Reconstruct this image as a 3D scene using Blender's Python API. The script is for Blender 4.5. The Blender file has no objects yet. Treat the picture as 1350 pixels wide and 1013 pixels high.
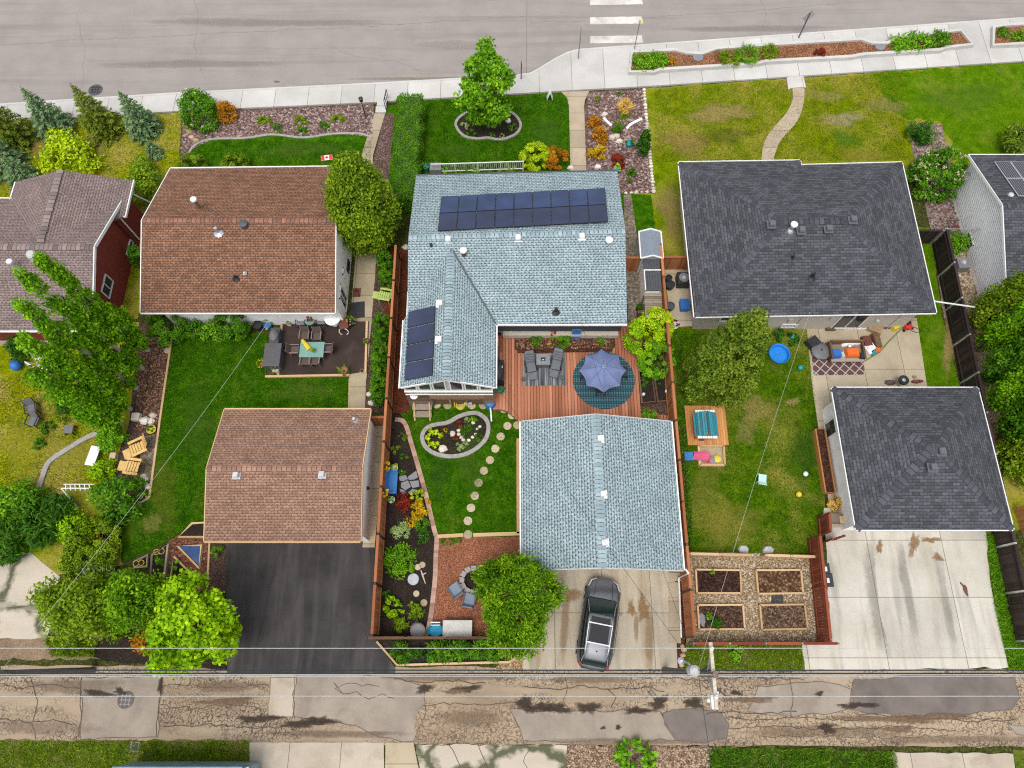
import bpy, math, random
import numpy as np
from mathutils import Vector as V, Matrix
random.seed(7); RS=np.random.RandomState(7)
R=math.radians; PI=math.pi
sc=bpy.context.scene; COL=sc.collection
# ---------------------------------------------------------------- camera survey: a pixel of the photograph -> point on a level
CAMH=40.0; PIT=R(69.0); FPX=937.0
def ray(x,y):
    u=(x-675.0)/FPX; v=(506.5-y)/FPX
    return (u, math.cos(PIT)+v*math.sin(PIT), -math.sin(PIT)+v*math.cos(PIT))
def G(x,y,z=0.0):
    d=ray(x,y); t=(z-CAMH)/d[2]
    return V((d[0]*t,d[1]*t,z))
def GP(pts,z=0.0): return [G(x,y,z) for x,y in pts]
def hgt(x,y,Y):
    d=ray(x,y); return CAMH+d[2]*Y/d[1]
# ---------------------------------------------------------------- materials
MATS={}
def nodes(name):
    m=bpy.data.materials.new(name); m.use_nodes=True; t=m.node_tree
    b=t.nodes['Principled BSDF']; MATS[name]=m
    def N(ty,ins=None,**kw):
        n=t.nodes.new(ty)
        for k,v in kw.items(): setattr(n,k,v)
        for k,v in (ins or {}).items():
            s=n.inputs[k]
            if hasattr(v,'is_output'): t.links.new(v,s)
            else: s.default_value=v
        return n
    def L(a,bb): t.links.new(a,bb)
    return m,t,b,N,L
def c4(c): return (c[0],c[1],c[2],1.0)
def ramp(N,fac,stops,interp='LINEAR'):
    n=N('ShaderNodeValToRGB',{'Fac':fac}); cr=n.color_ramp; cr.interpolation=interp
    while len(cr.elements)<len(stops): cr.elements.new(0.5)
    for e,(p,c) in zip(cr.elements,stops): e.position=p; e.color=c4(c) if not isinstance(c,(int,float)) else (c,c,c,1)
    return n.outputs['Color']
def mix(N,f,a,b,mode='MIX'):
    n=N('ShaderNodeMix',data_type='RGBA',blend_type=mode)
    for s,v in ((n.inputs[0],f),(n.inputs[6],a),(n.inputs[7],b)):
        if hasattr(v,'is_output'): n.id_data.links.new(v,s)
        else: s.default_value=v if isinstance(v,(int,float)) else c4(v)
    return n.outputs[2]
def noise(N,vec,scale,detail=3.0,rough=0.55,dist=0.0):
    return N('ShaderNodeTexNoise',{'Vector':vec,'Scale':scale,'Detail':detail,'Roughness':rough,'Distortion':dist}).outputs['Fac']
def mapv(N,vec,scale=(1,1,1),rot=(0,0,0)):
    return N('ShaderNodeMapping',{'Vector':vec,'Scale':scale,'Rotation':rot}).outputs[0]
def bump(N,h,strength,dist=0.02):
    return N('ShaderNodeBump',{'Height':h,'Strength':strength,'Distance':dist}).outputs[0]
def coord(N,k='Object'): return N('ShaderNodeTexCoord').outputs[k]
def plain(name,col,rough=0.6,metal=0.0,nz=0.12,ns=6.0,spec=0.4):
    m,t,b,N,L=nodes(name); o=coord(N)
    f=noise(N,o,ns,4.0)
    lo=[max(0,x*(1-nz)) for x in col]; hi=[min(1,x*(1+nz)) for x in col]
    L(ramp(N,f,[(0.3,lo),(0.7,hi)]),b.inputs['Base Color'])
    b.inputs['Roughness'].default_value=rough; b.inputs['Metallic'].default_value=metal; b.inputs['Specular IOR Level'].default_value=spec
    return m
def var(name,stops,rough=0.8,nz=0.25,ns=3.0,bmp=0.0,bs=30.0,trans=0.0,spec=0.3,stretch=(1,1,1)):
    """colour picked per piece (face attribute rnd), broken up by noise"""
    m,t,b,N,L=nodes(name); o=mapv(N,coord(N),stretch)
    a=N('ShaderNodeAttribute',attribute_name='rnd',attribute_type='GEOMETRY').outputs['Fac']
    f=noise(N,o,ns,4.0)
    k=N('ShaderNodeMath',{0:f,1:0.5},operation='SUBTRACT').outputs[0]
    k=N('ShaderNodeMath',{0:k,1:nz*2.2,2:a},operation='MULTIPLY_ADD').outputs[0]
    n=len(stops); col=ramp(N,k,[(i/(n-1) if n>1 else 0,c) for i,c in enumerate(stops)])
    L(col,b.inputs['Base Color']); b.inputs['Roughness'].default_value=rough; b.inputs['Specular IOR Level'].default_value=spec if not name.startswith(('leaf','needle','grass')) else .08
    if bmp: L(bump(N,noise(N,o,bs,3.0),bmp),b.inputs['Normal'])
    if trans:
        tr=N('ShaderNodeBsdfTranslucent',{'Color':col}); ms=N('ShaderNodeMixShader',{0:trans})
        L(b.outputs[0],ms.inputs[1]); L(tr.outputs[0],ms.inputs[2]); L(ms.outputs[0],t.nodes['Material Output'].inputs[0])
    return m
def shingle(name,c1,c2,dark,bw=0.30,bh=0.145,big=0.35,tab=0.8):
    m,t,b,N,L=nodes(name); uv=coord(N,'UV')
    br=N('ShaderNodeTexBrick',{'Vector':uv,'Color1':c4(c1),'Color2':c4(c2),'Mortar':c4(dark),'Scale':1.0,'Mortar Size':0.012,'Mortar Smooth':0.3,'Bias':0.0,'Brick Width':bw,'Row Height':bh},offset=0.5)
    sx=N('ShaderNodeSeparateXYZ',{0:uv}).outputs
    def M(op,a,b_=None,c_=None):
        d={0:a}
        if b_ is not None: d[1]=b_
        if c_ is not None: d[2]=c_
        return N('ShaderNodeMath',d,operation=op).outputs[0]
    vr=M('DIVIDE',sx[1],bh); row=M('FLOOR',vr); wv=M('SUBTRACT',vr,row)
    off=N('ShaderNodeTexWhiteNoise',{'W':row},noise_dimensions='1D').outputs[0]
    us=M('ADD',M('DIVIDE',sx[0],bw*.78),M('MULTIPLY',off,7.0)); cell=M('FLOOR',us); fu=M('SUBTRACT',us,cell)
    amp=N('ShaderNodeTexWhiteNoise',{'Vector':N('ShaderNodeCombineXYZ',{0:cell,1:row}).outputs[0]},noise_dimensions='3D').outputs[0]
    dash=M('MULTIPLY',ramp(N,wv,[(0.36,1.0),(0.5,0.0)]),ramp(N,fu,[(0.48,1.0),(0.6,0.0)]))
    dk=M('MULTIPLY',dash,ramp(N,amp,[(0.0,0.45),(0.5,1.0)]))
    col=mix(N,M('MULTIPLY',dk,tab),br.outputs['Color'],dark)
    n1=noise(N,uv,0.55,4.0,0.6); n2=noise(N,uv,14.0,3.0)
    col=mix(N,big,col,ramp(N,n1,[(0.3,(0.55,0.55,0.55)),(0.7,(1.35,1.35,1.35))]),'MULTIPLY')
    col=mix(N,0.5,col,ramp(N,n2,[(0.3,(0.6,0.6,0.6)),(0.7,(1.3,1.3,1.3))]),'MULTIPLY')
    L(col,b.inputs['Base Color']); b.inputs['Roughness'].default_value=0.92; b.inputs['Specular IOR Level'].default_value=0.25
    L(bump(N,mix(N,0.5,br.outputs['Fac'],n2),0.5,0.012),b.inputs['Normal'])
    return m
def lawn(name,dark,mid,light,dry,dry_lo=0.6,dry_hi=0.75,ps=0.35,thatch=0.5):
    m,t,b,N,L=nodes(name); o=coord(N)
    A=noise(N,o,ps,5.0,0.6,0.4); B=noise(N,o,1.6,5.0,0.6); C=noise(N,mapv(N,o,(1,0.55,1)),34.0,4.0,0.7); D=noise(N,o,9.0,3.0)
    k=mix(N,0.45,B,C); k=mix(N,0.3,k,D)
    col=ramp(N,k,[(0.38,dark),(0.49,mid),(0.62,light)])
    q=mix(N,0.3,A,C)
    col=mix(N,ramp(N,q,[(dry_lo,0.0),(dry_hi,thatch)]),col,dry)
    sp=N('ShaderNodeTexVoronoi',{'Vector':o,'Scale':3.1}).outputs['Distance']
    L(col,b.inputs['Base Color']); b.inputs['Roughness'].default_value=1.0; b.inputs['Specular IOR Level'].default_value=0.0
    L(bump(N,mix(N,0.4,C,D),1.0,0.08),b.inputs['Normal'])
    return m
def concrete(name,c1,c2,stain,joints=None,streak=None,amt=0.5,jcol=(0.12,0.11,0.10),speck=0.25):
    """joints = (dx,dy,ox,oy) saw-cut spacing; streak = stains drawn out along Y"""
    m,t,b,N,L=nodes(name); o=coord(N,'UV' if joints and len(joints)>4 else 'Object')
    A=noise(N,o,0.5,5.0,0.6); C=noise(N,o,40.0,3.0,0.7)
    col=ramp(N,A,[(0.32,c2),(0.62,c1)])
    S=noise(N,mapv(N,o,(0.05,1.1,1),(0,0,-.055)) if streak=='x' else mapv(N,o,(1.3,0.16,1)) if streak else o,0.9,5.0,0.65,0.6 if streak!='x' else .2)
    col=mix(N,ramp(N,S,[(0.5,0.0),(0.72,amt)]),col,stain)
    if streak and streak!='x':
        S2=noise(N,mapv(N,o,(0.9,0.1,1)),1.7,3.0,0.5,0.3); col=mix(N,ramp(N,S2,[(0.53,0.0),(0.75,0.42)]),col,(0.11,0.105,0.10))
    col=mix(N,speck,col,ramp(N,C,[(0.3,(0.5,0.5,0.5)),(0.7,(1.3,1.3,1.3))]),'MULTIPLY')
    if joints:
        dx,dy,ox,oy=joints[:4]
        br=N('ShaderNodeTexBrick',{'Vector':N('ShaderNodeMapping',{'Vector':o,'Location':(ox,oy,0)}).outputs[0],'Scale':1.0,'Mortar Size':0.018,'Mortar Smooth':0.25,'Brick Width':dx,'Row Height':dy,'Color1':(0.86,0.86,0.86,1),'Color2':(1.08,1.08,1.08,1),'Mortar':c4(jcol)},offset=0.0)
        col=mix(N,1.0,col,mix(N,br.outputs['Fac'],br.outputs['Color'],(0.38,0.36,0.33)),'MULTIPLY')
    L(col,b.inputs['Base Color']); b.inputs['Roughness'].default_value=0.9; b.inputs['Specular IOR Level'].default_value=0.25
    L(bump(N,C,0.25,0.01),b.inputs['Normal'])
    return m
def cracked(name,c1,c2,crack,scale=3.2,amt=0.75,lo=0.42,hi=0.56):
    m,t,b,N,L=nodes(name); o=coord(N); w=noise(N,o,2.2,4.0)
    oo=N('ShaderNodeVectorMath',{0:o,1:N('ShaderNodeTexNoise',{'Vector':o,'Scale':1.5,'Detail':3.0}).outputs['Color']},operation='ADD').outputs[0]
    vd=N('ShaderNodeTexVoronoi',{'Vector':oo,'Scale':scale},feature='DISTANCE_TO_EDGE').outputs['Distance']
    A=noise(N,mapv(N,o,(0.25,1,1)),0.9,5.0,0.6,0.5); C=noise(N,o,45.0,3.0,0.7); D=noise(N,mapv(N,o,(0.3,1,1)),0.55,4.0)
    col=ramp(N,D,[(0.35,c2),(0.62,c1)])
    ck=ramp(N,vd,[(0.03,1.0),(0.105,0.0)])
    mk=ramp(N,A,[(lo,0.0),(hi,amt)])
    col=mix(N,N('ShaderNodeMath',{0:ck,1:mk},operation='MULTIPLY').outputs[0],col,crack)
    col=mix(N,0.4,col,ramp(N,C,[(0.3,(0.5,0.5,0.5)),(0.7,(1.3,1.3,1.3))]),'MULTIPLY')
    L(col,b.inputs['Base Color']); b.inputs['Roughness'].default_value=0.93; b.inputs['Specular IOR Level'].default_value=0.2
    L(bump(N,mix(N,0.3,vd,C),0.35,0.02),b.inputs['Normal'])
    return m
def ground(name,c,scale=18.0,rough=0.95,bmp=0.8,big=0.7):
    """loose ground (soil, mulch, chips, gravel): cells of several colours"""
    m,t,b,N,L=nodes(name); o=coord(N)
    v=N('ShaderNodeTexVoronoi',{'Vector':o,'Scale':scale,'Randomness':1.0})
    r=N('ShaderNodeSeparateColor',{0:v.outputs['Color']}).outputs[0]
    n=len(c); col=ramp(N,r,[(i/(n-1),x) for i,x in enumerate(c)])
    col=mix(N,ramp(N,v.outputs['Distance'],[(0.25,0.0),(0.75,0.8)]),col,[x*0.35 for x in c[0]])
    B=noise(N,o,big,5.0,0.6); col=mix(N,0.55,col,ramp(N,B,[(0.3,(0.5,0.5,0.5)),(0.7,(1.35,1.35,1.35))]),'MULTIPLY')
    L(col,b.inputs['Base Color']); b.inputs['Roughness'].default_value=rough; b.inputs['Specular IOR Level'].default_value=0.15
    L(bump(N,v.outputs['Distance'],bmp,0.05),b.inputs['Normal'])
    return m
def glass(name,col=(0.02,0.025,0.03),rough=0.08):
    m,t,b,N,L=nodes(name); o=coord(N)
    L(ramp(N,noise(N,o,0.8,2.0),[(0.3,col),(0.7,[x*1.8 for x in col])]),b.inputs['Base Color'])
    b.inputs['Roughness'].default_value=rough; b.inputs['Specular IOR Level'].default_value=0.8
    return m
# ---------------------------------------------------------------- mesh builder
class MB:
    def __init__(s): s.v=[]; s.f=[]; s.r=[]; s.smooth=False
    def rnd(s): return random.random()
    def add(s,vs,fs,r=None):
        o=len(s.v); s.v+= [tuple(p) for p in vs]; r=s.rnd() if r is None else r
        for f in fs: s.f.append(tuple(o+i for i in f)); s.r.append(r)
        return s
    def box(s,c,d,rz=0,r=None,taper=1.0):
        x,y,z=d[0]/2,d[1]/2,d[2]/2; cs,sn=math.cos(rz),math.sin(rz); vs=[]
        for sz in (-1,1):
            k=taper if sz>0 else 1.0
            for sx,sy in ((-1,-1),(1,-1),(1,1),(-1,1)):
                a,b=sx*x*k,sy*y*k; vs.append((c[0]+a*cs-b*sn,c[1]+a*sn+b*cs,c[2]+sz*z))
        return s.add(vs,[(3,2,1,0),(4,5,6,7),(0,1,5,4),(1,2,6,5),(2,3,7,6),(3,0,4,7)],r)
    def beam(s,p,q,w,h,r=None,up=(0,0,1)):
        p=V(p);q=V(q); d=(q-p).normalized(); u=V(up)
        if abs(d.dot(u))>0.98: u=V((1,0,0))
        a=d.cross(u).normalized()*(w/2); b=a.cross(d).normalized()*(h/2); vs=[]
        for e in (p,q): vs+=[e-a-b,e+a-b,e+a+b,e-a+b]
        return s.add(vs,[(0,1,2,3),(7,6,5,4),(0,4,5,1),(1,5,6,2),(2,6,7,3),(3,7,4,0)],r)
    def tube(s,path,rad,n=6,r=None,cap=True):
        path=[V(p) for p in path]; rads=rad if isinstance(rad,(list,tuple)) else [rad]*len(path); vs=[];fs=[]
        for i,p in enumerate(path):
            d=(path[min(i+1,len(path)-1)]-path[max(i-1,0)]).normalized()
            u=V((0,0,1)) if abs(d.z)<0.9 else V((1,0,0))
            a=d.cross(u).normalized(); b=a.cross(d)
            for k in range(n): t=2*PI*k/n; vs.append(p+(a*math.cos(t)+b*math.sin(t))*rads[i])
        for i in range(len(path)-1):
            for k in range(n): fs.append((i*n+k,(i+1)*n+k,(i+1)*n+(k+1)%n,i*n+(k+1)%n))
        if cap: fs.append(tuple(range(n))); fs.append(tuple(reversed(range((len(path)-1)*n,len(path)*n))))
        return s.add(vs,fs,r)
    def lathe(s,c,prof,n=16,r=None,sx=1.0,sy=1.0):
        vs=[];fs=[]
        for (rr,z) in prof:
            for k in range(n): t=2*PI*k/n; vs.append((c[0]+rr*sx*math.cos(t),c[1]+rr*sy*math.sin(t),c[2]+z))
        for i in range(len(prof)-1):
            for k in range(n): fs.append((i*n+k,i*n+(k+1)%n,(i+1)*n+(k+1)%n,(i+1)*n+k))
        fs.append(tuple(reversed(range(n)))); fs.append(tuple(range((len(prof)-1)*n,len(prof)*n)))
        return s.add(vs,fs,r)
    def prism(s,poly,z0,z1,r=None):
        n=len(poly); A=sum(poly[i][0]*poly[(i+1)%n][1]-poly[(i+1)%n][0]*poly[i][1] for i in range(n))
        if A<0: poly=list(reversed(poly))
        vs=[(p[0],p[1],z0) for p in poly]+[(p[0],p[1],z1) for p in poly]
        return s.add(vs,[tuple(range(n,2*n)),tuple(reversed(range(n)))]+[(i,(i+1)%n,n+(i+1)%n,n+i) for i in range(n)],r)
    def slab(s,poly3,th=0.12,r=None):
        n=len(poly3); P=[V(p) for p in poly3]
        vs=[tuple(p) for p in P]+[(p.x,p.y,p.z-th) for p in P]
        return s.add(vs,[tuple(range(n)),tuple(reversed(range(n,2*n)))]+[(n+i,n+(i+1)%n,(i+1)%n,i) for i in range(n)],r)
    def strip(s,path,w,z0,z1,closed=False,r=None):
        """kerb / edging following a path of points (x,y)"""
        P=[V((p[0],p[1],0)) for p in path]; n=len(P); A=[];B=[]
        for i in range(n):
            a=P[(i-1)%n] if closed or i>0 else P[i]; b=P[(i+1)%n] if closed or i<n-1 else P[i]
            d=(b-a).normalized(); nn=V((-d.y,d.x,0))*(w/2); A.append(P[i]+nn); B.append(P[i]-nn)
        m=n if closed else n-1
        for i in range(m):
            j=(i+1)%n
            vs=[(B[i].x,B[i].y,z0),(B[j].x,B[j].y,z0),(A[j].x,A[j].y,z0),(A[i].x,A[i].y,z0),(B[i].x,B[i].y,z1),(B[j].x,B[j].y,z1),(A[j].x,A[j].y,z1),(A[i].x,A[i].y,z1)]
            fs=[(4,5,6,7),(0,1,5,4),(2,3,7,6)]
            if not closed and i==0: fs.append((3,0,4,7))
            if not closed and i==m-1: fs.append((1,2,6,5))
            s.add(vs,fs,r)
        return s
    def rock(s,c,rx,ry,rz,seed=0,r=None,n=7):
        rn=random.Random(seed); vs=[];fs=[]; lev=[(-0.5,0.75),(0.1,1.0),(0.6,0.72)]; ro=rn.random()*6
        for z,k in lev:
            for i in range(n):
                t=2*PI*i/n+ro; q=k*rn.uniform(0.8,1.15); vs.append((c[0]+rx*q*math.cos(t),c[1]+ry*q*math.sin(t),c[2]+rz*(z+rn.uniform(-.08,.08))))
        vs.append((c[0],c[1],c[2]+rz*0.85))
        for l in range(2):
            for i in range(n): fs.append((l*n+i,l*n+(i+1)%n,(l+1)*n+(i+1)%n,(l+1)*n+i))
        for i in range(n): fs.append((2*n+i,2*n+(i+1)%n,3*n))
        return s.add(vs,fs,r)
    def build(s,name,mat,parent=None,uv=False,smooth=False,local=False,bevel=0):
        me=bpy.data.meshes.new(name); o=V((0,0,0))
        if parent is not None and not local:
            q=parent
            while q is not None: o=o+V(q.location); q=q.parent
        me.from_pydata([(p[0]-o.x,p[1]-o.y,p[2]-o.z) for p in s.v],[],s.f)
        a=me.attributes.new('rnd','FLOAT','FACE'); a.data.foreach_set('value',s.r)
        if uv: uvmap(me)
        if smooth: me.polygons.foreach_set('use_smooth',[True]*len(me.polygons))
        me.materials.append(mat if not isinstance(mat,str) else MATS[mat])
        ob=bpy.data.objects.new(name,me); COL.objects.link(ob)
        if parent is not None: ob.parent=parent
        if bevel:
            md=ob.modifiers.new('bevel','BEVEL'); md.width=bevel; md.segments=2; md.limit_method='ANGLE'
        return ob
def _each(s,name,mat,parent):
    """one part object per closed piece added to the builder"""
    groups={}
    for f,r in zip(s.f,s.r): groups.setdefault(r,[]).append(f)
    for r,fs in groups.items():
        ids=sorted({i for f in fs for i in f}); mp={i:k for k,i in enumerate(ids)}; m=MB(); m.add([s.v[i] for i in ids],[tuple(mp[i] for i in f) for f in fs],r); m.build(name,mat,parent)
MB.each=_each
def uvmap(me):
    uvl=me.uv_layers.new(name='UVMap'); me.update()
    for p in me.polygons:
        n=p.normal
        u=V((0,0,1)).cross(n)
        if u.length<0.02: u=V((1,0,0))
        u.normalize(); v=n.cross(u)
        for li in p.loop_indices:
            c=me.vertices[me.loops[li].vertex_index].co; uvl.data[li].uv=(c.dot(u),c.dot(v))
def thing(name,label,cat,loc=(0,0,0),rz=0,group=None):
    o=bpy.data.objects.new(name,None); COL.objects.link(o); o.location=loc; o.rotation_euler=(0,0,rz); o.empty_display_size=0.2
    return tag(o,label,cat,group)
def tag(o,label,cat=None,group=None,kind=None):
    if label: o['label']=label
    if cat: o['category']=cat
    if group: o['group']=group
    if kind: o['kind']=kind
    return o
def rough(poly,amp=0.08,step=0.4,closed=True):
    P=[V((p[0],p[1],0)) for p in poly]; out=[]; n=len(P)
    for i in range(n if closed else n-1):
        a,b=P[i],P[(i+1)%n]; k=max(1,int((b-a).length/step)); d=(b-a).normalized(); nn=V((-d.y,d.x,0))
        for j in range(k):
            q=a.lerp(b,j/k); out.append(q+nn*random.uniform(-amp,amp) if j else q)
    if not closed: out.append(P[-1])
    return out
def smooth_path(pts,k=6,closed=False):
    P=[V((p[0],p[1],p[2] if len(p)>2 else 0)) for p in pts]; n=len(P); out=[]
    for i in range(n if closed else n-1):
        g=lambda j: P[j%n] if closed else P[max(0,min(n-1,j))]
        p0,p1,p2,p3=g(i-1),g(i),g(i+1),g(i+2)
        for s in range(k):
            t=s/k; out.append(0.5*((2*p1)+(p2-p0)*t+(2*p0-5*p1+4*p2-p3)*t*t+(3*p1-p0-3*p2+p3)*t**3))
    if not closed: out.append(P[-1])
    return out
def decal(name,poly,z,col,label,strength=.85,scale=2.5,cat='stain'):
    """a stain that thins out towards its rim: fan with a fade attribute, broken up by noise"""
    mn='stain_%d_%d_%d_%d'%(col[0]*255,col[1]*255,col[2]*255,strength*100)
    if mn not in MATS:
        m,t,b,N,L=nodes(mn); o=coord(N); a=N('ShaderNodeAttribute',attribute_name='fade',attribute_type='GEOMETRY').outputs['Fac']
        n=noise(N,o,scale,6.0,0.7); k=N('ShaderNodeMath',{0:n,1:1.5,2:-.75},operation='MULTIPLY_ADD').outputs[0]; k=N('ShaderNodeMath',{0:a,1:k},operation='ADD').outputs[0]
        L(ramp(N,noise(N,o,9.0,3.0),[(0.3,[c*.75 for c in col]),(0.7,[c*1.2 for c in col])]),b.inputs['Base Color']); b.inputs['Roughness'].default_value=.9; b.inputs['Specular IOR Level'].default_value=.2
        tr=N('ShaderNodeBsdfTransparent'); ms=N('ShaderNodeMixShader',{0:ramp(N,k,[(0.18,0.0),(0.85,strength)])}); L(tr.outputs[0],ms.inputs[1]); L(b.outputs[0],ms.inputs[2]); L(ms.outputs[0],t.nodes['Material Output'].inputs[0])
    n=len(poly); cx=sum(p[0] for p in poly)/n; cy=sum(p[1] for p in poly)/n
    vs=[(cx,cy,z)]+[((p[0]+cx)/2,(p[1]+cy)/2,z) for p in poly]+[(p[0],p[1],z) for p in poly]
    fs=[(0,1+i,1+(i+1)%n) for i in range(n)]+[(1+i,1+n+i,1+n+(i+1)%n,1+(i+1)%n) for i in range(n)]
    area2=sum(poly[i][0]*poly[(i+1)%n][1]-poly[(i+1)%n][0]*poly[i][1] for i in range(n))
    if area2<0: fs=[tuple(reversed(f)) for f in fs]
    me=bpy.data.meshes.new(name); me.from_pydata(vs,[],fs); at=me.attributes.new('fade','FLOAT','POINT'); at.data.foreach_set('value',[1.0]+[.75]*n+[0.0]*n)
    me.materials.append(MATS[mn]); ob=bpy.data.objects.new(name,me); COL.objects.link(ob); return tag(ob,label,cat,None,'structure')
def sheet(name,poly,z,mat,label,cat='ground',kind='structure',amp=0.0,th=0.06,uv=False):
    p=rough(poly,amp) if amp else [V((q[0],q[1],0)) for q in poly]
    mb=MB(); mb.prism(p,z-th,z,0.5); ob=mb.build(name,mat,uv=uv); return tag(ob,label,cat,None,kind)
# ================================================================ materials in use
shingle('shingle_blue',(0.345,0.43,0.45),(0.255,0.33,0.355),(0.04,0.06,0.07),bw=.29,bh=.15,big=0.3,tab=.78)
shingle('shingle_brown',(0.29,0.148,0.088),(0.175,0.088,0.054),(0.055,0.027,0.018),bw=.3,bh=.145,tab=.75)
shingle('shingle_rust',(0.33,0.195,0.13),(0.22,0.128,0.09),(0.09,0.05,0.04),bw=.3,bh=.145,tab=.7)
shingle('shingle_charcoal',(0.10,0.104,0.117),(0.05,0.052,0.06),(0.022,0.022,0.026),bw=0.38,bh=0.17,tab=.35)
shingle('shingle_taupe',(0.27,0.205,0.19),(0.19,0.145,0.135),(0.07,0.05,0.048),bw=.3,bh=.145,tab=.75)
plain('cap_shade',(0.035,0.035,0.038),.9)  # near-black painted in as shade between ridge caps
var('cap_blue',[(0.21,0.28,0.305),(0.26,0.34,0.37),(0.33,0.42,0.45)],nz=0.15)
var('cap_brown',[(0.17,0.082,0.058),(0.24,0.115,0.078),(0.31,0.15,0.1)],nz=0.15)
var('cap_rust',[(0.18,0.1,0.078),(0.27,0.15,0.11),(0.35,0.2,0.145)],nz=0.15)
var('cap_charcoal',[(0.04,0.042,0.05),(0.06,0.062,0.073),(0.085,0.088,0.102)],nz=0.15)
var('cap_taupe',[(0.13,0.10,0.095),(0.2,0.155,0.145),(0.27,0.21,0.19)],nz=0.15)
plain('white_paint',(0.72,0.71,0.69),0.5,nz=0.05); plain('white_siding',(0.9,0.9,0.89),0.6,nz=0.07,ns=1.5)
plain('white_stucco',(0.88,0.87,0.85),0.9,nz=0.10,ns=2.0); plain('cream_siding',(0.47,0.42,0.35),0.7,nz=0.08)
plain('dark_siding',(0.05,0.055,0.065),0.7); plain('black_metal',(0.02,0.02,0.022),0.45); plain('grey_metal',(0.3,0.31,0.33),0.4,0.6)
plain('galvanised',(0.55,0.57,0.6),0.35,0.7,nz=0.2); plain('dark_grey',(0.07,0.075,0.085),0.6); plain('mid_grey',(0.2,0.2,0.22),0.6)
plain('slate_grey',(0.105,0.11,0.125),0.6); plain('light_grey',(0.45,0.45,0.45),0.6); plain('black_plastic',(0.018,0.018,0.02),0.5)
glass('window_glass'); glass('panel_glass',(0.012,0.022,0.06),0.12)
var('red_siding',[(0.17,0.026,0.018),(0.24,0.043,0.03),(0.31,0.065,0.042)],nz=0.35,ns=2.5,stretch=(1,1,0.15),rough=0.8)
var('cedar',[(0.26,0.085,0.033),(0.35,0.125,0.05),(0.43,0.175,0.075)],nz=0.2,stretch=(1,1,0.2),rough=0.8)
var('cedar_red',[(0.15,0.032,0.016),(0.2,0.047,0.022),(0.26,0.07,0.033)],nz=0.2,stretch=(1,1,0.2),rough=0.8)
var('cedar_new',[(0.4,0.17,0.05),(0.5,0.23,0.075),(0.58,0.29,0.1)],nz=0.2,rough=0.75)
var('deck_board',[(0.26,0.09,0.045),(0.39,0.145,0.075),(0.5,0.21,0.12)],nz=0.22,stretch=(3,0.35,1),ns=2.0,rough=0.7)
var('pale_wood',[(0.42,0.27,0.13),(0.52,0.35,0.18),(0.6,0.42,0.24)],nz=0.2,rough=0.8)
var('grey_wood',[(0.16,0.12,0.09),(0.24,0.19,0.145),(0.33,0.27,0.21)],nz=0.35,ns=5,rough=0.85)
var('brown_wood',[(0.075,0.042,0.024),(0.13,0.075,0.042),(0.19,0.115,0.065)],nz=0.35,ns=5,rough=0.85)
var('dark_fence',[(0.018,0.011,0.011),(0.032,0.02,0.019),(0.05,0.033,0.031)],nz=0.3,rough=0.7)
lawn('lawn_lush',(0.010,0.048,0.001),(0.030,0.105,0.002),(0.08,0.19,0.006),(0.17,0.19,0.02),0.53,0.72,.5,.6)
lawn('lawn_yard',(0.014,0.055,0.001),(0.05,0.115,0.002),(0.13,0.20,0.006),(0.26,0.23,0.04),0.47,0.62,0.3,0.8)
lawn('lawn_front',(0.045,0.10,0.001),(0.125,0.18,0.002),(0.235,0.275,0.004),(0.33,0.27,0.05),0.46,0.62,0.32,0.85)
lawn('lawn_right',(0.03,0.095,0.001),(0.07,0.155,0.002),(0.14,0.225,0.008),(0.26,0.24,0.05),0.54,0.7,0.3,0.6)
lawn('lawn_dry',(0.075,0.115,0.002),(0.20,0.235,0.003),(0.35,0.355,0.01),(0.42,0.31,0.09),0.46,0.62,0.4,0.85)
lawn('verge',(0.035,0.075,0.006),(0.09,0.135,0.01),(0.18,0.2,0.025),(0.25,0.19,0.09),0.48,0.62,0.7,0.75)
concrete('pavement_concrete',(0.53,0.515,0.49),(0.45,0.435,0.41),(0.36,0.34,0.32),(2.35,30,0.4,3,'UV'),amt=0.25,speck=0.12)
concrete('kerb_concrete',(0.53,0.515,0.49),(0.45,0.435,0.41),(0.36,0.34,0.32),amt=0.3,speck=0.12)
concrete('path_concrete',(0.44,0.36,0.26),(0.36,0.29,0.205),(0.24,0.19,0.14),(40,1.5,0,0.2),amt=0.35)
concrete('slab_concrete',(0.44,0.37,0.25),(0.35,0.28,0.185),(0.22,0.17,0.11),(30,1.55,10,0.35),amt=0.4)
concrete('drive_concrete',(0.48,0.42,0.325),(0.40,0.34,0.255),(0.26,0.165,0.08),(2.62,3.15,0.35,0.95),True,0.65)
concrete('pad_concrete',(0.56,0.53,0.46),(0.48,0.445,0.375),(0.30,0.24,0.16),(4.15,3.05,1.05,0.05),True,0.42,jcol=(0.2,0.19,0.17))
concrete('patio_concrete',(0.47,0.40,0.29),(0.39,0.325,0.23),(0.24,0.19,0.13),(2.4,3.3,0.2,0.2),amt=0.35)
concrete('old_concrete',(0.45,0.39,0.31),(0.38,0.32,0.25),(0.22,0.17,0.12),(2.6,8,0.8,1),amt=0.45,speck=0.4)
concrete('asphalt_street',(0.295,0.265,0.248),(0.255,0.228,0.213),(0.185,0.164,0.153),None,'x',0.6,speck=0.2)
concrete('asphalt_black',(0.05,0.045,0.045),(0.026,0.023,0.024),(0.1,0.09,0.082),None,True,0.5,speck=0.25)
concrete('asphalt_patch',(0.325,0.275,0.222),(0.24,0.198,0.16),(0.15,0.125,0.105),None,None,0.4,speck=0.3)
concrete('asphalt_dark_patch',(0.18,0.15,0.132),(0.12,0.10,0.09),(0.2,0.17,0.15),None,None,0.5,speck=0.25)
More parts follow.
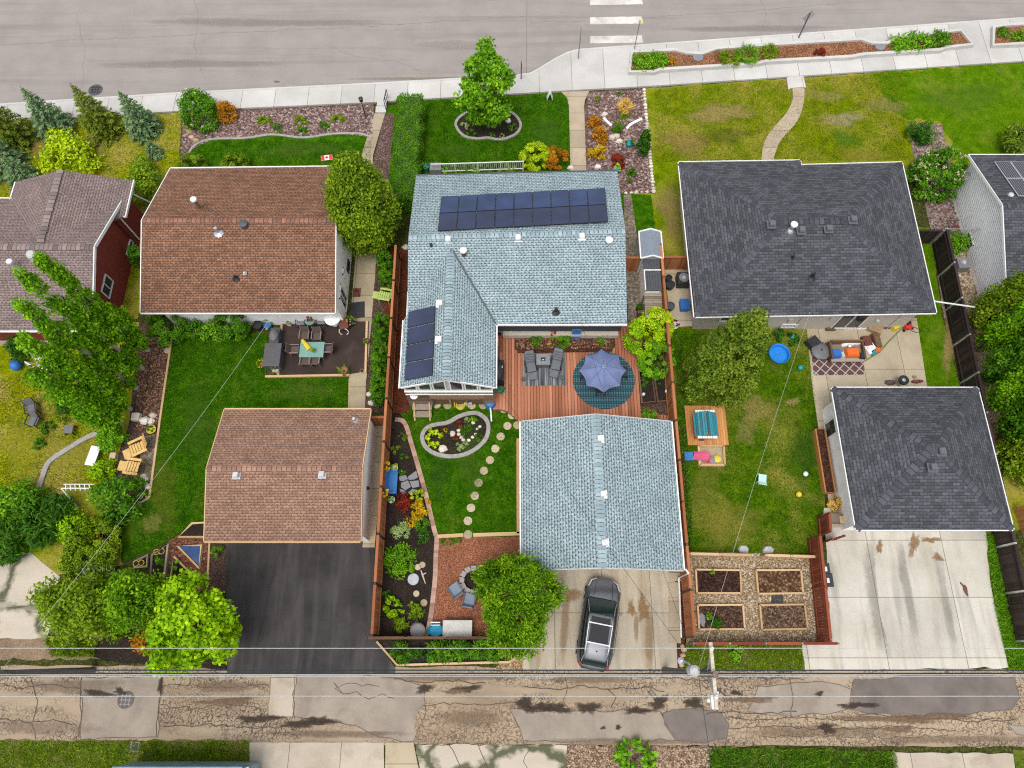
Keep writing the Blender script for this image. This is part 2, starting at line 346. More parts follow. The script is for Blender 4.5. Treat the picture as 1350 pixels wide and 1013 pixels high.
concrete('wet_stain',(0.055,0.04,0.03),(0.085,0.06,0.045),(0.03,0.022,0.018),None,None,0.5,speck=0.4)
concrete('dirt_stain',(0.24,0.145,0.07),(0.2,0.115,0.055),(0.3,0.2,0.11),None,None,0.5,speck=0.4)
cracked('alley_asphalt',(0.37,0.29,0.205),(0.26,0.19,0.13),(0.05,0.036,0.026),4.6,0.85,0.42,0.56)
cracked('alley_crazed',(0.40,0.31,0.21),(0.29,0.21,0.14),(0.08,0.058,0.042),4.4,0.8,0.28,0.5)
cracked('cracked_pad',(0.52,0.46,0.37),(0.44,0.38,0.3),(0.06,0.07,0.03),0.33,0.9,0.3,0.45)
ground('soil',[(0.030,0.021,0.017),(0.048,0.034,0.027),(0.075,0.052,0.04)],26,bmp=0.7)
ground('bark_mulch',[(0.055,0.022,0.014),(0.11,0.045,0.027),(0.17,0.08,0.05)],16)
ground('brown_mulch',[(0.075,0.045,0.035),(0.125,0.075,0.058),(0.2,0.125,0.1)],16)
ground('lava_rock',[(0.11,0.062,0.052),(0.19,0.115,0.095),(0.30,0.22,0.2)],13)
ground('red_chips',[(0.14,0.04,0.025),(0.22,0.075,0.05),(0.3,0.13,0.09)],14)
ground('red_shale',[(0.24,0.085,0.045),(0.38,0.15,0.08),(0.46,0.2,0.115)],22,bmp=0.35)
ground('wood_chips',[(0.23,0.16,0.09),(0.36,0.27,0.165),(0.5,0.4,0.27)],15)
ground('pea_gravel',[(0.20,0.15,0.12),(0.32,0.25,0.2),(0.46,0.38,0.33)],14)
ground('tan_gravel',[(0.25,0.155,0.075),(0.4,0.275,0.155),(0.55,0.42,0.29)],12)
ground('tan_dirt',[(0.25,0.17,0.105),(0.32,0.225,0.145),(0.4,0.3,0.2)],30,bmp=0.3)
ground('orange_mulch',[(0.12,0.032,0.014),(0.17,0.05,0.022),(0.23,0.075,0.035)],16)
ground('base_ground',[(0.05,0.06,0.012),(0.075,0.085,0.016),(0.105,0.105,0.024)],9)
ground('planter_mulch',[(0.22,0.08,0.035),(0.33,0.15,0.075),(0.45,0.25,0.14)],14)
plain('street_crack',(0.2,0.177,0.166),.95,nz=.4,ns=3)
concrete('road_paint',(0.62,0.6,0.55),(0.45,0.42,0.38),(0.30,0.27,0.25),None,None,.7,speck=.3)
plain('crack_dark',(0.085,0.064,0.05),.95,nz=.5,ns=4)
plain('joint_dark',(0.13,0.098,0.075),.95,nz=.5,ns=3)
ground('verge_gravel',[(0.17,0.1,0.06),(0.28,0.18,0.115),(0.42,0.31,0.22)],14)
ground('brick_paving',[(0.2,0.165,0.125),(0.25,0.205,0.155),(0.31,0.26,0.2)],7,bmp=0.3)
# ================================================================ the setting
def gp(pts): return GP(pts)
sheet('ground',[(-160,-120),(160,-120),(160,260),(-160,260)],-0.02,'base_ground','green and brown open ground around the lots','ground')
street_s=[(-400,178),(0,140),(236,125),(492,112.5),(680,102),(700,99),(716,90),(732,80),(748,72),(762,68),(830,63),(1350,26),(1750,-4)]
st=GP(street_s); north=[V((150,75,0)),V((-150,54,0))]
sheet('street',[V((-150,28,0))]+st+[V((150,50,0))]+north,0.0,'asphalt_street','wide pale grey asphalt street along the top of the photo','street')
walk_s=GP([(-400,198),(0,163),(236,148),(492,136.5),(570,131.5),(740,121.5),(850,115.5),(1350,82),(1750,55)])
def ribbon(name,top,bot,z,mat,label,cat,th=0.16):
    """strip between two lines of points, cut at common stations, UV along its length"""
    def at(P,x):
        for a,b in zip(P,P[1:]):
            if a.x<=x<=b.x: return a.lerp(b,(x-a.x)/(b.x-a.x))
        return P[0] if x<P[0].x else P[-1]
    xs=sorted(set([round(p.x,3) for p in top+bot])); x0=max(top[0].x,bot[0].x); x1=min(top[-1].x,bot[-1].x); xs=[x for x in xs if x0<=x<=x1]
    A=[at(top,x) for x in xs]; B=[at(bot,x) for x in xs]
    mb=MB(); mb.prism([(p.x,p.y) for p in B]+[(p.x,p.y) for p in reversed(A)],z-th,z,0.5); ob=mb.build(name,mat)
    me=ob.data; u=me.uv_layers.new(name='UVMap')
    for p in me.polygons:
        for li in p.loop_indices:
            c=me.vertices[me.loops[li].vertex_index].co; u.data[li].uv=(c.x*1.0,c.y-0.055*c.x)
    return tag(ob,label,cat,None,'structure')
ribbon('sidewalk',st,walk_s,0.13,'pavement_concrete','pale jointed concrete sidewalk along the street','sidewalk')
mb=MB(); mb.strip([(p.x,p.y+0.02) for p in st],0.16,-0.05,0.145); tag(mb.build('kerb','kerb_concrete'),'concrete kerb between street and sidewalk','kerb',None,'structure')
def blob(cx,cy,rx,ry,n=22,j=0.35,seed=0):
    q=random.Random(seed); ph=[q.uniform(0,6.28) for _ in range(4)]; out=[]
    for i in range(n):
        t=2*PI*i/n; k=1+j*(0.5*math.sin(2*t+ph[0])+0.4*math.sin(3*t+ph[1])+0.35*math.sin(5*t+ph[2])+0.25*math.sin(8*t+ph[3])); out.append((cx+rx*k*math.cos(t),cy+ry*k*math.sin(t)))
    return out
for i,(a,b) in enumerate(((-1,7),(22,32.3),(47,57.5))):
    o=sheet('crosswalk_stripe',rough(GP([(778,a+1),(846,a),(848,b-1),(778,b)]),.02,.3),0.006,'road_paint','white painted crosswalk stripe on the street','road marking',th=0.004)
for i,(pts,w) in enumerate((([(250,-20),(262,20),(255,60),(270,105)],.03),([(0,60),(120,52),(260,45),(420,38),(560,30),(690,22)],.035),([(700,30),(820,26),(980,15),(1140,2)],.03),([(430,60),(470,75),(520,80),(560,95)],.025),([(1000,-10),(1010,20),(1004,50)],.025),([(100,20),(112,60),(108,118)],.025))): 
    cp=rough([(p.x,p.y) for p in GP(pts)],.10,.6,False); tag(MB().strip(cp,w,0.0,.0045+.0001*i).build('crack','street_crack'),'faint crack in the street asphalt','road marking',None,'structure')
for i,(x,y,rx,ry,c,k,lab) in enumerate(((383,113,14,4,(.42,.40,.38),.6,'pale patch at the sidewalk edge of the street'),(365,108,5,2,(.12,.11,.1),.5,'small dark spot near the sidewalk edge'),(700,98,10,5,(.3,.22,.16),.5,'sandy dirt at the widened kerb'),(600,60,60,8,(.34,.3,.28),.4,'pale worn band in the street'),(250,85,150,7,(.24,.21,.2),.35,'dark tyre band along the street'),(1000,38,130,6,(.24,.21,.2),.35,'dark tyre band right of the crosswalk'),(350,30,200,7,(.23,.2,.19),.35,'upper dark tyre band along the street'),(130,140,130,3,(.27,.21,.15),.45,'gutter dirt along the left sidewalk'),(560,104,110,3,(.27,.21,.15),.45,'gutter dirt along the middle sidewalk'))):
    decal('street_wear',[(p.x,p.y) for p in GP(blob(x,y,rx,ry,28,.2,i+200))],.008+.0005*i,c,lab,k,1.0)
tag(MB().strip([G(695,-30),G(694,98)],0.03,0.0,0.004).build('street_crack','asphalt_dark_patch'),'thin sealed crack across the street','road marking',None,'structure')
# --- lawns and beds (pixel outlines of the photograph dropped on the ground)
D={}
def area(name,pts,z,mat,label,amp=0.06,cat='ground'):
    return sheet(name,GP(pts),z,mat,label,cat,amp=amp)
area('lawn',[(-350,200),(0,163),(242,148),(252,216),(200,300),(182,420),(0,440),(-350,440)],.015,'lawn_dry','dry yellow green front lawn with young spruces',.05,'lawn')
area('rock_bed',[(240,149),(494,137),(492,183),(475,176),(440,176),(400,181),(360,177),(325,182),(280,183),(262,190),(250,200),(244,217),(236,205)],.03,'lava_rock','reddish rock bed with low junipers by the sidewalk',.05,'rock bed')
area('lawn',[(246,218),(251,203),(263,192),(281,185),(325,184),(360,179.5),(400,183.5),(440,178.5),(475,178.5),(491,184),(488,245),(245,245)],.045,'lawn_lush','dark green front lawn behind the curved rock bed',.02,'lawn')
area('lawn',[(508,140),(562,133),(753,122),(757,235),(530,245),(520,300),(500,300)],.02,'lawn_lush','dark green front lawn around the maple',.03,'lawn')
area('lawn',[(846,117),(1350,83),(1750,56),(1750,240),(1200,215),(1192,230),(1238,420),(1190,430),(900,420),(818,345),(818,250),(862,256)],.015,'lawn_front','patchy yellow green front lawn of the charcoal roofed house',.05,'lawn')
area('lawn',[(1150,97),(1350,84),(1750,56),(1750,240),(1262,215),(1242,160),(1195,158),(1180,150)],.024,'lawn_right','bright green lawn at the top right of the photo',.25,'lawn')
area('lawn',[(818,256),(858,258),(870,345),(818,350)],.026,'lawn_lush','small green lawn strip beside the metal shed',.05,'lawn')
area('rock_bed',[(775,122),(849,116.5),(862,254),(815,256),(770,256),(771,226),(770,150)],.032,'lava_rock','pinkish rock garden bed right of the front walk',.03,'rock bed')
area('lawn',[(228,448),(232,441),(352,440),(351,499),(461,499),(461,548),(300,548),(300,690),(250,694),(205,723),(162,742),(161,690),(199,656),(211,560)],.03,'lawn_lush','dark green back lawn between house and brown garage',.02,'lawn')
area('mulch_bed',[(184,425),(228,436),(226,448),(210,560),(197,657),(160,680),(140,650),(170,560),(180,470)],.025,'brown_mulch','brown mulch bed along the back lawn edge',.05,'garden bed')
area('lawn',[(-350,440),(0,430),(184,425),(180,470),(170,560),(145,650),(162,745),(60,760),(-350,760)],.015,'lawn_dry','yellowish back lawn at the left edge of the photo',.05,'lawn')
area('driveway',[(-250,722),(40,728),(80,760),(62,842),(-250,842)],.03,'cracked_pad','cracked pale concrete pad with grassy cracks',.05,'driveway')
area('dirt_strip',[(-250,842),(135,838),(140,870),(-250,868)],.02,'tan_dirt','bare tan dirt strip beside the alley',.08,'ground')
area('mulch_bed',[(62,842),(135,842),(200,838),(300,820),(300,884),(140,872)],.03,'soil','dark soil under the trees beside the alley',.05,'garden bed')
area('driveway',[(296,705),(495,703),(489,838),(497,845),(521,881),(521,887),(300,888)],.03,'asphalt_black','black asphalt driveway below the brown garage',.03,'driveway')
area('mulch_bed',[(219,717),(235,706),(275,690),(275,775),(264,780),(227,790),(216,761)],.03,'red_chips','red wood chip bed around triangular planters',.02,'garden bed')
area('mulch_bed',[(275,690),(297,700),(298,780),(275,780)],.033,'brown_mulch','narrow brown bed beside the asphalt driveway',.02,'garden bed')
area('path',[(494,150),(508,150),(492,205),(489,260),(470,260),(477,205)],.05,'path_concrete','beige paver walk to the white front steps',0,'path')
area('path',[(470,325),(497,325),(492,500),(461,500),(462,420)],.04,'slab_concrete','beige concrete side walk along the white house',0,'path')
area('path',[(461,495),(483,495),(481,548),(459,548)],.045,'slab_concrete','short beige concrete path behind the brown garage',0,'path')
area('rock_bed',[(508,150),(520,150),(505,330),(470,330),(492,215)],.03,'lava_rock','rock bed between walk and tall hedge',.03,'rock bed')
area('mulch_bed',[(497,330),(520,330),(509,545),(481,545),(485,480),(492,400)],.05,'brown_mulch','narrow mulch bed with cedars beside the wooden fence',.02,'garden bed')
area('path',[(508,330),(540,330),(540,545),(506,545)],.056,'orange_mulch','orange mulch strip between fence and blue house',.02,'garden bed')
area('path',[(494,555),(509,555),(494,722),(478,722)],.04,'slab_concrete','mossy slab walk beside the brown garage',0,'path')
area('lawn',[(527,545),(545,528),(655,528),(690,560),(690,709),(577,708),(560,650),(540,577),(529,556)],.03,'lawn_lush','dark green back lawn with stepping stones',.02,'lawn')
area('mulch_bed',[(512,535),(530,548),(541,577),(561,650),(577,708),(576,760),(570,842),(488,842),(500,640)],.036,'soil','dark soil garden bed along the wooden fence',.02,'garden bed')
area('gravel_bed',[(577,708),(692,708),(700,860),(640,842),(570,842),(570,800),(576,760)],.04,'red_shale','red crushed shale sitting area around the fire pit',.02,'gravel')
area('mulch_bed',[(497,845),(660,842),(690,858),(672,874),(523,878)],.05,'soil','dark soil bed between back fence and alley',.02,'garden bed')
area('driveway',[(690,715),(888,715),(893,882),(690,884)],.035,'drive_concrete','stained beige concrete driveway below the blue garage',0,'driveway')
area('gravel_bed',[(660,874),(692,862),(705,862),(705,888),(640,890)],.03,'tan_gravel','tan gravel beside the concrete driveway',.05,'gravel')
area('path',[(826,415),(840,415),(880,545),(886,560),(840,560),(820,440)],.02,'brown_mulch','mulch bed between deck and fence',.02,'garden bed')
area('path',[(822,258),(832,256),(842,330),(851,425),(828,425)],.05,'brick_paving','narrow paved side walk right of the blue house',0,'path')
area('lawn',[(884,428),(1064,430),(1074,520),(1090,690),(1075,730),(898,732),(888,560)],.02,'lawn_yard','patchy green back lawn with toys',.04,'lawn')
area('mulch_bed',[(893,560),(903,560),(912,725),(902,730)],.026,'bark_mulch','weedy dark strip along the wooden fence',.12,'garden bed')
area('patio',[(874,342),(912,340),(922,430),(885,432)],.04,'patio_concrete','concrete side yard beside the charcoal roofed house',0,'patio')
area('patio',[(1062,420),(1208,420),(1222,512),(1112,512),(1126,696),(1097,696),(1080,575),(1070,505)],.045,'patio_concrete','beige concrete patio and walk behind the charcoal roofed house',0,'patio')
area('lawn',[(1206,300),(1225,300),(1242,420),(1266,515),(1220,515),(1206,420)],.03,'lawn_right','narrow green side lawn beside the dark fence',.04,'lawn')
area('driveway',[(1086,670),(1298,670),(1304,760),(1312,800),(1322,850),(1329,880),(1061,884),(1057,848),(1094,848)],.035,'pad_concrete','large pale concrete parking pad below the charcoal garage',.06,'driveway')
area('lawn',[(1298,690),(1312,700),(1335,850),(1400,850),(1400,884),(1329,884),(1319,850),(1308,800),(1302,760)],.028,'verge','long grass strip between parking pad and dark fence',.08,'lawn')
area('garden_path',[(900,727),(1072,731),(1092,848),(903,848)],.03,'wood_chips','pale wood chip ground around the raised beds',.02,'garden bed')
area('lawn',[(903,848),(1058,848),(1062,886),(893,884)],.025,'verge','weedy grass strip between garden fence and alley',.05,'lawn')
area('gravel_bed',[(878,752),(902,752),(905,885),(893,884),(880,800)],.03,'bark_mulch','narrow bark strip beside the concrete driveway',.03,'garden bed')
area('gravel_bed',[(1195,165),(1240,163),(1262,250),(1292,388),(1300,420),(1244,420),(1228,310)],.03,'pea_gravel','grey stone bed beside the white sided house',.05,'gravel')
area('gravel_bed',[(1244,330),(1282,330),(1300,400),(1318,520),(1318,600),(1330,680),(1310,690),(1270,500),(1256,420)],.036,'tan_gravel','tan gravel strip along the dark fence',.03,'gravel')
area('lawn',[(1300,560),(1400,560),(1400,700),(1335,700)],.03,'lawn_dry','yellow grass beyond the charcoal garage',.05,'lawn')
# --- alley and what lies south of it
def Yw(py): return G(675,py).y
sheet('alley',rough([(-70,Yw(883)+.35),(70,Yw(883)-0.1),(70,Yw(990)),(-70,Yw(975))],.06,.8),.004,'alley_asphalt','worn tan asphalt alley with crazed cracks','alley')
for pi,(pts,mt,lab) in enumerate((
 ([(108,893),(214,893),(208,972),(106,975)],'asphalt_patch','square grey asphalt patch around the manhole'),
 ([(388,888),(440,885),(505,893),(560,905),(562,938),(545,978),(500,972),(470,957),(430,950),(388,945)],'asphalt_patch','grey asphalt patch in the middle of the alley'),
 ([(548,900),(608,900),(684,905),(690,920),(670,928),(562,925)],'alley_asphalt','tan worn asphalt strip in the alley'),
 ([(545,960),(556,930),(600,926),(668,930),(680,950),(690,975),(560,980)],'alley_crazed','heavily crazed tan asphalt in the alley'),
 ([(672,935),(720,938),(870,938),(885,965),(895,976),(760,978),(690,976)],'asphalt_patch','long grey asphalt patch in the alley'),
 ([(875,940),(900,935),(950,940),(961,955),(958,974),(930,980),(890,976),(876,955)],'asphalt_dark_patch','dark smooth asphalt patch below the power pole'),
 ([(960,940),(1060,938),(1340,935),(1352,960),(1300,978),(1000,978),(958,974)],'alley_crazed','crazed tan asphalt along the south of the alley'),
 ([(1000,905),(1090,900),(1124,910),(1126,930),(1100,940),(1045,945),(985,938)],'asphalt_patch','grey asphalt patch left of the long dark patch'),
 ([(1126,896),(1180,893),(1300,889),(1338,893),(1344,920),(1334,935),(1280,942),(1180,943),(1120,936),(1122,910)],'asphalt_dark_patch','long dark asphalt patch in front of the parking pad'),
 ([(1328,955),(1400,955),(1400,968),(1340,968)],'asphalt_patch','small grey patch at the right end of the alley'),
 ([(358,886),(390,886),(386,945),(354,945)],'old_concrete','pale concrete strip across the alley'))):
    pp=rough(GP(pts),.09,.45); sheet('asphalt_patch',pp,.007+.0012*pi,mt,lab,'road patch')
    if pi not in (2,3,6): tag(MB().strip(pp,.03,.0,.0225+.0002*pi,True).build('patch_joint','joint_dark'),'dark seam round a patch in the alley','road marking',None,'structure')
rn=random.Random(3)
for i,pts in enumerate(([(214,893),(212,915),(208,945),(206,972)],[(108,893),(106,920),(107,950),(104,972)],[(40,892),(50,925),(42,955),(47,975)],[(0,948),(40,953),(70,949),(100,955)],[(0,905),(30,908),(66,903),(104,908)],[(210,930),(260,934),(300,929),(350,935)],[(215,905),(240,903),(300,907),(352,903)],[(215,958),(270,955),(330,960),(386,957)],[(440,900),(452,915),(470,912),(486,922),(505,915),(520,921)],[(450,914),(442,908),(455,902),(500,905)],[(520,895),(560,900),(590,897),(640,901)],[(556,930),(600,927),(650,929),(690,926)],[(690,905),(730,909),(770,904),(800,909),(850,906),(876,912)],[(745,893),(748,906),(742,925),(750,935)],[(800,908),(812,920),(806,932)],[(858,910),(868,922),(880,930),(878,940)],[(862,900),(856,912),(864,925)],[(930,942),(960,938),(1000,941),(1050,938)],[(1041,893),(1044,912),(1043,945)],[(960,945),(1000,949),(1060,946),(1130,950),(1200,946),(1280,951),(1340,948)],[(960,960),(1020,957),(1090,962),(1180,958),(1260,963)],[(1000,972),(1080,969),(1160,973),(1250,970)],[(590,980),(602,1000),(608,1020)],[(630,981),(640,1005),(650,1030)],[(700,982),(690,1004),(700,1030)],[(560,985),(600,980),(660,984),(748,983)],[(920,890),(945,905),(960,925)],[(870,893),(920,897),(990,893),(1060,897)],[(1126,940),(1180,947),(1250,944),(1320,948)])):
    cp=rough([(p.x,p.y) for p in GP(pts)],.07,.28,False); tag(MB().strip(cp,rn.uniform(.018,.042),.0,.0245+.0001*i).build('crack','crack_dark'),'thin dark crack in the worn alley','road marking',None,'structure')
for i,(x,y,rx,ry) in enumerate(((692,929,13,8),(716,933,13,6),(735,934,18,5),(776,933,13,8),(838,937,14,5),(868,928,12,7),(915,927,15,6),(1130,930,22,4),(420,950,20,5),(400,955,30,4),(560,908,12,5),(617,908,18,4),(600,912,15,3),(990,923,26,4),(945,912,4,2.5),(970,914,7,2.5),(342,948,25,5),(300,925,35,4),(1180,948,60,5),(1235,945,50,3),(1090,960,12,6),(1185,962,20,4),(130,915,20,4),(158,912,8,4),(212,905,4,8),(795,960,3,2),(815,959,4,2.5),(1080,915,6,3))):
    decal('wet_stain',[(p.x,p.y) for p in GP(blob(x,y,rx*1.35,ry*1.5,26,.45,i))],.026+.0007*i,(0.05,0.036,0.027) if i not in (12,13,17,18,19,21) else (0.17,0.11,0.07),'dark damp stain on the worn alley')
for i,(x,y,rx,ry,lab) in enumerate(((1204,718,6,14,'tall brown mud stain on the parking pad'),(1227,712,10,4,'speckled mud stain on the parking pad'),(1236,735,6,5,'small brown mud patch on the parking pad'),(1159,722,4,8,'thin brown streak on the parking pad'),(848,803,7,15,'brown wet stain beside the parked car'),(832,802,4,12,'narrow brown stain beside the parked car'))):
    decal('mud_stain',[(p.x,p.y) for p in GP(blob(x,y,rx*1.4,ry*1.3,26,.4,i+50))],.041+.0004*i,(0.26,0.155,0.07),lab,.8,3.5)
for i,(pts,lab,k) in enumerate((([(1138,705),(1150,705),(1156,760),(1162,820),(1178,878),(1160,878),(1146,820),(1136,760)],'dark tyre track on the left of the parking pad',.28),([(1178,702),(1188,702),(1196,740),(1206,790),(1216,860),(1204,860),(1190,790),(1180,740)],'dark tyre track in the middle of the parking pad',.3),([(1228,720),(1240,720),(1254,800),(1268,876),(1256,876),(1240,800)],'faint tyre track on the right of the parking pad',.18),([(742,775),(752,775),(752,820),(745,878),(735,878),(738,820)],'rusty streak left of the parked car',.38),([(850,800),(862,800),(862,878),(850,878)],'rusty streak right of the parked car',.35),([(835,805),(842,805),(842,850),(835,850)],'narrow rusty streak right of the parked car',.4),([(742,778),(768,776),(768,792),(742,795)],'brown wet patch left of the parked car',.6))):
    decal('tyre_mark',[(p.x,p.y) for p in smooth_path(GP(pts),3,True)],.047+.0005*i,(0.13,0.12,0.11) if i<3 else (0.25,0.14,0.06),lab,k,1.2)
for i,(x,y,rx,ry,c,k,lab) in enumerate(((100,905,70,14,(.2,.15,.11),.5,'brownish worn band at the left of the alley'),(300,905,60,10,(.2,.14,.1),.5,'brownish worn band above the left alley cracks'),(440,968,110,7,(.17,.12,.085),.5,'brown gravelly band along the middle alley edge'),(600,893,110,7,(.2,.14,.09),.5,'brown gravelly strip under the cables'),(780,896,90,6,(.2,.14,.09),.5,'brown gravelly strip below the concrete driveway'),(620,948,55,16,(.2,.15,.1),.45,'brown crazed zone in the middle of the alley'),(1080,965,140,10,(.2,.14,.09),.45,'brown crazed zone at the right of the alley'),(820,978,140,6,(.22,.16,.11),.5,'brown dirt along the south edge of the alley'),(1250,975,120,7,(.22,.16,.11),.5,'brown dirt along the right south edge of the alley'),(60,960,90,12,(.24,.18,.13),.4,'brown dirt at the lower left of the alley'))):
    decal('worn_band',[(p.x,p.y) for p in GP(blob(x,y,rx,ry,30,.2,i+80))],.019+.0006*i,c,lab,k,1.1)
for i,(x,y,rx,ry,c,k,lab) in enumerate(((950,150,45,13,(.36,.26,.1),.75,'tan dry patch in the patchy front lawn'),(905,190,30,18,(.3,.2,.07),.6,'brownish dry patch beside the rock garden'),(1110,158,28,9,(.36,.3,.16),.75,'bare dry patch in the middle of the front lawn'),(1165,140,30,9,(.3,.24,.1),.5,'yellow dry patch near the bright lawn'),(1090,128,25,7,(.34,.28,.1),.5,'yellow patch by the curving walk'),(1115,185,22,10,(.06,.17,.008),.7,'bright green weed patch in the front lawn'),(955,180,40,10,(.06,.09,.006),.5,'darker green patch in the front lawn'),(885,280,16,36,(.3,.2,.08),.7,'long dry strip beside the charcoal roof'),(1000,540,26,16,(.33,.26,.07),.7,'dry yellow patch in the toy yard'),(985,565,16,22,(.3,.25,.07),.55,'yellow patch beside the play platform'),(960,690,45,26,(.24,.22,.03),.55,'yellowish patch near the raised beds'),(1045,530,9,5,(.36,.27,.1),.7,'small tan spot in the toy yard'),(1060,600,18,40,(.03,.085,.006),.5,'darker green band along the concrete walk'),(930,640,20,40,(.2,.2,.025),.45,'light patch along the weedy fence strip'),(1250,455,8,40,(.36,.25,.1),.75,'dry strip along the dark fence'),(120,195,30,14,(.36,.26,.1),.6,'tan dry patch among the young spruces'),(60,195,24,12,(.3,.2,.08),.6,'brown patch under the left spruces'),(90,600,40,26,(.4,.33,.06),.5,'bleached patch in the yellow left lawn'),(30,590,25,40,(.36,.34,.03),.5,'bright yellow patch at the left edge lawn'),(215,650,22,50,(.14,.17,.012),.5,'light streak in the dark back lawn'),(260,560,26,40,(.05,.12,.006),.5,'lighter green streak in the dark back lawn'),(400,517,50,10,(.09,.16,.012),.5,'light streak below the dark patio'),(202,690,14,12,(.24,.22,.05),.6,'yellow spot in the lower back lawn'),(620,610,18,40,(.07,.14,.01),.45,'lighter patch near the stepping stones'),(580,625,14,30,(.03,.085,.006),.45,'darker patch near the brick edging'),(600,200,30,9,(.06,.14,.008),.45,'lighter patch in the maple lawn'),(720,180,20,30,(.06,.14,.008),.45,'lighter patch right of the maple'),(400,198,60,9,(.07,.14,.01),.5,'light streak in the small dark front lawn'),(1270,130,60,20,(.09,.17,.01),.45,'lighter sweep in the bright right lawn'),(1140,205,40,8,(.28,.24,.03),.5,'yellow strip along the charcoal roof front'))):
    decal('lawn_patch',[(p.x,p.y) for p in GP(blob(x,y,rx*1.25,ry*1.35,26,.3,i+120))],.052+.0006*i,c,lab,k*.7,1.3,'lawn patch')
area('lawn',[(-200,976),(330,976),(331,1003),(328,1040),(-200,1040)],.02,'verge','rough grass verge south of the alley at left',.08,'lawn')
area('driveway',[(329,979),(506,979),(508,1060),(330,1060)],.03,'old_concrete','pale concrete driveway apron south of the alley',.01,'driveway')
area('driveway',[(508,979),(545,979),(562,1060),(508,1060)],.033,'slab_concrete','yellowish concrete apron strip south of the alley',.01,'driveway')
area('driveway',[(548,981),(750,983),(745,1060),(563,1060)],.02,'cracked_pad','cracked grey asphalt apron south of the alley',.06,'driveway')
area('gravel_bed',[(748,982),(940,984),(935,1060),(742,1060)],.03,'verge_gravel','reddish brown gravel south of the alley',.06,'gravel')
area('lawn',[(935,984),(1180,990),(1190,1060),(932,1060)],.03,'verge','weedy green verge south of the alley',.1,'lawn')
area('driveway',[(1175,992),(1335,994),(1345,1060),(1190,1060)],.035,'old_concrete','pale concrete slab south of the alley at right',.04,'driveway')
area('lawn',[(1335,988),(1500,990),(1500,1060),(1345,1060)],.03,'verge','green verge at the lower right corner',.1,'lawn')
# ================================================================ building kit
def wall_block(root,x0,x1,y0,y1,h,mat,name='wall',gable=None):
    """walls as one closed block; gable=('x'|'y', ridge coordinate, ridge z) carries the end walls up to the roof"""
    mb=MB()
    if not gable: mb.box(((x0+x1)/2,(y0+y1)/2,h/2),(x1-x0,y1-y0,h))
    else:
        ax,rc,rz=gable
        if ax=='x': pro=[(y0,0),(y1,0),(y1,h),(rc,rz),(y0,h)]; f=lambda e,a,z:(e,a,z); e0,e1=x0,x1
        else: pro=[(x0,0),(x1,0),(x1,h),(rc,rz),(x0,h)]; f=lambda e,a,z:(a,e,z); e0,e1=y0,y1
        vs=[f(e0,a,z) for a,z in pro]+[f(e1,a,z) for a,z in pro]
        mb.add(vs,[(0,1,2,3,4),(9,8,7,6,5)]+[(i,5+i,5+(i+1)%5,(i+1)%5) for i in range(5)])
    return mb.build(name,mat,root)
def caps(root,segs,mat,w=0.16,drop=0.05,step=0.26,name='ridge_cap'):
    mb=MB()
    for p,q in segs:
        p=V(p);q=V(q);d=(q-p);n=max(2,int(d.length/step));d2=d.normalized();s=d2.cross(V((0,0,1))).normalized()*w
        for i in range(n):
            a=p.lerp(q,(i+.07)/n);b=p.lerp(q,(i+.93)/n); j=random.uniform(.9,1.1)
            u0=V((0,0,.03));u1=V((0,0,.015));dn=V((0,0,-drop))
            vs=[a+u0,b+u1,b+s*j+dn+u1,a+s*j+dn+u0,b-s*j+dn+u1,a-s*j+dn+u0]
            vs+=[a+u0-V((0,0,.03)),a+s*j+dn,a-s*j+dn]
            mb.add(vs,[(0,3,2,1),(0,1,4,5),(0,6,7,3),(0,5,8,6)])
    bs=MB()
    for p,q in segs:
        p=V(p);q=V(q);s=(q-p).normalized().cross(V((0,0,1))).normalized()*w*.98; dn=V((0,0,-drop-.004)); u=V((0,0,.008)); bs.add([p+u,q+u,q+s+dn,p+s+dn,q-s+dn,p-s+dn],[(0,3,2,1),(0,1,4,5)])  # dark strip below the caps, its colour stands in for shade in the gaps
    c=mb.build(name,mat,root); bs.build('cap_gap_shade','cap_shade',c); return c
def roof(root,polys,mat,th=0.13,name='roof'):
    mb=MB()
    for p in polys: mb.slab(p,th,0.5)
    return mb.build(name,mat,root,uv=True)
def gutter(root,segs,mat='white_paint',w=0.075,h=0.11,name='gutter',brk=True):
    for p,q in segs:
        mb=MB(); p=V(p);q=V(q); mb.beam(p,q,w,h)
        if brk:
            n=int((q-p).length/0.9)
            for i in range(1,n):
                c=p.lerp(q,i/n); d=(q-p).normalized(); mb.beam(c-d*.025+V((0,0,h/2-.006)),c+d*.025+V((0,0,h/2-.006)),w*1.3,.02)
        mb.build(name,mat,root)
def window(root,c,ax,w,h,face,frame='white_paint',bars=1,name='window'):
    """ax: 'x' window lies along X (faces +-Y) or 'y'; face = outward sign"""
    c=V(c); A=V((1,0,0)) if ax=='x' else V((0,1,0)); O=V((0,face,0)) if ax=='x' else V((face,0,0)); U=V((0,0,1))
    def bx(mb,cc,a,b,d): 
        s=A*a+O*d; mb.box(cc,(abs(s.x),abs(s.y),b))
    m=MB(); t=.07
    for sgn in (-1,1): bx(m,c+A*(sgn*(w/2-t/2))+O*.03,t,h,.08); bx(m,c+U*(sgn*(h/2-t/2))+O*.032,w,t,.08)
    for k in range(bars): bx(m,c+A*(w*((k+1)/(bars+1)-.5))+O*.028,t*.8,h,.07)
    f=m.build(name,frame,root)
    g=MB(); bx(g,c+O*.012,w-.06,h-.06,.02); g.build('pane','window_glass',f)
    return f
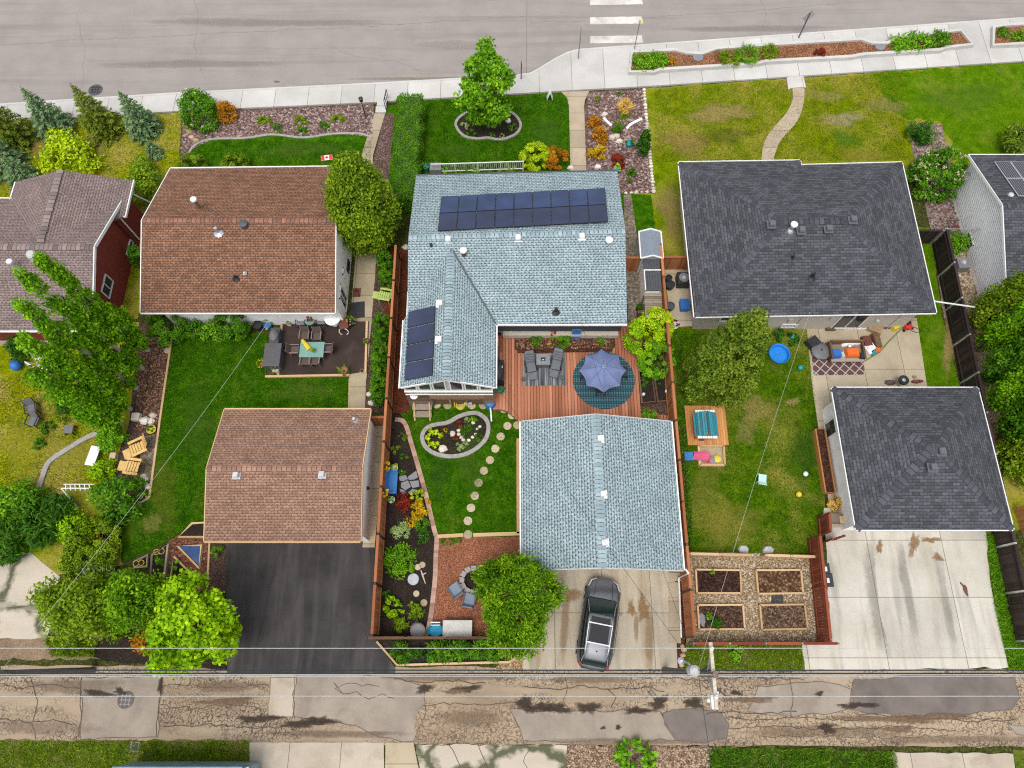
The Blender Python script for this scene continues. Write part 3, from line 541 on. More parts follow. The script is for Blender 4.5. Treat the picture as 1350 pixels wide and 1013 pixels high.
def gable_x(x0,x1,ys,yn,ze,yr,zr,xe0=None,xe1=None):
    """two slopes of a gable whose ridge runs along X; yr/zr may be pairs (west,east)"""
    y0,y1=(yr,yr) if not isinstance(yr,tuple) else yr
    n0,n1=(yn,yn) if not isinstance(yn,tuple) else yn
    return [[(x0,ys,ze),(x1,ys,ze),(x1,y1,zr),(x0,y0,zr)],[(x1,n1,ze),(x0,n0,ze),(x0,y0,zr),(x1,y1,zr)]]
def vent_box(root,p,mat,s=.32,h=.22,name='roof_vent'):
    mb=MB(); mb.box((p[0],p[1],p[2]+.02),(s*1.45,s*1.45,.03)); mb.box((p[0],p[1],p[2]+h/2),(s*.8,s*.8,h)); mb.box((p[0],p[1],p[2]+h),(s,s,.07),0,None,.85)
    return mb.build(name,mat,root)
def chimney(root,p,mat,capmat,rad=.11,h=.75,name='flue_pipe'):
    mb=MB(); mb.lathe(p,[(rad*2.2,-.06),(rad*1.3,.12),(rad,.15),(rad,h)],12)
    f=mb.build(name,mat,root,smooth=False); m=MB(); m.lathe((p[0],p[1],p[2]+h),[(rad*.9,-.02),(rad*1.7,.02),(rad*1.7,.12),(rad*.5,.2)],14); m.build('cowl',capmat,f); return f
def stub(root,p,mat,rad=.05,h=.3,name='vent_pipe'):
    mb=MB(); mb.lathe(p,[(rad*3,-.05),(rad*1.4,.05),(rad,.08),(rad,h)],8); return mb.build(name,mat,root)
def panel_grid(root,name,org,du,dv,nu,nv,gap=.03,frame='panel_frame',lift=.10):
    """solar modules on a roof plane: org corner, du/dv module edge vectors"""
    du=V(du);dv=V(dv); n=du.cross(dv).normalized(); a=du.normalized();b=dv.normalized()
    for i in range(nu):
        for j in range(nv):
            o=V(org)+du*i+dv*j+n*lift
            vs=[o+a*gap*.5+b*gap*.5,o+du-a*gap*.5+b*gap*.5,o+du+dv-a*gap*.5-b*gap*.5,o+dv+a*gap*.5-b*gap*.5]
            mb=MB(); mb.add([p for p in vs]+[p-n*.04 for p in vs],[(0,1,2,3),(7,6,5,4),(0,4,5,1),(1,5,6,2),(2,6,7,3),(3,7,4,0)])
            f=mb.build(name,frame,root)
            q=.025; ins=[vs[0]+a*q+b*q,vs[1]-a*q+b*q,vs[2]-a*q-b*q,vs[3]+a*q-b*q]
            m=MB(); m.add([p+n*.004 for p in ins]+[p-n*.002 for p in ins],[(0,1,2,3),(0,4,5,1),(1,5,6,2),(2,6,7,3),(3,7,4,0)])
            m.build('glass_face',PANELMAT[(i*7+j*3)%len(PANELMAT)] if name=='solar_panel' else 'panel_ribbed',f)
plain('panel_frame',(0.01,0.011,0.014),0.4); plain('silver_frame',(0.7,0.7,0.72),0.4,0.5)
for i,c in enumerate(((0.010,0.016,0.045),(0.017,0.015,0.024),(0.02,0.014,0.017),(0.011,0.024,0.07))): glass('panel_glass_%d'%i,c,0.16)
PANELMAT=['panel_glass_%d'%i for i in (0,2,1,3,0,1,2)]
def ribbed():
    m,t,b,N,L=nodes('panel_ribbed'); o=coord(N)
    w=N('ShaderNodeTexWave',{'Vector':o,'Scale':2.4},wave_type='BANDS',bands_direction='X').outputs['Fac']
    L(ramp(N,w,[(0.82,(0.014,0.016,0.022)),(0.95,(0.2,0.21,0.23))]),b.inputs['Base Color']); b.inputs['Roughness'].default_value=0.2
ribbed()
# ---------------- centre house, blue shingles
h=thing('house','blue-grey shingled house with solar panels above the wooden deck','house',(0,20,0))
ze=2.9; yrw,yre,zr=22.86,23.3,4.35
roof(h,gable_x(-6.05,6.65,17.97,(28.3,28.66),ze,(yrw,yre),zr),'shingle_blue')
wzr=4.15; wx=-3.58; wy0=14.0; wyn=22.3
roof(h,[[(-6.25,wy0,ze),(wx,wy0,wzr),(wx,wyn,wzr),(-6.25,18.25,ze)],[(wx,wy0,wzr),(-0.93,wy0,ze),(-0.93,18.4,ze),(wx,wyn,wzr)]],'shingle_blue',name='wing_roof')
caps(h,[((-6.05,yrw,zr),(6.65,yre,zr))],'cap_blue'); caps(h,[((wx,wy0,wzr),(wx,21.9,wzr))],'cap_blue',w=.22,drop=.09,step=.2)
vm=MB(); vm.beam((-0.95,17.98,ze+.035),(-3.45,22.1,4.16),.09,.02); vm.each('valley','dark_grey',h)
m=MB(); m.box((.3,20.7,1.4),(12.1,4.4,2.8)); m.box((0.3,25.6,1.4),(12.1,5.2,2.8)); m.box((.3,22.9,3.2),(12.1,1.2,1.4)); m.build('wall','cream_siding',h)
wall_block(h,-5.9,-1.25,14.12,18.6,2.8,'cream_siding','wing_wall',('y',wx,3.98))
m=MB(); m.box((2.85,18.42,1.4),(7.4,.06,.75)); m.build('siding_band','dark_siding',h)
m=MB(); m.box((2.95,18.33,.62),(7.0,.28,.42)); m.build('planter_ledge','cream_siding',h)
gutter(h,[((-0.95,17.9,2.86),(6.65,17.9,2.86)),((-0.87,14.0,2.86),(-0.87,17.95,2.86)),((-6.31,14.0,2.86),(-6.31,18.2,2.86)),((-6.1,18.3,2.86),(-6.1,20.0,3.0))])
gutter(h,[((-6.05,28.36,2.86),(6.65,28.72,2.86))],'dark_grey',name='front_gutter',brk=False)
# vaulted glazing under the wing gable
for s in (-1,1):
    for k in range(3):
        x0=wx+s*(.10+.82*k); x1=wx+s*(.86+.82*k); rr=lambda x: wzr-.16-abs(x-wx)*(wzr-ze)/2.65
        f=MB(); f.add([(x0,14.06,2.42),(x1,14.06,2.42),(x1,14.06,max(2.47,rr(x1))),(x0,14.06,rr(x0)),(x0,14.11,2.42),(x1,14.11,2.42),(x1,14.11,max(2.47,rr(x1))),(x0,14.11,rr(x0))],[(0,1,2,3),(7,6,5,4),(0,4,5,1),(1,5,6,2),(2,6,7,3),(3,7,4,0)])
        w=f.build('gable_window','white_paint',h); g=MB(); i0=x0+s*.08; i1=x1-s*.08
        g.add([(i0,14.045,2.5),(i1,14.045,2.5),(i1,14.045,max(2.52,rr(i1)-.08)),(i0,14.045,rr(i0)-.08)],[(0,1,2,3)] if s>0 else [(3,2,1,0)]); g.build('pane','window_glass',w)
m=MB(); m.beam((-6.2,14.02,2.85),(wx,14.02,4.05),.05,.16); m.beam((wx,14.02,4.05),(-.95,14.02,2.85),.05,.16); m.box((wx,14.0,2.33),(5.0,.1,.12)); m.box((wx,14.0,1.85),(5.0,.06,.07)); m.each('fascia','white_paint',h)
window(h,(wx,14.1,1.35),'x',4.2,.75,-1,bars=3)
for i,(x,y) in enumerate(((591,317),(683,315),(767,313))): p=G(x,y,4.2); vent_box(h,p,'white_paint')
for x,y in ((580,401),(579,449)): vent_box(h,G(x,y,3.85),'white_paint')
chimney(h,G(801,326,3.75),'galvanised','white_paint',.13,.7); chimney(h,G(612,340,3.75),'brown_wood','white_paint',.12,.75)
stub(h,G(569,327,4.0),'black_metal',.09,.4); stub(h,G(733,411,3.1),'black_metal',.09,.4); stub(h,G(563,350,3.6),'white_paint',.04,.12)
sl=(4.35-2.9)/(28.45-23.1)
o=G(577,303,4.27); e=G(802,296,4.27)
du=(e-o)/9; dv=V((0.02,1.5,-1.5*sl)); 
o=V((o.x,23.3,4.35-.3*sl+.0)); panel_grid(h,'solar_panel',(o.x,o.y-.05,o.z),(du.x,du.y+.03,0),dv,9,2)
# west wing slope: four modules
sw=(wzr-ze)/2.67
for k in range(4):
    y=14.35+k*1.06; panel_grid(h,'solar_panel',(-5.95,y+.02*k,ze+.3*sw),(1.65,0,1.65*sw),(-0.0,1.04,0),1,1)
# front porch rail
pr=thing('porch_railing','white metal porch railing at the front of the blue house','railing',G(627,226,0))
m=MB(); z=1.0; a=G(569,217,1.0); b=G(690,213,1.0); m.beam(a,b,.06,.06); m.beam(a-V((0,0,.75)),b-V((0,0,.75)),.05,.05); m.build('rail','white_paint',pr)
for k in range(5): 
    q=a.lerp(b,k/4); MB().box((q.x,q.y,.52),(.07,.07,1.04)).build('post','white_paint',pr)
m=MB(); n=46
for k in range(n): q=a.lerp(b,(k+.5)/n); m.box((q.x,q.y,.6),(.02,.02,.75))
m.build('balusters','white_paint',pr)
c=G(575,227,0); q=MB(); q.box((c.x,c.y,.3),(.75,.6,.6)); q.build('step_box','mid_grey',pr)
# ---------------- left house, brown shingles
h=thing('house','white stucco house under a brown shingle roof','house',(-16,23.8,0))
roof(h,gable_x(-21.6,-10.3,18.7,(28.8,29.0),2.9,23.8,4.7),'shingle_brown')
caps(h,[((-21.6,23.8,4.7),(-10.3,23.8,4.7))],'cap_brown')
wall_block(h,-21.0,-10.36,19.3,28.3,2.75,'white_stucco','wall',('x',23.8,4.5))
gutter(h,[((-21.6,18.64,2.86),(-10.3,18.64,2.86)),((-21.6,28.9,2.86),(-10.3,29.06,2.86))],'white_paint',.07,.1,brk=False)
m=MB()
for s,ys in ((0,18.7),(1,28.9)): m.beam((-10.27,ys,2.83),(-10.27,23.8,4.63),.05,.16); m.beam((-21.63,ys,2.83),(-21.63,23.8,4.63),.05,.16)
m.each('fascia','white_paint',h)
window(h,(-10.36,24.6,2.0),'y',1.3,1.1,1,'black_metal'); window(h,(-10.36,23.0,.8),'y',.8,.5,1,'black_metal',0); window(h,(-10.36,20.5,1.2),'y',1.0,1.9,1,'white_paint',1,'side_door'); window(h,(-10.36,22.0,1.7),'y',.5,.5,1,'white_paint',0)
chimney(h,G(264,276,4.3),'brown_wood','white_paint',.11,.9); stub(h,G(288,307,4.5),'galvanised',.1,.5); m=MB(); m.lathe(G(323,299,4.5),[(.28,-.1),(.2,.1),(.24,.12),(.26,.35),(.1,.42)],12); m.build('turbine_vent','dark_grey',h)
for x,y in ((290,343),(323,361)): vent_box(h,G(x,y,3.8),'light_grey',.14,.1)
stub(h,G(311,367,3.6),'black_metal',.08,.3)
# ---------------- right house, charcoal hip
h=thing('house','low house with a charcoal hip roof behind the small pine','house',(17.6,23.8,0))
s=.33; z=2.9; NW=(10.6,29.3,z);nN=(18.3,29.45,z);nS=(18.3,29.1,z);NE=(24.75,29.3,z);SE=(24.65,18.7,z);SW=(10.65,18.45,z)
A=(14.4,25.45,z+3.8*s);A2=(14.6,25.3,z+3.78*s);RW=(15.85,23.8,z+5.2*s);RE=(19.5,23.8,z+5.2*s)
roof(h,[[NW,SW,RW,A],[nN,NW,A],[nS,nN,A,A2],[NE,nS,A2,RW,RE],[SE,NE,RE],[SW,SE,RE,RW]],'shingle_charcoal')
caps(h,[(NW,A),(nN,A),(A,RW),(RW,RE),(RE,NE),(RE,SE),(RW,SW)],'cap_charcoal',w=.2,step=.3)
gutter(h,[((10.55,18.4,2.86),(10.55,29.35,2.86)),((10.6,29.38,2.86),(18.3,29.52,2.86)),((18.36,29.45,2.86),(18.36,29.15,2.86)),((18.4,29.17,2.86),(24.75,29.37,2.86)),((24.8,29.3,2.86),(24.71,18.7,2.86)),((24.65,18.63,2.86),(10.65,18.38,2.86))],'white_paint',.05,.09)
wall_block(h,11.2,24.1,19.0,28.7,2.75,'cream_siding')
window(h,(13.2,19.0,1.7),'x',1.4,1.0,-1); window(h,(20.5,19.0,1.2),'x',1.7,2.0,-1,name='patio_door'); window(h,(17.0,19.0,.55),'x',1.0,.4,-1)
chimney(h,G(1042,304,4.4),'galvanised','white_paint',.12,.55)
for x,y in ((1017,297),(1056,305),(1092,303),(1124,291)): vent_box(h,G(x,y,4.6),'slate_grey',.36,.24)
stub(h,G(1044,341,3.9),'black_metal',.07,.35); stub(h,G(1070,366,3.6),'black_metal',.09,.5)
m=MB(); m.lathe((22.0,18.9,1.5),[(.01,-.1),(.12,0),(.01,.1)],8); m.box((19.2,18.95,1.6),(.2,.1,.3)); m.box((16.8,18.95,1.3),(.25,.12,.35)); m.tube([(17.4,18.96,.2),(17.4,18.96,2.6)],.03); m.tube([(23.2,18.96,.2),(23.2,18.96,2.6)],.04); m.each('wall_fitting','light_grey',h)
# ---------------- far left house, red siding
h=thing('house','red sided house with a taupe shingle roof at the left edge','house',(-28,22,0))
roof(h,gable_x(-42,-24.12,17.5,26.5,3.0,22.1,4.55),'shingle_taupe')
roof(h,[[(-23.75,25.25,3.0),(-23.75,27.85,3.0),(-27.35,27.5,4.5),(-27.35,22.2,4.5)],[(-31.05,27.75,3.0),(-31.05,26.4,3.0),(-27.35,22.2,4.5),(-27.35,27.5,4.5)]],'shingle_taupe',name='cross_roof')
caps(h,[((-42,22.1,4.55),(-24.12,22.1,4.55)),((-27.35,27.5,4.52),(-27.35,22.4,4.52))],'cap_taupe',w=.2)
m=MB(); m.beam((-24.09,17.5,2.95),(-24.09,22.1,4.5),.06,.2); m.beam((-24.09,22.1,4.5),(-24.09,26.5,2.95),.06,.2); m.beam((-23.7,25.2,2.95),(-23.7,27.9,2.95),.07,.16); m.beam((-24.6,25.2,2.95),(-23.72,25.2,2.95),.06,.14); m.beam((-31.1,26.4,2.95),(-31.1,27.75,2.95),.07,.14); m.beam((-42,26.55,2.95),(-31.0,26.55,2.95),.07,.14); m.beam((-42,17.45,2.95),(-24.3,17.45,2.95),.08,.12); m.each('fascia','white_paint',h)
wall_block(h,-41.5,-24.5,18.0,26.0,2.85,'red_siding','wall',('x',22.1,4.42)); wall_block(h,-30.6,-24.3,25.0,27.2,2.85,'red_siding','front_wall',('y',-27.35,4.3))
m=MB(); m.box((-33,22,.25),(16.9,8.2,.5)); m.build('foundation','cream_siding',h)
window(h,(-24.5,20.9,2.0),'y',1.25,.95,1,bars=1); window(h,(-24.5,18.9,.55),'y',1.0,.5,1); window(h,(-24.5,24.4,.6),'y',1.2,.5,1)
m=MB(); m.tube([(-24.2,25.3,.3),(-24.2,25.3,2.8)],.05); m.tube([(-24.25,27.3,2.75),(-23.6,27.95,.3)],.05); m.each('downspout','white_paint',h)
m=MB(); m.lathe(G(46,340,4.3),[(.3,-.15),(.27,.1),(.27,.4),(.2,.5),(.02,.55)],14); m.build('turbine_vent','light_grey',h); chimney(h,G(24,354,4.1),'galvanised','white_paint',.1,.7)
# ---------------- far right house, white siding
h=thing('house','white sided house with rooftop solar panels at the right edge','house',(34,25.6,0))
roof(h,gable_x(29.15,44,20.2,29.9,2.9,25.05,4.4),'shingle_charcoal'); caps(h,[((29.15,25.05,4.4),(44,25.05,4.4))],'cap_charcoal')
wall_block(h,29.45,43.5,20.8,29.5,2.75,'white_siding','wall',('x',25.05,4.25))
m=MB(); m.beam((29.12,20.2,2.85),(29.12,25.05,4.35),.05,.17); m.beam((29.12,25.05,4.35),(29.12,29.9,2.85),.05,.17); m.beam((29.15,29.94,2.85),(44,29.94,2.85),.06,.12); m.each('fascia','white_paint',h)
m=MB()
for k in range(27):
    zz=.45+k*.15; hw=4.05 if zz<2.75 else 4.05*(4.25-zz)/1.5
    if hw>.1: m.box((29.44,25.05 if zz>2.75 else 25.15,zz),(.035,hw*2,.014))
m.build('siding_laps','light_grey',h)
window(h,(29.45,25.0,.55),'y',1.1,.7,-1); sl=1.5/4.85
for i in range(6):
    for j in range(2): panel_grid(h,'solar_module',(30.35+i*1.02,25.75+j*1.68,4.4-(.7+j*1.68)*sl),(1.02,0,0),(0,1.66,-1.66*sl),1,1,frame='silver_frame')
m=MB(); m.lathe(G(1332,258,4.1),[(.2,-.05),(.15,.12),(.02,.16)],10); m.build('roof_vent','light_grey',h)
# ---------------- garages
h=thing('garage','brown shingled garage with a white side wall','garage',(-11.9,9.2,0))
roof(h,gable_x(-15.95,-7.85,5.6,12.8,2.7,9.2,3.75),'shingle_rust'); caps(h,[((-15.95,9.2,3.75),(-7.85,9.2,3.75))],'cap_rust')
wall_block(h,-15.6,-7.93,6.0,12.4,2.55,'white_stucco','wall',('x',9.2,3.6))
m=MB(); m.beam((-15.95,5.55,2.65),(-7.85,5.55,2.65),.08,.12); m.beam((-15.95,12.85,2.65),(-7.85,12.85,2.65),.08,.12)
for x in (-15.98,-7.82): m.beam((x,5.6,2.62),(x,9.2,3.68),.05,.15); m.beam((x,9.2,3.68),(x,12.8,2.62),.05,.15)
m.each('fascia','pale_wood',h)
for x,y in ((312,627),(425,626)): vent_box(h,G(x,y,3.65),'light_grey',.3,.22)
stub(h,G(468,555,2.9),'galvanised',.08,.4); m=MB(); m.lathe((-7.88,8.6,1.7),[(.08,-.1),(.12,0),(.08,.1)],8); m.build('wall_lamp','black_metal',h)
m=MB(); m.box((-11.9,5.97,1.1),(4.9,.06,2.1)); m.build('garage_door','white_paint',h)
h=thing('garage','blue-grey shingled garage above the concrete driveway','garage',(4.6,8.1,0))
gx=4.5; gz=3.95
roof(h,[[(.5,4.13,2.7),(gx,4.13,gz),(gx,12.1,gz),(.5,12.1,2.7)],[(gx,4.13,gz),(8.75,4.13,2.7),(8.75,12.1,2.7),(gx,12.1,gz)]],'shingle_blue'); caps(h,[((gx,12.1,gz),(gx,4.13,gz))],'cap_blue',w=.2,drop=.07,step=.22)
wall_block(h,.8,8.4,4.5,11.8,2.55,'cream_siding','wall',('y',gx,3.75))
gutter(h,[((.44,4.13,2.66),(.44,12.1,2.66)),((8.81,4.13,2.66),(8.81,12.1,2.66))])
m=MB(); m.box((4.4,4.47,1.1),(4.9,.06,2.1)); m.build('garage_door','white_paint',h)
m=MB(); m.beam((.5,4.1,2.62),(gx,4.1,gz-.08),.05,.14); m.beam((gx,4.1,gz-.08),(8.75,4.1,2.62),.05,.14); m.beam((.5,12.13,2.62),(gx,12.13,gz-.08),.05,.14); m.beam((gx,12.13,gz-.08),(8.75,12.13,2.62),.05,.14); m.each('fascia','light_grey',h)
m=MB(); m.tube([(8.9,4.2,2.6),(9.05,4.0,2.5),(9.05,4.0,.25),(8.95,.95,.12)],.05); m.each('downspout','white_paint',h)
for x,y in ((791,579),(795,652),(797,716)): vent_box(h,G(x,y,3.85),'white_paint',.3,.2)
h=thing('garage','charcoal hip roofed garage above the parking pad','garage',(22,10.1,0))
x0,x1,y0,y1=17.95,26.12,6.2,14.08; cx,cy=22.03,10.14; s=.40; hy=3.94; R1=(cx-.14,cy,2.7+hy*s); R2=(cx+.14,cy,2.7+hy*s)
NW,NE,SE,SW=(x0,y1,2.7),(x1,y1,2.7),(x1,y0,2.7),(x0,y0,2.7)
roof(h,[[NW,SW,R1],[NE,NW,R1,R2],[SE,NE,R2],[SW,SE,R2,R1]],'shingle_charcoal'); caps(h,[(NW,R1),(SW,R1),(NE,R2),(SE,R2),(R1,R2)],'cap_charcoal',w=.2,step=.3)
gutter(h,[((x0-.05,y0,2.66),(x0-.05,y1,2.66)),((x0,y1+.05,2.66),(x1,y1+.05,2.66)),((x1+.05,y0,2.66),(x1+.05,y1,2.66)),((x0,y0-.05,2.66),(x1,y0-.05,2.66))],'white_paint',.05,.09)
wall_block(h,18.4,25.7,6.6,13.7,2.55,'white_stucco'); window(h,(18.4,12.3,1.1),'y',.95,2.0,-1,'white_paint',0,'side_door')
m=MB(); m.box((22,6.57,1.1),(4.9,.06,2.1)); m.build('garage_door','white_paint',h)
m=MB(); m.box((18.2,12.3,2.3),(.5,1.3,.08)); m.build('door_canopy','white_paint',h)
for x,y in ((1240,596),(1229,617)): vent_box(h,G(x,y,4.15),'slate_grey',.36,.24)
# ================================================================ vegetation
def leafmat(n,a,b,c,tr=0.22,rough=0.6):
    k=1.0 if n.startswith('petal') else 1.6
    a,b,c=[(q[0]*k,q[1]*k,q[2]*k*.55) for q in (a,b,c)]; var(n,[a,b,c],rough=rough,nz=0.30,ns=1.4,trans=tr,spec=0.25)
leafmat('leaf_green',(0.022,0.075,0.008),(0.06,0.16,0.014),(0.13,0.27,0.025))
leafmat('leaf_maple',(0.04,0.12,0.008),(0.10,0.235,0.014),(0.19,0.36,0.03))
leafmat('leaf_bright',(0.065,0.155,0.005),(0.175,0.32,0.008),(0.32,0.47,0.02))
leafmat('leaf_lime',(0.14,0.21,0.008),(0.27,0.37,0.012),(0.42,0.52,0.04))
leafmat('leaf_poplar',(0.04,0.115,0.006),(0.10,0.235,0.010),(0.21,0.38,0.02))
leafmat('leaf_dark',(0.012,0.045,0.008),(0.03,0.095,0.012),(0.07,0.16,0.022))
leafmat('leaf_hedge',(0.02,0.075,0.006),(0.055,0.15,0.012),(0.11,0.235,0.02))
leafmat('leaf_cedar',(0.045,0.085,0.008),(0.10,0.165,0.012),(0.2,0.27,0.022),tr=.12)
leafmat('leaf_pine',(0.028,0.055,0.008),(0.08,0.128,0.016),(0.17,0.215,0.04),tr=.1)
leafmat('leaf_olive',(0.05,0.095,0.008),(0.12,0.195,0.014),(0.21,0.3,0.028))
leafmat('leaf_birch',(0.025,0.085,0.004),(0.085,0.19,0.008),(0.22,0.35,0.02))
leafmat('leaf_orange',(0.17,0.06,0.008),(0.3,0.125,0.014),(0.42,0.22,0.03))
leafmat('leaf_gold',(0.2,0.11,0.008),(0.36,0.23,0.015),(0.5,0.38,0.03))
leafmat('leaf_red',(0.075,0.008,0.008),(0.15,0.018,0.018),(0.25,0.04,0.035))
leafmat('leaf_tan',(0.3,0.18,0.07),(0.45,0.29,0.12),(0.58,0.41,0.2),tr=.1)
leafmat('leaf_silver',(0.1,0.15,0.09),(0.2,0.27,0.17),(0.34,0.41,0.29),tr=.1)
leafmat('needle_blue',(0.035,0.075,0.055),(0.085,0.145,0.11),(0.17,0.24,0.19),tr=.08)
leafmat('needle_green',(0.035,0.06,0.012),(0.085,0.12,0.02),(0.16,0.19,0.035),tr=.08)
leafmat('petal_white',(0.45,0.45,0.42),(0.6,0.6,0.56),(0.75,0.75,0.72)); leafmat('petal_lilac',(0.35,0.27,0.40),(0.5,0.42,0.55),(0.68,0.62,0.7))
leafmat('petal_red',(0.4,0.02,0.02),(0.55,0.04,0.035),(0.65,0.1,0.08)); leafmat('petal_yellow',(0.5,0.3,0.01),(0.65,0.45,0.02),(0.75,0.6,0.06))
leafmat('petal_pink',(0.45,0.12,0.12),(0.6,0.25,0.22),(0.7,0.5,0.45))
var('bark',[(0.10,0.075,0.055),(0.17,0.13,0.1),(0.24,0.19,0.15)],nz=0.4,ns=6,rough=0.9); var('bark_pale',[(0.3,0.27,0.22),(0.42,0.38,0.32),(0.5,0.47,0.42)],nz=0.4,ns=8,rough=0.9)
def unit(a): return a/np.maximum(np.linalg.norm(a,axis=1,keepdims=True),1e-6)
def leafmesh(name,C,Nn,T,L,W,rnd,mat,parent):
    n=len(C); T=unit(T); S=unit(np.cross(Nn,T)); L=np.broadcast_to(L,(n,))[:,None]; W=np.broadcast_to(W,(n,))[:,None]
    nn=unit(np.cross(T,S))
    vs=np.stack([C-T*L*.5,C+S*W*.5-T*L*.05+nn*W*.12,C+T*L*.5,C-S*W*.5-T*L*.05+nn*W*.12],1).reshape(-1,3)
    me=bpy.data.meshes.new(name); me.vertices.add(4*n); me.vertices.foreach_set('co',vs.astype(np.float32).ravel())
    me.loops.add(4*n); me.loops.foreach_set('vertex_index',np.arange(4*n,dtype=np.int32))
    me.polygons.add(n); me.polygons.foreach_set('loop_start',np.arange(0,4*n,4,dtype=np.int32))
    me.update(); a=me.attributes.new('rnd','FLOAT','FACE'); a.data.foreach_set('value',np.clip(rnd,0,1).astype(np.float32))
    me.materials.append(MATS[mat]); ob=bpy.data.objects.new(name,me); COL.objects.link(ob)
    if parent is not None: ob.parent=parent
    return ob
PROF={'ball':lambda t:np.sqrt(np.clip(1-(2*t-1)**2,0,1)),'dome':lambda t:np.sqrt(np.clip(1-t**2.2,0,1)),'egg':lambda t:np.clip(np.sin(PI*np.clip(t,0,1)**0.75),0,1)**.75,
 'cone':lambda t:np.clip(1.02-t,0,1)**.85,'column':lambda t:np.clip(np.minimum(1,(t+.04)*5),0,1)*np.clip(1.02-t,0,1)**.42,'spire':lambda t:np.clip(np.minimum(1,(t+.06)*4),0,1)*np.clip(1.02-t,0,1)**.62,'pine':lambda t:np.clip(np.minimum(1,(t+.15)*4),0,1)*np.clip(1.03-t,0,1)**.6,'vase':lambda t:np.clip(.35+t*1.0,0,1)*np.sqrt(np.clip(1.05-t**4,0,1)),'cushion':lambda t:np.sqrt(np.clip(1-t**3,0,1))}
def crown(parent,name,r,z0,z1,prof,mat,n,L,W=None,clump=.33,nc=None,sx=1.0,sy=1.0,hang=0.0,upright=0.0,fill=.45,seed=0,loose=0.0):
    q=np.random.RandomState(seed+11); H=z1-z0; nc=nc or max(10,int(26*(r*r*2+r*H)/(1.0+r*H*.3))); W=W or L*.6
    t=q.rand(nc*4); keep=q.rand(nc*4)<np.clip(PROF[prof](t)*.6+(.45 if prof in('ball','egg','dome','cushion') else .15),0,1); t=t[keep][:nc]; nc=len(t)
    a=q.rand(nc)*2*PI; rr=np.sqrt(fill+(1-fill)*q.rand(nc)); pr=PROF[prof](t)*r
    lob=1+loose*(np.sin(a*3+seed)+.6*np.sin(a*5+2*seed))*.5
    cc=np.stack([np.cos(a)*pr*rr*lob*.9*sx,np.sin(a)*pr*rr*lob*.9*sy,z0+t*H],1); cr=clump*(.6+.8*q.rand(nc))*min(1.0,r)
    k=q.randint(0,nc,n); d=q.normal(size=(n,3)); d=unit(d)*(q.rand(n,1)**(1/2.2)); C=cc[k]+d*cr[k][:,None]*np.array([1,1,.8]); C[:,2]=np.maximum(C[:,2],.03)
    ctr=np.array([0,0,z0+H*.4]); out=unit((C-ctr)*np.array([1/max(sx,.3),1/max(sy,.3),.8])); Nn=unit(out*.6+d*.5+q.normal(size=(n,3))*.45+np.array([0,0,.45]))
    T=unit(q.normal(size=(n,3))*(1-hang*.6)+np.array([0,0,-2.2*hang+2.2*upright])+out*.5)
    cl=q.rand(nc)*.55; rnd=cl[k]+.45*q.rand(n)
    return leafmesh(name,C,Nn,T,L*(.7+.6*q.rand(n)),W*(.7+.6*q.rand(n)),rnd,mat,parent)
def trunk(parent,h,rad,limbs=5,r=1.0,mat='bark',z1=None,seed=0,name='trunk'):
    q=random.Random(seed); mb=MB(); b=[(0,0,-.05)]; x=y=0
    for i in range(1,6): x+=q.uniform(-.06,.06)*r; y+=q.uniform(-.06,.06)*r; b.append((x,y,h*i/5))
    mb.tube(b,[rad*1.25,rad,rad*.85,rad*.65,rad*.42,rad*.15],8,.5)
    for i in range(limbs):
        k=q.randint(1,3); p=V(b[k]); a=2*PI*i/limbs+q.uniform(-.4,.4); l=r*q.uniform(.55,.9); up=(h-p.z)*q.uniform(.35,.7)
        e=p+V((math.cos(a)*l,math.sin(a)*l,up)); m=p.lerp(e,.5)+V((0,0,-.05*l)); mb.tube([p,m,e],[rad*.5,rad*.32,rad*.1],6,.5)
    return mb.build(name,mat,parent,local=True)
def spot(x,y,z):
    p=G(x,y,z); return p, FPX/(p.y*math.cos(PIT)+(CAMH-z)*math.sin(PIT))
NP=[0]
SH={ # kind: (prof, mat, leaf, width ratio, density, extra)
 'round':('dome',.10,.62,1.0,{}),'globe':('ball',.085,.55,1.25,dict(fill=.75,clump=.22)),'loose':('dome',.13,.6,.75,dict(loose=.5,clump=.4)),
 'tuft':('vase',.34,.10,.55,dict(upright=.5,clump=.25)),'hosta':('cushion',.2,.65,.8,dict(clump=.2)),'low':('cushion',.10,.4,1.0,dict(clump=.25,loose=.4)),
 'cedar':('column',.13,.42,1.2,dict(upright=.5,clump=.26,fill=.6)),'fern':('vase',.26,.22,.8,dict(upright=.15,clump=.4,loose=.4))}
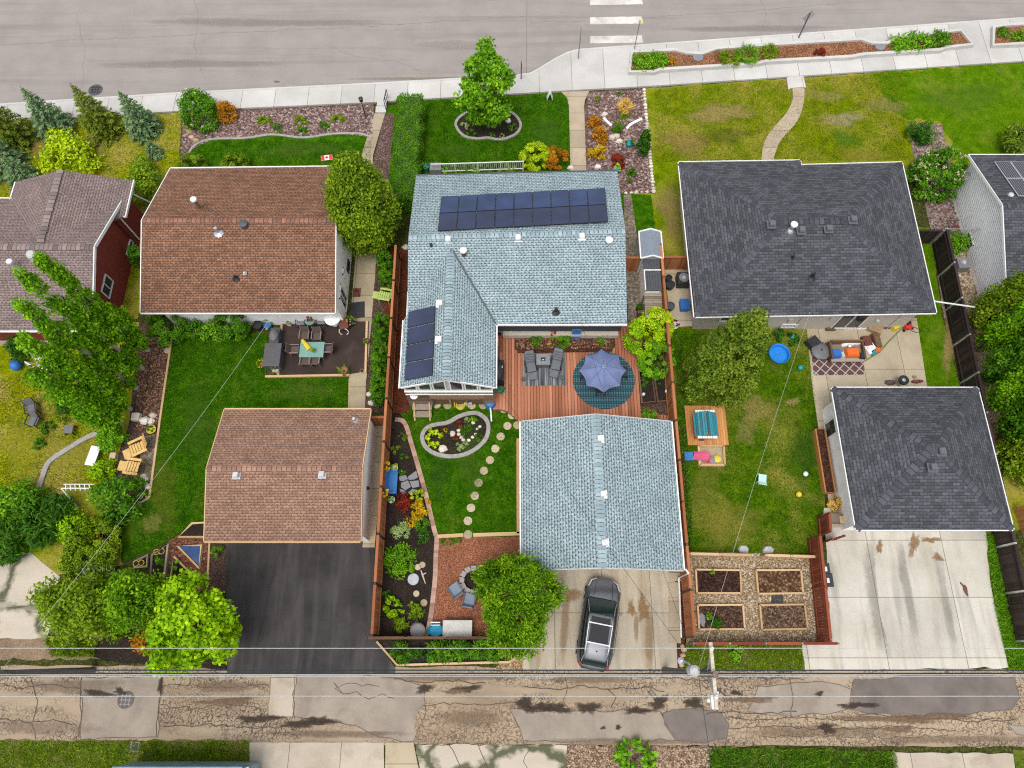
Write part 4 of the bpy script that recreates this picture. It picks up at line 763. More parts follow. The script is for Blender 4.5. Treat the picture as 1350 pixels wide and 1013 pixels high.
def shrub(name,label,cat,x,y,rp,h,kind,mat,group=None,flower=None,sx=1.0,sy=1.0,stem=True,z=0.0):
    """x,y,rp: middle and radius of the plant as the photograph shows it, in pixels; h its height"""
    NP[0]+=1; p,s=spot(x,y,z+h*.5); r=1.08*rp/s; pr,L,wr,dn,ex=SH[kind]
    L=L*min(1.7,1+.55*max(0,r-.5)); L=min(L,.25*r+.05) if kind not in('tuft','fern') else min(L,r*.9)
    root=thing(name,label,cat,(p.x,p.y,z),0,group)
    n=int(min(9000,dn*(3.4+2.2*max(0,1-r*1.5))*(PI*r*r*1.3+2*PI*r*h*.6)/(.5*L*L*wr*1.0)*.55)); n=max(n,200)
    crown(root,'foliage',r,.02 if h<1.3 else h*.08,h,pr,mat,n,L,L*wr,seed=NP[0],sx=sx,sy=sy,**ex)
    if stem:
        m=MB(); q=random.Random(NP[0])
        for i in range(4 if r>.4 else 2): a=q.uniform(0,6.28); m.tube([(0,0,-.04),(math.cos(a)*r*.25,math.sin(a)*r*.25,h*.35),(math.cos(a)*r*.5,math.sin(a)*r*.5,h*.65)],[.03*min(1,r+.3),.02,.008],5,.5)
        m.build('stem','bark',root,local=True)
    if flower:
        fm,fn,fs=flower; crown(root,'blossoms',r*1.1,h*.3,h*1.06,pr,fm,fn,fs,fs*.8,seed=NP[0]+500,sx=sx,sy=sy,clump=.12,fill=.85,nc=max(12,fn//9))
    return root
def spruce(label,base,tip,mat,group,rfac=.38,name='spruce_tree'):
    NP[0]+=1; q=np.random.RandomState(NP[0]); b=G(*base); h=hgt(base[0]*0+tip[0],tip[1],b.y); h=max(.7,h); R0=h*rfac
    root=thing(name,label,'tree',b,0,group); trunk(root,h,.05+.012*h,0,seed=NP[0])
    Cs=[];Ns=[];Ts=[];Rn=[];Ls=[]
    z=.12
    while z<h*.98:
        t=z/h; rad=R0*(1-t)**.9+.03; nb=max(5,int(9*(1-t)+5)); ph=q.rand()*6.28; lift=.15-.35*(1-t)
        for i in range(nb):
            a=ph+2*PI*i/nb+q.uniform(-.2,.2); rl=rad*q.uniform(.75,1.12); br=q.rand()*.5; m=max(6,int(rl*34))
            s=np.sqrt(q.rand(m)); side=q.uniform(-1,1,m)*.30*rl*(1-s*.75); d=np.array([math.cos(a),math.sin(a),lift]); e=np.array([-math.sin(a),math.cos(a),0])
            C=np.outer(s*rl,d)+np.outer(side,e)+np.array([0,0,z])+q.normal(size=(m,3))*.02; C[:,2]+= -.10*(s*rl)**2*.5
            Cs.append(C); Ts.append(d+np.outer(np.sign(side)*.8,e)+q.normal(size=(m,3))*.25); Ns.append(np.tile([0,0,1.0],(m,1))+q.normal(size=(m,3))*.35); Rn.append(br+.5*q.rand(m)*(.5+.5*s)+.1); Ls.append(np.full(m,.2)*(1-.35*t))
        z+=.14+.05*(1-t)*h*.2
    lead=10; C=np.stack([np.zeros(lead),np.zeros(lead),np.linspace(h*.9,h*1.02,lead)],1); Cs.append(C);Ts.append(np.tile([0,0,1.],(lead,1))+q.normal(size=(lead,3))*.3);Ns.append(q.normal(size=(lead,3)));Rn.append(q.rand(lead));Ls.append(np.full(lead,.14))
    C=np.concatenate(Cs);n=len(C);Ln=np.concatenate(Ls); leafmesh('crown',C,unit(np.concatenate(Ns)),np.concatenate(Ts),Ln*q.uniform(.8,1.3,n),Ln*.42,np.concatenate(Rn),mat,root); return root
def tree(name,label,x,y,zc,rp,h,z0,prof,mat,n,L,group=None,tr=.12,limbs=6,bark='bark',W=None,base=None,**kw):
    """x,y: middle of the crown in the photograph at height zc, or base: pixel of the trunk foot"""
    NP[0]+=1; p,s=spot(x,y,zc); r=rp/s
    if base: p=G(*base)
    root=thing(name,label,'tree',(p.x,p.y,0),0,group); trunk(root,h*.9,tr,limbs,r,bark,seed=NP[0])
    crown(root,'crown',r,z0,h,prof,mat,n,L,W,seed=NP[0],**kw); return root
g='young spruces in the left front lawn'
spruce('green spruce at the left end of the sidewalk row',(24,186),(1,122),'needle_green',g,.38)
spruce('blue-green spruce, second along the sidewalk from the left',(78,174),(36,116),'needle_blue',g)
spruce('olive green spruce between two bluer spruces by the sidewalk',(142,174),(99,112),'needle_green',g,.36)
spruce('blue-green spruce nearest the flowering bush by the sidewalk',(193,173),(165,121),'needle_blue',g,.38)
spruce('tiny blue spruce alone in the dry lawn',(206,205),(199,186),'needle_blue',g,.5)
spruce('blue spruce touching the taupe roof corner',(40,244),(14,206),'needle_blue',g,.44)
spruce('blue spruce behind the lime bush at the left edge',(14,222),(-18,172),'needle_blue',g,.42)
shrub('bush','large lime green bush in the dry left front lawn','bush',86,203,37,1.9,'loose','leaf_lime')
shrub('bush','loose green bush between the taupe roof and brown roof','bush',190,243,26,2.3,'loose','leaf_olive')
shrub('bush','small pale bush above the loose green bush','bush',187,219,14,1.2,'loose','leaf_olive')
shrub('bush','green bush beside the red siding wall','bush',182,338,11,1.8,'loose','leaf_green')
shrub('flowering_bush','dark green bush with white flowers beside the sidewalk','bush',260,143,25,2.5,'round','leaf_green',flower=('petal_white',150,.08))
shrub('bush','round orange bush at the sidewalk rock bed','bush',298,147,13.5,1.3,'round','leaf_orange')
g='low junipers in the left rock bed'
for x,y,l in ((347,159,'flat green juniper nearest the orange bush'),(396,159,'flat green juniper in the middle of the left rock bed'),(445,156,'flat green juniper nearest the black lamp post')): shrub('juniper',l,'bush',x,y,9,.35,'low','leaf_olive',g,sy=.6,stem=False)
g='small upright plants in the left rock bed'
for x,y,l in ((366,168,'small green plant between the first two flat junipers'),(399,171,'small green plant right above the dark front lawn edge'),(426,165,'small green plant between the last two flat junipers')): shrub('small_plant',l,'plant',x,y,6.5,.4,'round','leaf_hedge',g,stem=False)
g='clipped globes at the brown house front'
for x,y,l in ((254,219,'clipped olive globe bush at the left of the brown roof edge'),(312,219,'clipped olive globe bush further along the brown roof edge')): shrub('globe_bush',l,'bush',x,y,17,1.5,'globe','leaf_cedar',g)
# clipped hedge
a=G(541,125,1.7);b=G(530,262,1.7); hd=thing('hedge','tall clipped green hedge between the two front lawns','hedge',((a.x+b.x)/2,(a.y+b.y)/2,0)); q=np.random.RandomState(5)
Lh=(a-b).length/2; n=26000; u=q.uniform(-1,1,(n,3)); f=q.randint(0,5,n)
for i,(ax,sg) in enumerate(((0,-1),(0,1),(1,-1),(2,1),(2,1))): u[f==i,ax]=sg
k=np.sign(u)*np.abs(u)**1.0; hx=.88*(1-.12*np.abs(u[:,2:3]))
wv=1+.05*np.sin(u[:,1]*9)+.03*np.sin(u[:,1]*23+1)
C=np.stack([u[:,0]*hx[:,0]*wv,u[:,1]*Lh,.9+u[:,2]*.88*(1-.03*(np.abs(u[:,0])**4))],1)+q.normal(size=(n,3))*.05+0.10*np.stack([np.sin(u[:,1]*17+u[:,2]*3),np.zeros(n),np.sin(u[:,1]*29)*np.cos(u[:,0]*3+u[:,1]*11)],1)*.8
Nn=np.zeros((n,3)); 
for i,(ax,sg) in enumerate(((0,-1),(0,1),(1,-1),(2,1),(2,1))): Nn[f==i,ax]=sg
cl=.5+.25*np.sin(C[:,1]*3.1)*np.sin(C[:,0]*5+C[:,2]*4)
o=leafmesh('foliage',C,unit(Nn+q.normal(size=(n,3))*.55),q.normal(size=(n,3)),.10*(.7+.6*q.rand(n)),.065,cl*.6+.4*q.rand(n),'leaf_hedge',hd); o.rotation_euler=(0,0,math.atan2(-(a.x-b.x),a.y-b.y))
m=MB(); m.box((0,0,.85),(1.4,Lh*2-.25,1.6)); o=m.build('inner_branches','bark',hd,local=True); o.rotation_euler=(0,0,math.atan2(-(a.x-b.x),a.y-b.y))
# big cedar
tree('cedar_tree','tall bushy olive cedar at the white house corner',487,262,4.2,45,8.4,.3,'egg','leaf_cedar',38000,.2,tr=.18,limbs=4,W=.11,base=(493,322),upright=.45,clump=.5,fill=.6,nc=380)
g='small cedars along the wooden fence'
for x,y,rp,h,l in ((508,346,13,2.0,'first small cedar below the big cedar'),(509,368,12,1.9,'small cedar just above the lime lawn chair'),(504,427,13,2.1,'topmost clipped cedar of the lower fence row'),(503,444,13,2.0,'clipped cedar second from top of the lower fence row'),(502,460,13,2.1,'clipped cedar third from top of the lower fence row'),(501,476,13,2.0,'clipped cedar in the lower fence row level with the dining table'),(500,491,13.5,2.0,'clipped cedar third from the bottom of the fence row'),(500,505,13,2.1,'clipped cedar second from the bottom of the fence row'),(499,520,13,2.0,'lowest clipped cedar of the fence row above the garage')):
    shrub('cedar',l,'bush',x,y,rp,h,'cedar','leaf_hedge',g)
g='shrubs along the white house back wall'
for x,y,rp,h,k,mt,l in ((221,431,25,1.7,'globe','leaf_hedge','large clipped green mound at the left end of the white wall'),(306,428,22,1.8,'globe','leaf_hedge','clipped green mound under the brown roof edge near the barbecue'),(256,433,14,1.1,'loose','leaf_green','leafy green bush between the two clipped mounds, left one'),(281,434,14,1.0,'loose','leaf_maple','leafy green bush between the two clipped mounds, right one')): shrub('bush',l,'bush',x,y,rp,h,k,mt,g)
# columnar poplars
g='columnar poplars at the left back lawn'
for i,(bx,by,h,rp,l) in enumerate(((196,462,11.0,17,'slim columnar poplar nearest the red house'),(188,486,11.6,19,'tall columnar poplar second from the red house'),(180,512,11.0,20,'columnar poplar in the middle of the row'),(172,540,10.2,21,'columnar poplar second from the yellow chairs'),(160,562,8.6,20,'shorter columnar poplar nearest the yellow chairs'))):
    NP[0]+=1; p=G(bx,by); root=thing('poplar_tree',l,'tree',p,0,g); trunk(root,h*.92,.13,6,.5,'bark_pale',seed=NP[0]); crown(root,'crown',.80+.05*i,.7,h*1.0,'spire','leaf_poplar',9500,.17,.11,seed=NP[0],upright=.5,clump=.36,nc=170,fill=.35,loose=.3)
g='bushes in the left back garden'
for x,y,rp,h,k,mt,l in ((145,577,17,1.5,'round','leaf_maple','round bright bush beside the white slab table'),(134,621,14,1.1,'loose','leaf_bright','small lime bush below the white slab table'),(152,655,29,2.2,'loose','leaf_green','large pale green bush beside the yellow chairs'),(24,458,17,1.2,'loose','leaf_dark','dark bush under the taupe roof edge'),(84,540,13,.8,'loose','leaf_dark','low dark bush near the dark garden chairs'),(62,563,9,.5,'low','leaf_green','upper low green clump beside the dark garden chairs'),(50,586,8,.5,'low','leaf_green','lower low green clump in the yellow lawn'),(12,662,30,1.8,'loose','leaf_maple','bright bush at the left edge below the yellow lawn'),(55,688,36,1.7,'fern','leaf_dark','wide dark feathery juniper beside the concrete pad'),(8,715,34,1.6,'fern','leaf_dark','dark juniper at the left edge above the concrete pad'),(40,662,22,1.5,'loose','leaf_green','green bush behind the feathery juniper'),(78,672,18,1.4,'loose','leaf_dark','dark leafy bush beside the white trellis'),(97,697,20,1.5,'loose','leaf_bright','lime bush above the clipped evergreen mounds'),(146,690,14,1.2,'globe','leaf_dark','small dark clipped bush beside the orange pot'),(124,718,36,1.5,'globe','leaf_cedar','upper clipped evergreen mound in the left garden'),(116,742,34,1.3,'globe','leaf_cedar','lower clipped evergreen mound in the left garden'),(128,757,22,.9,'fern','leaf_silver','silvery bush below the clipped evergreen mounds'),(90,853,15,.6,'tuft','leaf_olive','green grass clump beside the alley dirt'),(208,742,8,.5,'round','leaf_green','small green plant in the long wooden bed'),(231,745,8,.5,'hosta','leaf_maple','leafy vegetables in the lower triangular planter'),(287,728,8,.5,'round','leaf_green','small green plant beside the asphalt driveway'),(190,848,16,1.0,'loose','leaf_orange','reddish brown bush under the spreading tree')):
    shrub('bush',l,'bush',x,y,rp,h,k,mt,g)
tree('tree','wide spreading olive green tree left of the bright maple',105,800,3.0,60,4.8,.6,'dome','leaf_olive',13000,.18,sy=.72,loose=.5,clump=.6,nc=120,fill=.2,tr=.14,limbs=9,bark='bark_pale')
tree('tree','smaller green tree between the olive tree and bright maple',180,792,2.6,42,4.4,.6,'dome','leaf_birch',8500,.17,sy=1.0,loose=.4,clump=.6,nc=80,fill=.25,tr=.11,limbs=7)
tree('maple_tree','bright yellow green maple at the asphalt driveway edge',255,826,3.4,60,5.6,1.2,'ball','leaf_bright',15000,.2,W=.17,loose=.5,clump=.5,nc=140,fill=.35,tr=.14,sy=1.05)
# centre front
tree('maple_tree','upright green maple in the kidney shaped front bed',643,118,4.0,37,6.5,.9,'ball','leaf_maple',12500,.22,W=.17,base=(644,168),loose=.7,clump=.42,nc=110,fill=.3,upright=.45)
shrub('bush','clipped lime yellow bush at the front porch','bush',706,208,20,1.3,'globe','leaf_lime'); shrub('bush','clipped orange bush beside the lime yellow bush','bush',733,209,15,1.3,'globe','leaf_orange')
g='hostas along the porch railing'
for i in range(7): shrub('hosta','leafy hosta behind the white porch railing','plant',583+15*i,222-.3*i,8,.35,'hosta','leaf_green' if i%3 else 'leaf_maple',g,stem=False)
g='plants in the maple bed'
for x,y,rp,mt,l in ((613,165,6,'leaf_silver','pale plant at the left of the maple bed'),(621,176,6,'leaf_hedge','green plant at the lower left of the maple bed'),(649,178,4,'leaf_hedge','tiny plant at the bottom of the maple bed'),(676,168,6,'leaf_hedge','green plant at the right of the maple bed'),(662,179,3,'leaf_silver','tiny pale plant near the stone in the maple bed')): shrub('small_plant',l,'plant',x,y,rp,.3,'hosta',mt,g,stem=False)
# rock garden
g='plants of the pink rock garden'
for x,y,rp,h,k,mt,l in ((824,141,12,.9,'tuft','leaf_tan','tan ornamental grass clump in the pink rock garden'),(823,152,8,.3,'tuft','leaf_olive','green base tuft below the tan grass clump'),(816,125,4,.25,'hosta','leaf_hedge','tiny green plant near the sidewalk in the rock garden'),(789,131,4,.25,'hosta','leaf_olive','tiny olive plant left near the sidewalk in the rock garden'),(784,160,8.5,.7,'loose','leaf_orange','topmost rusty bush in the rock garden'),(792,177,10,.8,'loose','leaf_orange','middle rusty bush in the rock garden'),(788,201,10,.8,'loose','leaf_gold','lowest golden rusty bush in the rock garden'),(816,168,8,.5,'round','leaf_hedge','round green bush inside the white stone arc'),(814,211,10,.6,'round','leaf_red','dark red barberry in the rock garden'),(833,230,7,.9,'cedar','leaf_hedge','dwarf conifer in the lower rock garden'),(813,223,4,.5,'round','leaf_lime','yellow green plant in the pot beside the barberry')): shrub('rock_garden_plant',l,'plant',x,y,rp,h,k,mt,g)
p=G(845,204); root=thing('juniper_tree','slim dark green columnar juniper at the white stone border','tree',p); trunk(root,2.2,.06,0); crown(root,'crown',.55,.05,2.4,'column','leaf_dark',4500,.14,.07,seed=9,upright=.6,clump=.24,nc=70)
# right lots
p,s_=spot(957,455,3.2)
tree('pine_tree','bushy olive green pine in front of the charcoal roof',950,465,2.5,54,8.8,.5,'pine','leaf_pine',30000,.17,W=.10,base=(936,506),clump=.40,fill=.5,nc=210,tr=.2,limbs=0,loose=.3,upright=.35)
shrub('juniper','dark spreading juniper on the grey stone bed','bush',1214,175,18,1.0,'fern','leaf_dark'); shrub('lilac_bush','big lilac bush with pale mauve flowers by the white siding','bush',1241,226,34,2.9,'round','leaf_green',flower=('petal_lilac',420,.11))
shrub('juniper','olive juniper behind the solar panel roof at the right edge','bush',1340,187,24,1.5,'fern','leaf_pine'); shrub('bush','green bush beside the small air conditioner','bush',1264,320,15,1.1,'loose','leaf_maple')
g='dense trees at the right edge'
for i,(bx,by,h,rr,mt,l) in enumerate(((1285,432,7.0,1.4,'leaf_cedar','olive cedar at the white siding corner'),(1290,462,10.5,1.15,'leaf_poplar','dark leafy poplar below the olive cedar'),(1296,500,10.5,1.2,'leaf_hedge','dark leafy poplar in the middle of the right edge'),(1304,535,10,1.15,'leaf_poplar','leafy poplar behind the charcoal garage corner'),(1317,573,8,1.1,'leaf_hedge','leafy poplar lowest on the right edge'),(1338,612,3.2,1.5,'leaf_cedar','olive bush below the right edge poplars'))):
    NP[0]+=1; p=G(bx,by); root=thing('poplar_tree' if i not in (0,5) else 'cedar_tree',l,'tree',p,0,g); trunk(root,h*.9,.13,4,.5,seed=NP[0]); crown(root,'crown',rr,.6,h,'spire' if i!=5 else 'dome',mt,14000,.18,.11,seed=NP[0],upright=.45,clump=.45,nc=210,fill=.4,loose=.25)
g='golden bushes beside the deck'
shrub('bush','bright lime cedar bush above the blue umbrella edge','bush',849,446,26,2.4,'globe','leaf_bright',g); shrub('bush','lime yellow cedar bush against the wooden lean-to','bush',864,430,23,2.3,'globe','leaf_lime',g); shrub('bush','green cedar bush beside the round rug','bush',866,476,24,2.2,'globe','leaf_maple',g)
g='plants in the deck planting bed'
for x,y,rp,h,k,mt,l in ((708,448,10.5,.7,'round','leaf_hedge','round green bush left in the deck bed'),(744,449,12,.75,'round','leaf_hedge','round green bush in the middle of the deck bed'),(790,450,9.5,.55,'loose','leaf_green','green bush right in the deck bed'),(725,455,6.5,.35,'hosta','leaf_lime','lime hosta in front of the red flowers'),(707,460,6.5,.3,'hosta','leaf_hedge','small hosta at the left front of the deck bed'),(717,459,6.5,.3,'hosta','leaf_silver','pale hosta at the front of the deck bed'),(731,458,3,.3,'hosta','petal_yellow','small yellow flowers in the deck bed'),(773,455,4,.2,'hosta','leaf_olive','tiny olive plant right of the round stone')): shrub('bed_plant',l,'plant',x,y,rp,h,k,mt,g,stem=False)
shrub('flower_plant','bright red flowering plant against the house wall','plant',726,442,9,.9,'loose','leaf_green',flower=('petal_red',260,.13))
shrub('bush','small green bush behind the blue garage','bush',857,549,12,.7,'round','leaf_maple')
g='plants in the kidney shaped back bed'
for x,y,rp,h,k,mt,l in ((573,577,12,.55,'hosta','leaf_lime','large lime hosta in the back kidney bed'),(615,569,8,.4,'tuft','leaf_hedge','green lily inside the stone ring'),(624,554,5,.3,'round','leaf_maple','bright green tuft at the top of the kidney bed'),(616,554,4,.2,'hosta','leaf_silver','pale tuft at the top of the kidney bed'),(606,559,4.5,.25,'hosta','leaf_red','red plant above the stone ring'),(601,578,4,.2,'hosta','leaf_red','dark red plant left of the stone ring'),(609,586,7.5,.2,'low','leaf_silver','grey-green mound below the stone ring'),(632,576,8,.15,'low','leaf_hedge','flat green carpet plant right of the stone ring'),(587,567,3,.2,'hosta','leaf_gold','tiny gold plant beside the lime hosta')): shrub('bed_plant',l,'plant',x,y,rp,h,k,mt,g,stem=False)
g='plants in the long fence bed'
for x,y,rp,h,k,mt,l in ((531,575,6,.3,'hosta','leaf_hedge','small plant at the top of the long fence bed'),(522,592,7,.4,'hosta','leaf_olive','pale leafy plant second in the long fence bed'),(532,602,5,.25,'hosta','leaf_hedge','small plant beside the brick edging above the bench'),(529,621,5,.25,'hosta','leaf_hedge','small plant just above the flagstones'),(550,653,9,.6,'globe','leaf_lime','lime ball shrub beside the flagstones'),(532,661,11,.7,'loose','leaf_red','dark red shrub below the blue bench'),(555,669,10,.6,'loose','leaf_gold','golden shrub along the brick edging'),(543,684,9.5,.6,'loose','leaf_gold','lower golden shrub beside the silver shrub'),(528,699,11.5,.6,'round','leaf_silver','round silvery shrub in the fence bed'),(557,692,9,.5,'round','leaf_green','green shrub along the brick edging bend'),(559,706,9,.4,'loose','leaf_dark','dark low shrub at the edging bend'),(526,738,20,1.0,'round','leaf_maple','large round green shrub in the fence bed'),(518,799,14,.6,'hosta','leaf_bright','bright leafy hosta in the lower fence bed'),(508,785,8,.3,'low','leaf_dark','dark plant behind the bright leafy hosta'),(548,806,10,.5,'fern','leaf_olive','feathery plant near the half barrel'),(529,824,10,.4,'fern','leaf_olive','loose feathery plant at the bottom of the fence bed')): shrub('bed_plant',l,'plant',x,y,rp,h,k,mt,g)
g='three little box plants at the shale edge'
for x,l in ((586,'left little box plant at the shale edge'),(595,'middle little box plant at the shale edge'),(604,'right little box plant at the shale edge')): shrub('box_plant',l,'plant',x,714,4.5,.3,'globe','leaf_hedge',g,stem=False)
g='feathery plants in the alley bed'
shrub('grass_clump','big bright lily clump in the alley bed','plant',530,860,16,.8,'tuft','leaf_hedge')
for x,l in ((573,'leftmost feathery plant in the alley bed'),(592,'second feathery plant from the lily clump'),(610,'third feathery plant from the lily clump'),(632,'feathery plant nearest the weeping tree'),(653,'feathery plant under the weeping tree')): shrub('feathery_plant',l,'plant',x,858,14,.8,'fern','leaf_green',g)
shrub('feathery_plant','small dark plant beside the lily clump','plant',551,862,9,.6,'fern','leaf_dark')
tree('birch_tree','round weeping birch beside the blue garage',682,792,3.6,57,6.2,.6,'ball','leaf_birch',30000,.24,W=.07,hang=.75,clump=.42,nc=230,fill=.5,sy=1.22,loose=.25,tr=.16,bark='bark_pale')
shrub('bush','small bright bush below the garden fence','bush',968,856,11,.6,'loose','leaf_maple'); shrub('bush','big leafy rhubarb clump on the red gravel by the alley','plant',838,1001,27,.8,'hosta','leaf_maple')
g='raised bed vegetables'
shrub('vegetable_plant','dark vegetable plant in the lower left raised bed','plant',945,823,7,.4,'fern','leaf_dark',g,stem=False,z=.1); shrub('vegetable_plant','light vegetable plant in the lower left raised bed','plant',934,813,5,.35,'loose','leaf_maple',g,stem=False,z=.1); shrub('vegetable_plant','leafy plant at the top of the upper left raised bed','plant',939,754,4,.3,'hosta','leaf_maple',g,stem=False,z=.1)
g='plants along the right yard house wall'
for x,y,l in ((1028,441,'dark leafy bush left of the patio by the wall'),(1010,445,'small dark bush beside the pine crown by the wall'),(1046,447,'small bush nearest the patio by the wall')): shrub('bush',l,'bush',x,y,8,.5,'loose','leaf_dark',g)
shrub('bush','green plants in the lower box beside the deck','plant',848,505,8,.5,'round','leaf_dark'); shrub('bush','small plant in the right box beside the deck','plant',872,508,7,.4,'hosta','leaf_dark'); shrub('dry_plant','dried tan shrub at the charcoal garage corner','plant',1102,664,9,.7,'loose','leaf_tan')
# grass growing wild in the verge and along the pad: ground cover nobody could count
def tufts(name,label,poly,n,mat,L,z=.03,seed=1,W=.03):
    q=np.random.RandomState(seed); P=np.array([(p.x,p.y) for p in GP(poly)]); lo,hi=P.min(0),P.max(0); pts=q.rand(n*4,2)*(hi-lo)+lo; ins=np.zeros(len(pts),bool)
    for (x0,y0),(x1,y1) in zip(P,np.roll(P,-1,0)):
        c=((y0>pts[:,1])!=(y1>pts[:,1]))&(pts[:,0]<(x1-x0)*(pts[:,1]-y0)/(y1-y0+1e-12)+x0); ins^=c
    pts=pts[ins][:n]; n=len(pts); T=q.normal(size=(n,3))*.5+np.array([0,0,1.]); Ln=L*(.5+q.rand(n)); C=np.concatenate([pts,(z+Ln*.4)[:,None]],1)
    return tag(leafmesh(name,C,q.normal(size=(n,3)),T,Ln,W,q.rand(n),mat,None),label,'grass',None,'stuff')
tufts('tall_grass','long green grass along the parking pad edge',[(1300,705),(1314,705),(1336,850),(1400,850),(1400,884),(1330,884),(1322,850),(1310,800),(1305,760)],9000,'leaf_maple',.32,seed=2)
tufts('verge_weeds','rough weeds growing on the lower right verge',[(935,985),(1178,991),(1188,1040),(932,1040)],9000,'leaf_green',.3,seed=3)
tufts('verge_grass','rough grass on the lower left verge',[(-100,977),(329,977),(330,1003),(326,1020),(-100,1030)],14000,'leaf_olive',.16,seed=4)
tufts('weeds','weeds along the wooden fence of the right yard',[(888,440),(900,440),(914,722),(901,728)],3800,'leaf_green',.24,seed=5)
tufts('weeds','weedy grass between garden fence and alley',[(905,849),(1057,849),(1060,884),(897,884)],5000,'leaf_olive',.16,seed=6)
tufts('pad_weeds','grass growing in the cracks of the left concrete pad',[(60,842),(130,846),(125,866),(70,866)],1800,'leaf_olive',.3,seed=7)
# loose stones and chips lying on the beds
def chips(name,label,poly,n,mat,s,z=.03,seed=1):
    q=np.random.RandomState(seed); P=np.array([(p.x,p.y) for p in GP(poly)]); lo,hi=P.min(0),P.max(0); pts=q.rand(n*4,2)*(hi-lo)+lo; ins=np.zeros(len(pts),bool)
    for (x0,y0),(x1,y1) in zip(P,np.roll(P,-1,0)):
        c=((y0>pts[:,1])!=(y1>pts[:,1]))&(pts[:,0]<(x1-x0)*(pts[:,1]-y0)/(y1-y0+1e-12)+x0); ins^=c
    pts=pts[ins][:n]; mb=MB()
    for x,y in pts:
        k=s*random.uniform(.5,1.4); a=random.uniform(0,6.28); vs=[(x+k*random.uniform(.7,1.2)*math.cos(a+i*PI/2),y+k*random.uniform(.6,1.1)*math.sin(a+i*PI/2),z) for i in range(4)]+[(x+k*random.uniform(-.25,.25),y+k*random.uniform(-.25,.25),z+k*random.uniform(.5,1.0))]
        mb.add(vs,[(0,1,4),(1,2,4),(2,3,4),(3,0,4)])
    return tag(mb.build(name,mat),label,'gravel',None,'stuff')
var('verge_stone',[(0.10,0.06,0.035),(0.24,0.15,0.09),(0.4,0.29,0.2),(0.5,0.42,0.33)],nz=.2); var('stone_mix',[(0.08,0.045,0.04),(0.17,0.1,0.085),(0.27,0.18,0.16),(0.45,0.38,0.35)],nz=.2); var('tan_stone_mix',[(0.2,0.12,0.06),(0.34,0.24,0.14),(0.5,0.4,0.28),(0.62,0.55,0.45)],nz=.2); var('chip_mix',[(0.05,0.022,0.014),(0.14,0.06,0.035),(0.26,0.13,0.075),(0.4,0.25,0.16)],nz=.2)
chips('gravel','reddish lava stones of the left rock bed',[(242,152),(492,139),(490,182),(440,175),(400,180),(360,176),(325,181),(283,182),(250,199),(240,204)],4200,'stone_mix',.09,.03,1)
chips('gravel','pinkish stones of the rock garden',[(776,124),(848,119),(860,253),(818,255),(775,224)],3000,'stone_mix',.09,.032,2)
chips('gravel','grey stones beside the white sided house',[(1197,167),(1239,165),(1260,250),(1282,330),(1246,330),(1228,300)],2600,'stone_mix',.08,.03,3)
chips('gravel','tan stones beside the air conditioner',[(1246,332),(1281,332),(1299,400),(1262,420)],1500,'tan_stone_mix',.09,.036,4)
chips('wood_chips','pale wood chips around the raised beds',[(902,729),(1071,733),(1090,846),(905,846)],6000,'tan_stone_mix',.05,.03,5)
chips('bark_chips','bark chips in the deck planting bed',[(680,441),(808,441),(806,462),(682,463)],900,'chip_mix',.06,.33,6)
chips('wood_chips','brown chips on the mulch bed by the left lawn',[(190,440),(224,446),(209,555),(186,568),(178,560),(184,480)],1500,'chip_mix',.06,.025,7)
chips('gravel','reddish gravel south of the alley',[(752,984),(938,986),(934,1030),(746,1030)],3600,'verge_stone',.06,.03,8)
chips('red_chips','red chips around the triangular planters',[(222,717),(236,708),(272,694),(273,773),(264,778),(228,788),(219,760)],1400,'chip_mix',.05,.03,9)

leafmat('grass_blade',(0.008,0.035,0.002),(0.025,0.075,0.004),(0.065,0.13,0.012),tr=.1,rough=.9); leafmat('grass_blade_dry',(0.04,0.055,0.005),(0.11,0.12,0.012),(0.2,0.18,0.03),tr=.1,rough=.9)
for nm,lab,poly,n,mt in (('grass','short grass of the dark lawn behind the white house',[(228,450),(350,443),(351,499),(461,499),(461,545),(300,545),(300,690),(250,692),(205,722),(163,740),(200,656),(212,560)],26000,'grass_blade'),('grass','short grass of the back lawn with stepping stones',[(527,548),(545,530),(655,530),(689,560),(688,706),(578,706),(560,650),(541,577)],14000,'grass_blade'),('grass','short grass of the front lawn around the maple',[(560,135),(750,124),(755,224),(550,226)],16000,'grass_blade'),('grass','short grass of the lawn with toys',[(890,440),(1063,442),(1074,520),(1088,690),(1073,726),(900,728)],24000,'grass_blade'),('grass','short grass of the patchy front lawn',[(864,118),(1190,96),(1195,212),(862,214)],26000,'grass_blade_dry'),('grass','short grass of the dry lawn with spruces',[(0,165),(240,150),(245,215),(190,260),(0,260)],12000,'grass_blade_dry'),('grass','short grass of the yellow left lawn',[(0,500),(60,480),(140,560),(145,640),(60,650),(0,640)],12000,'grass_blade_dry'),('grass','short grass of the dark front lawn of the white house',[(249,214),(264,193),(300,186),(490,186),(489,222),(249,224)],10000,'grass_blade')): tufts(nm,lab,poly,n,mt,.06,seed=n%97,W=.05,z=.03)
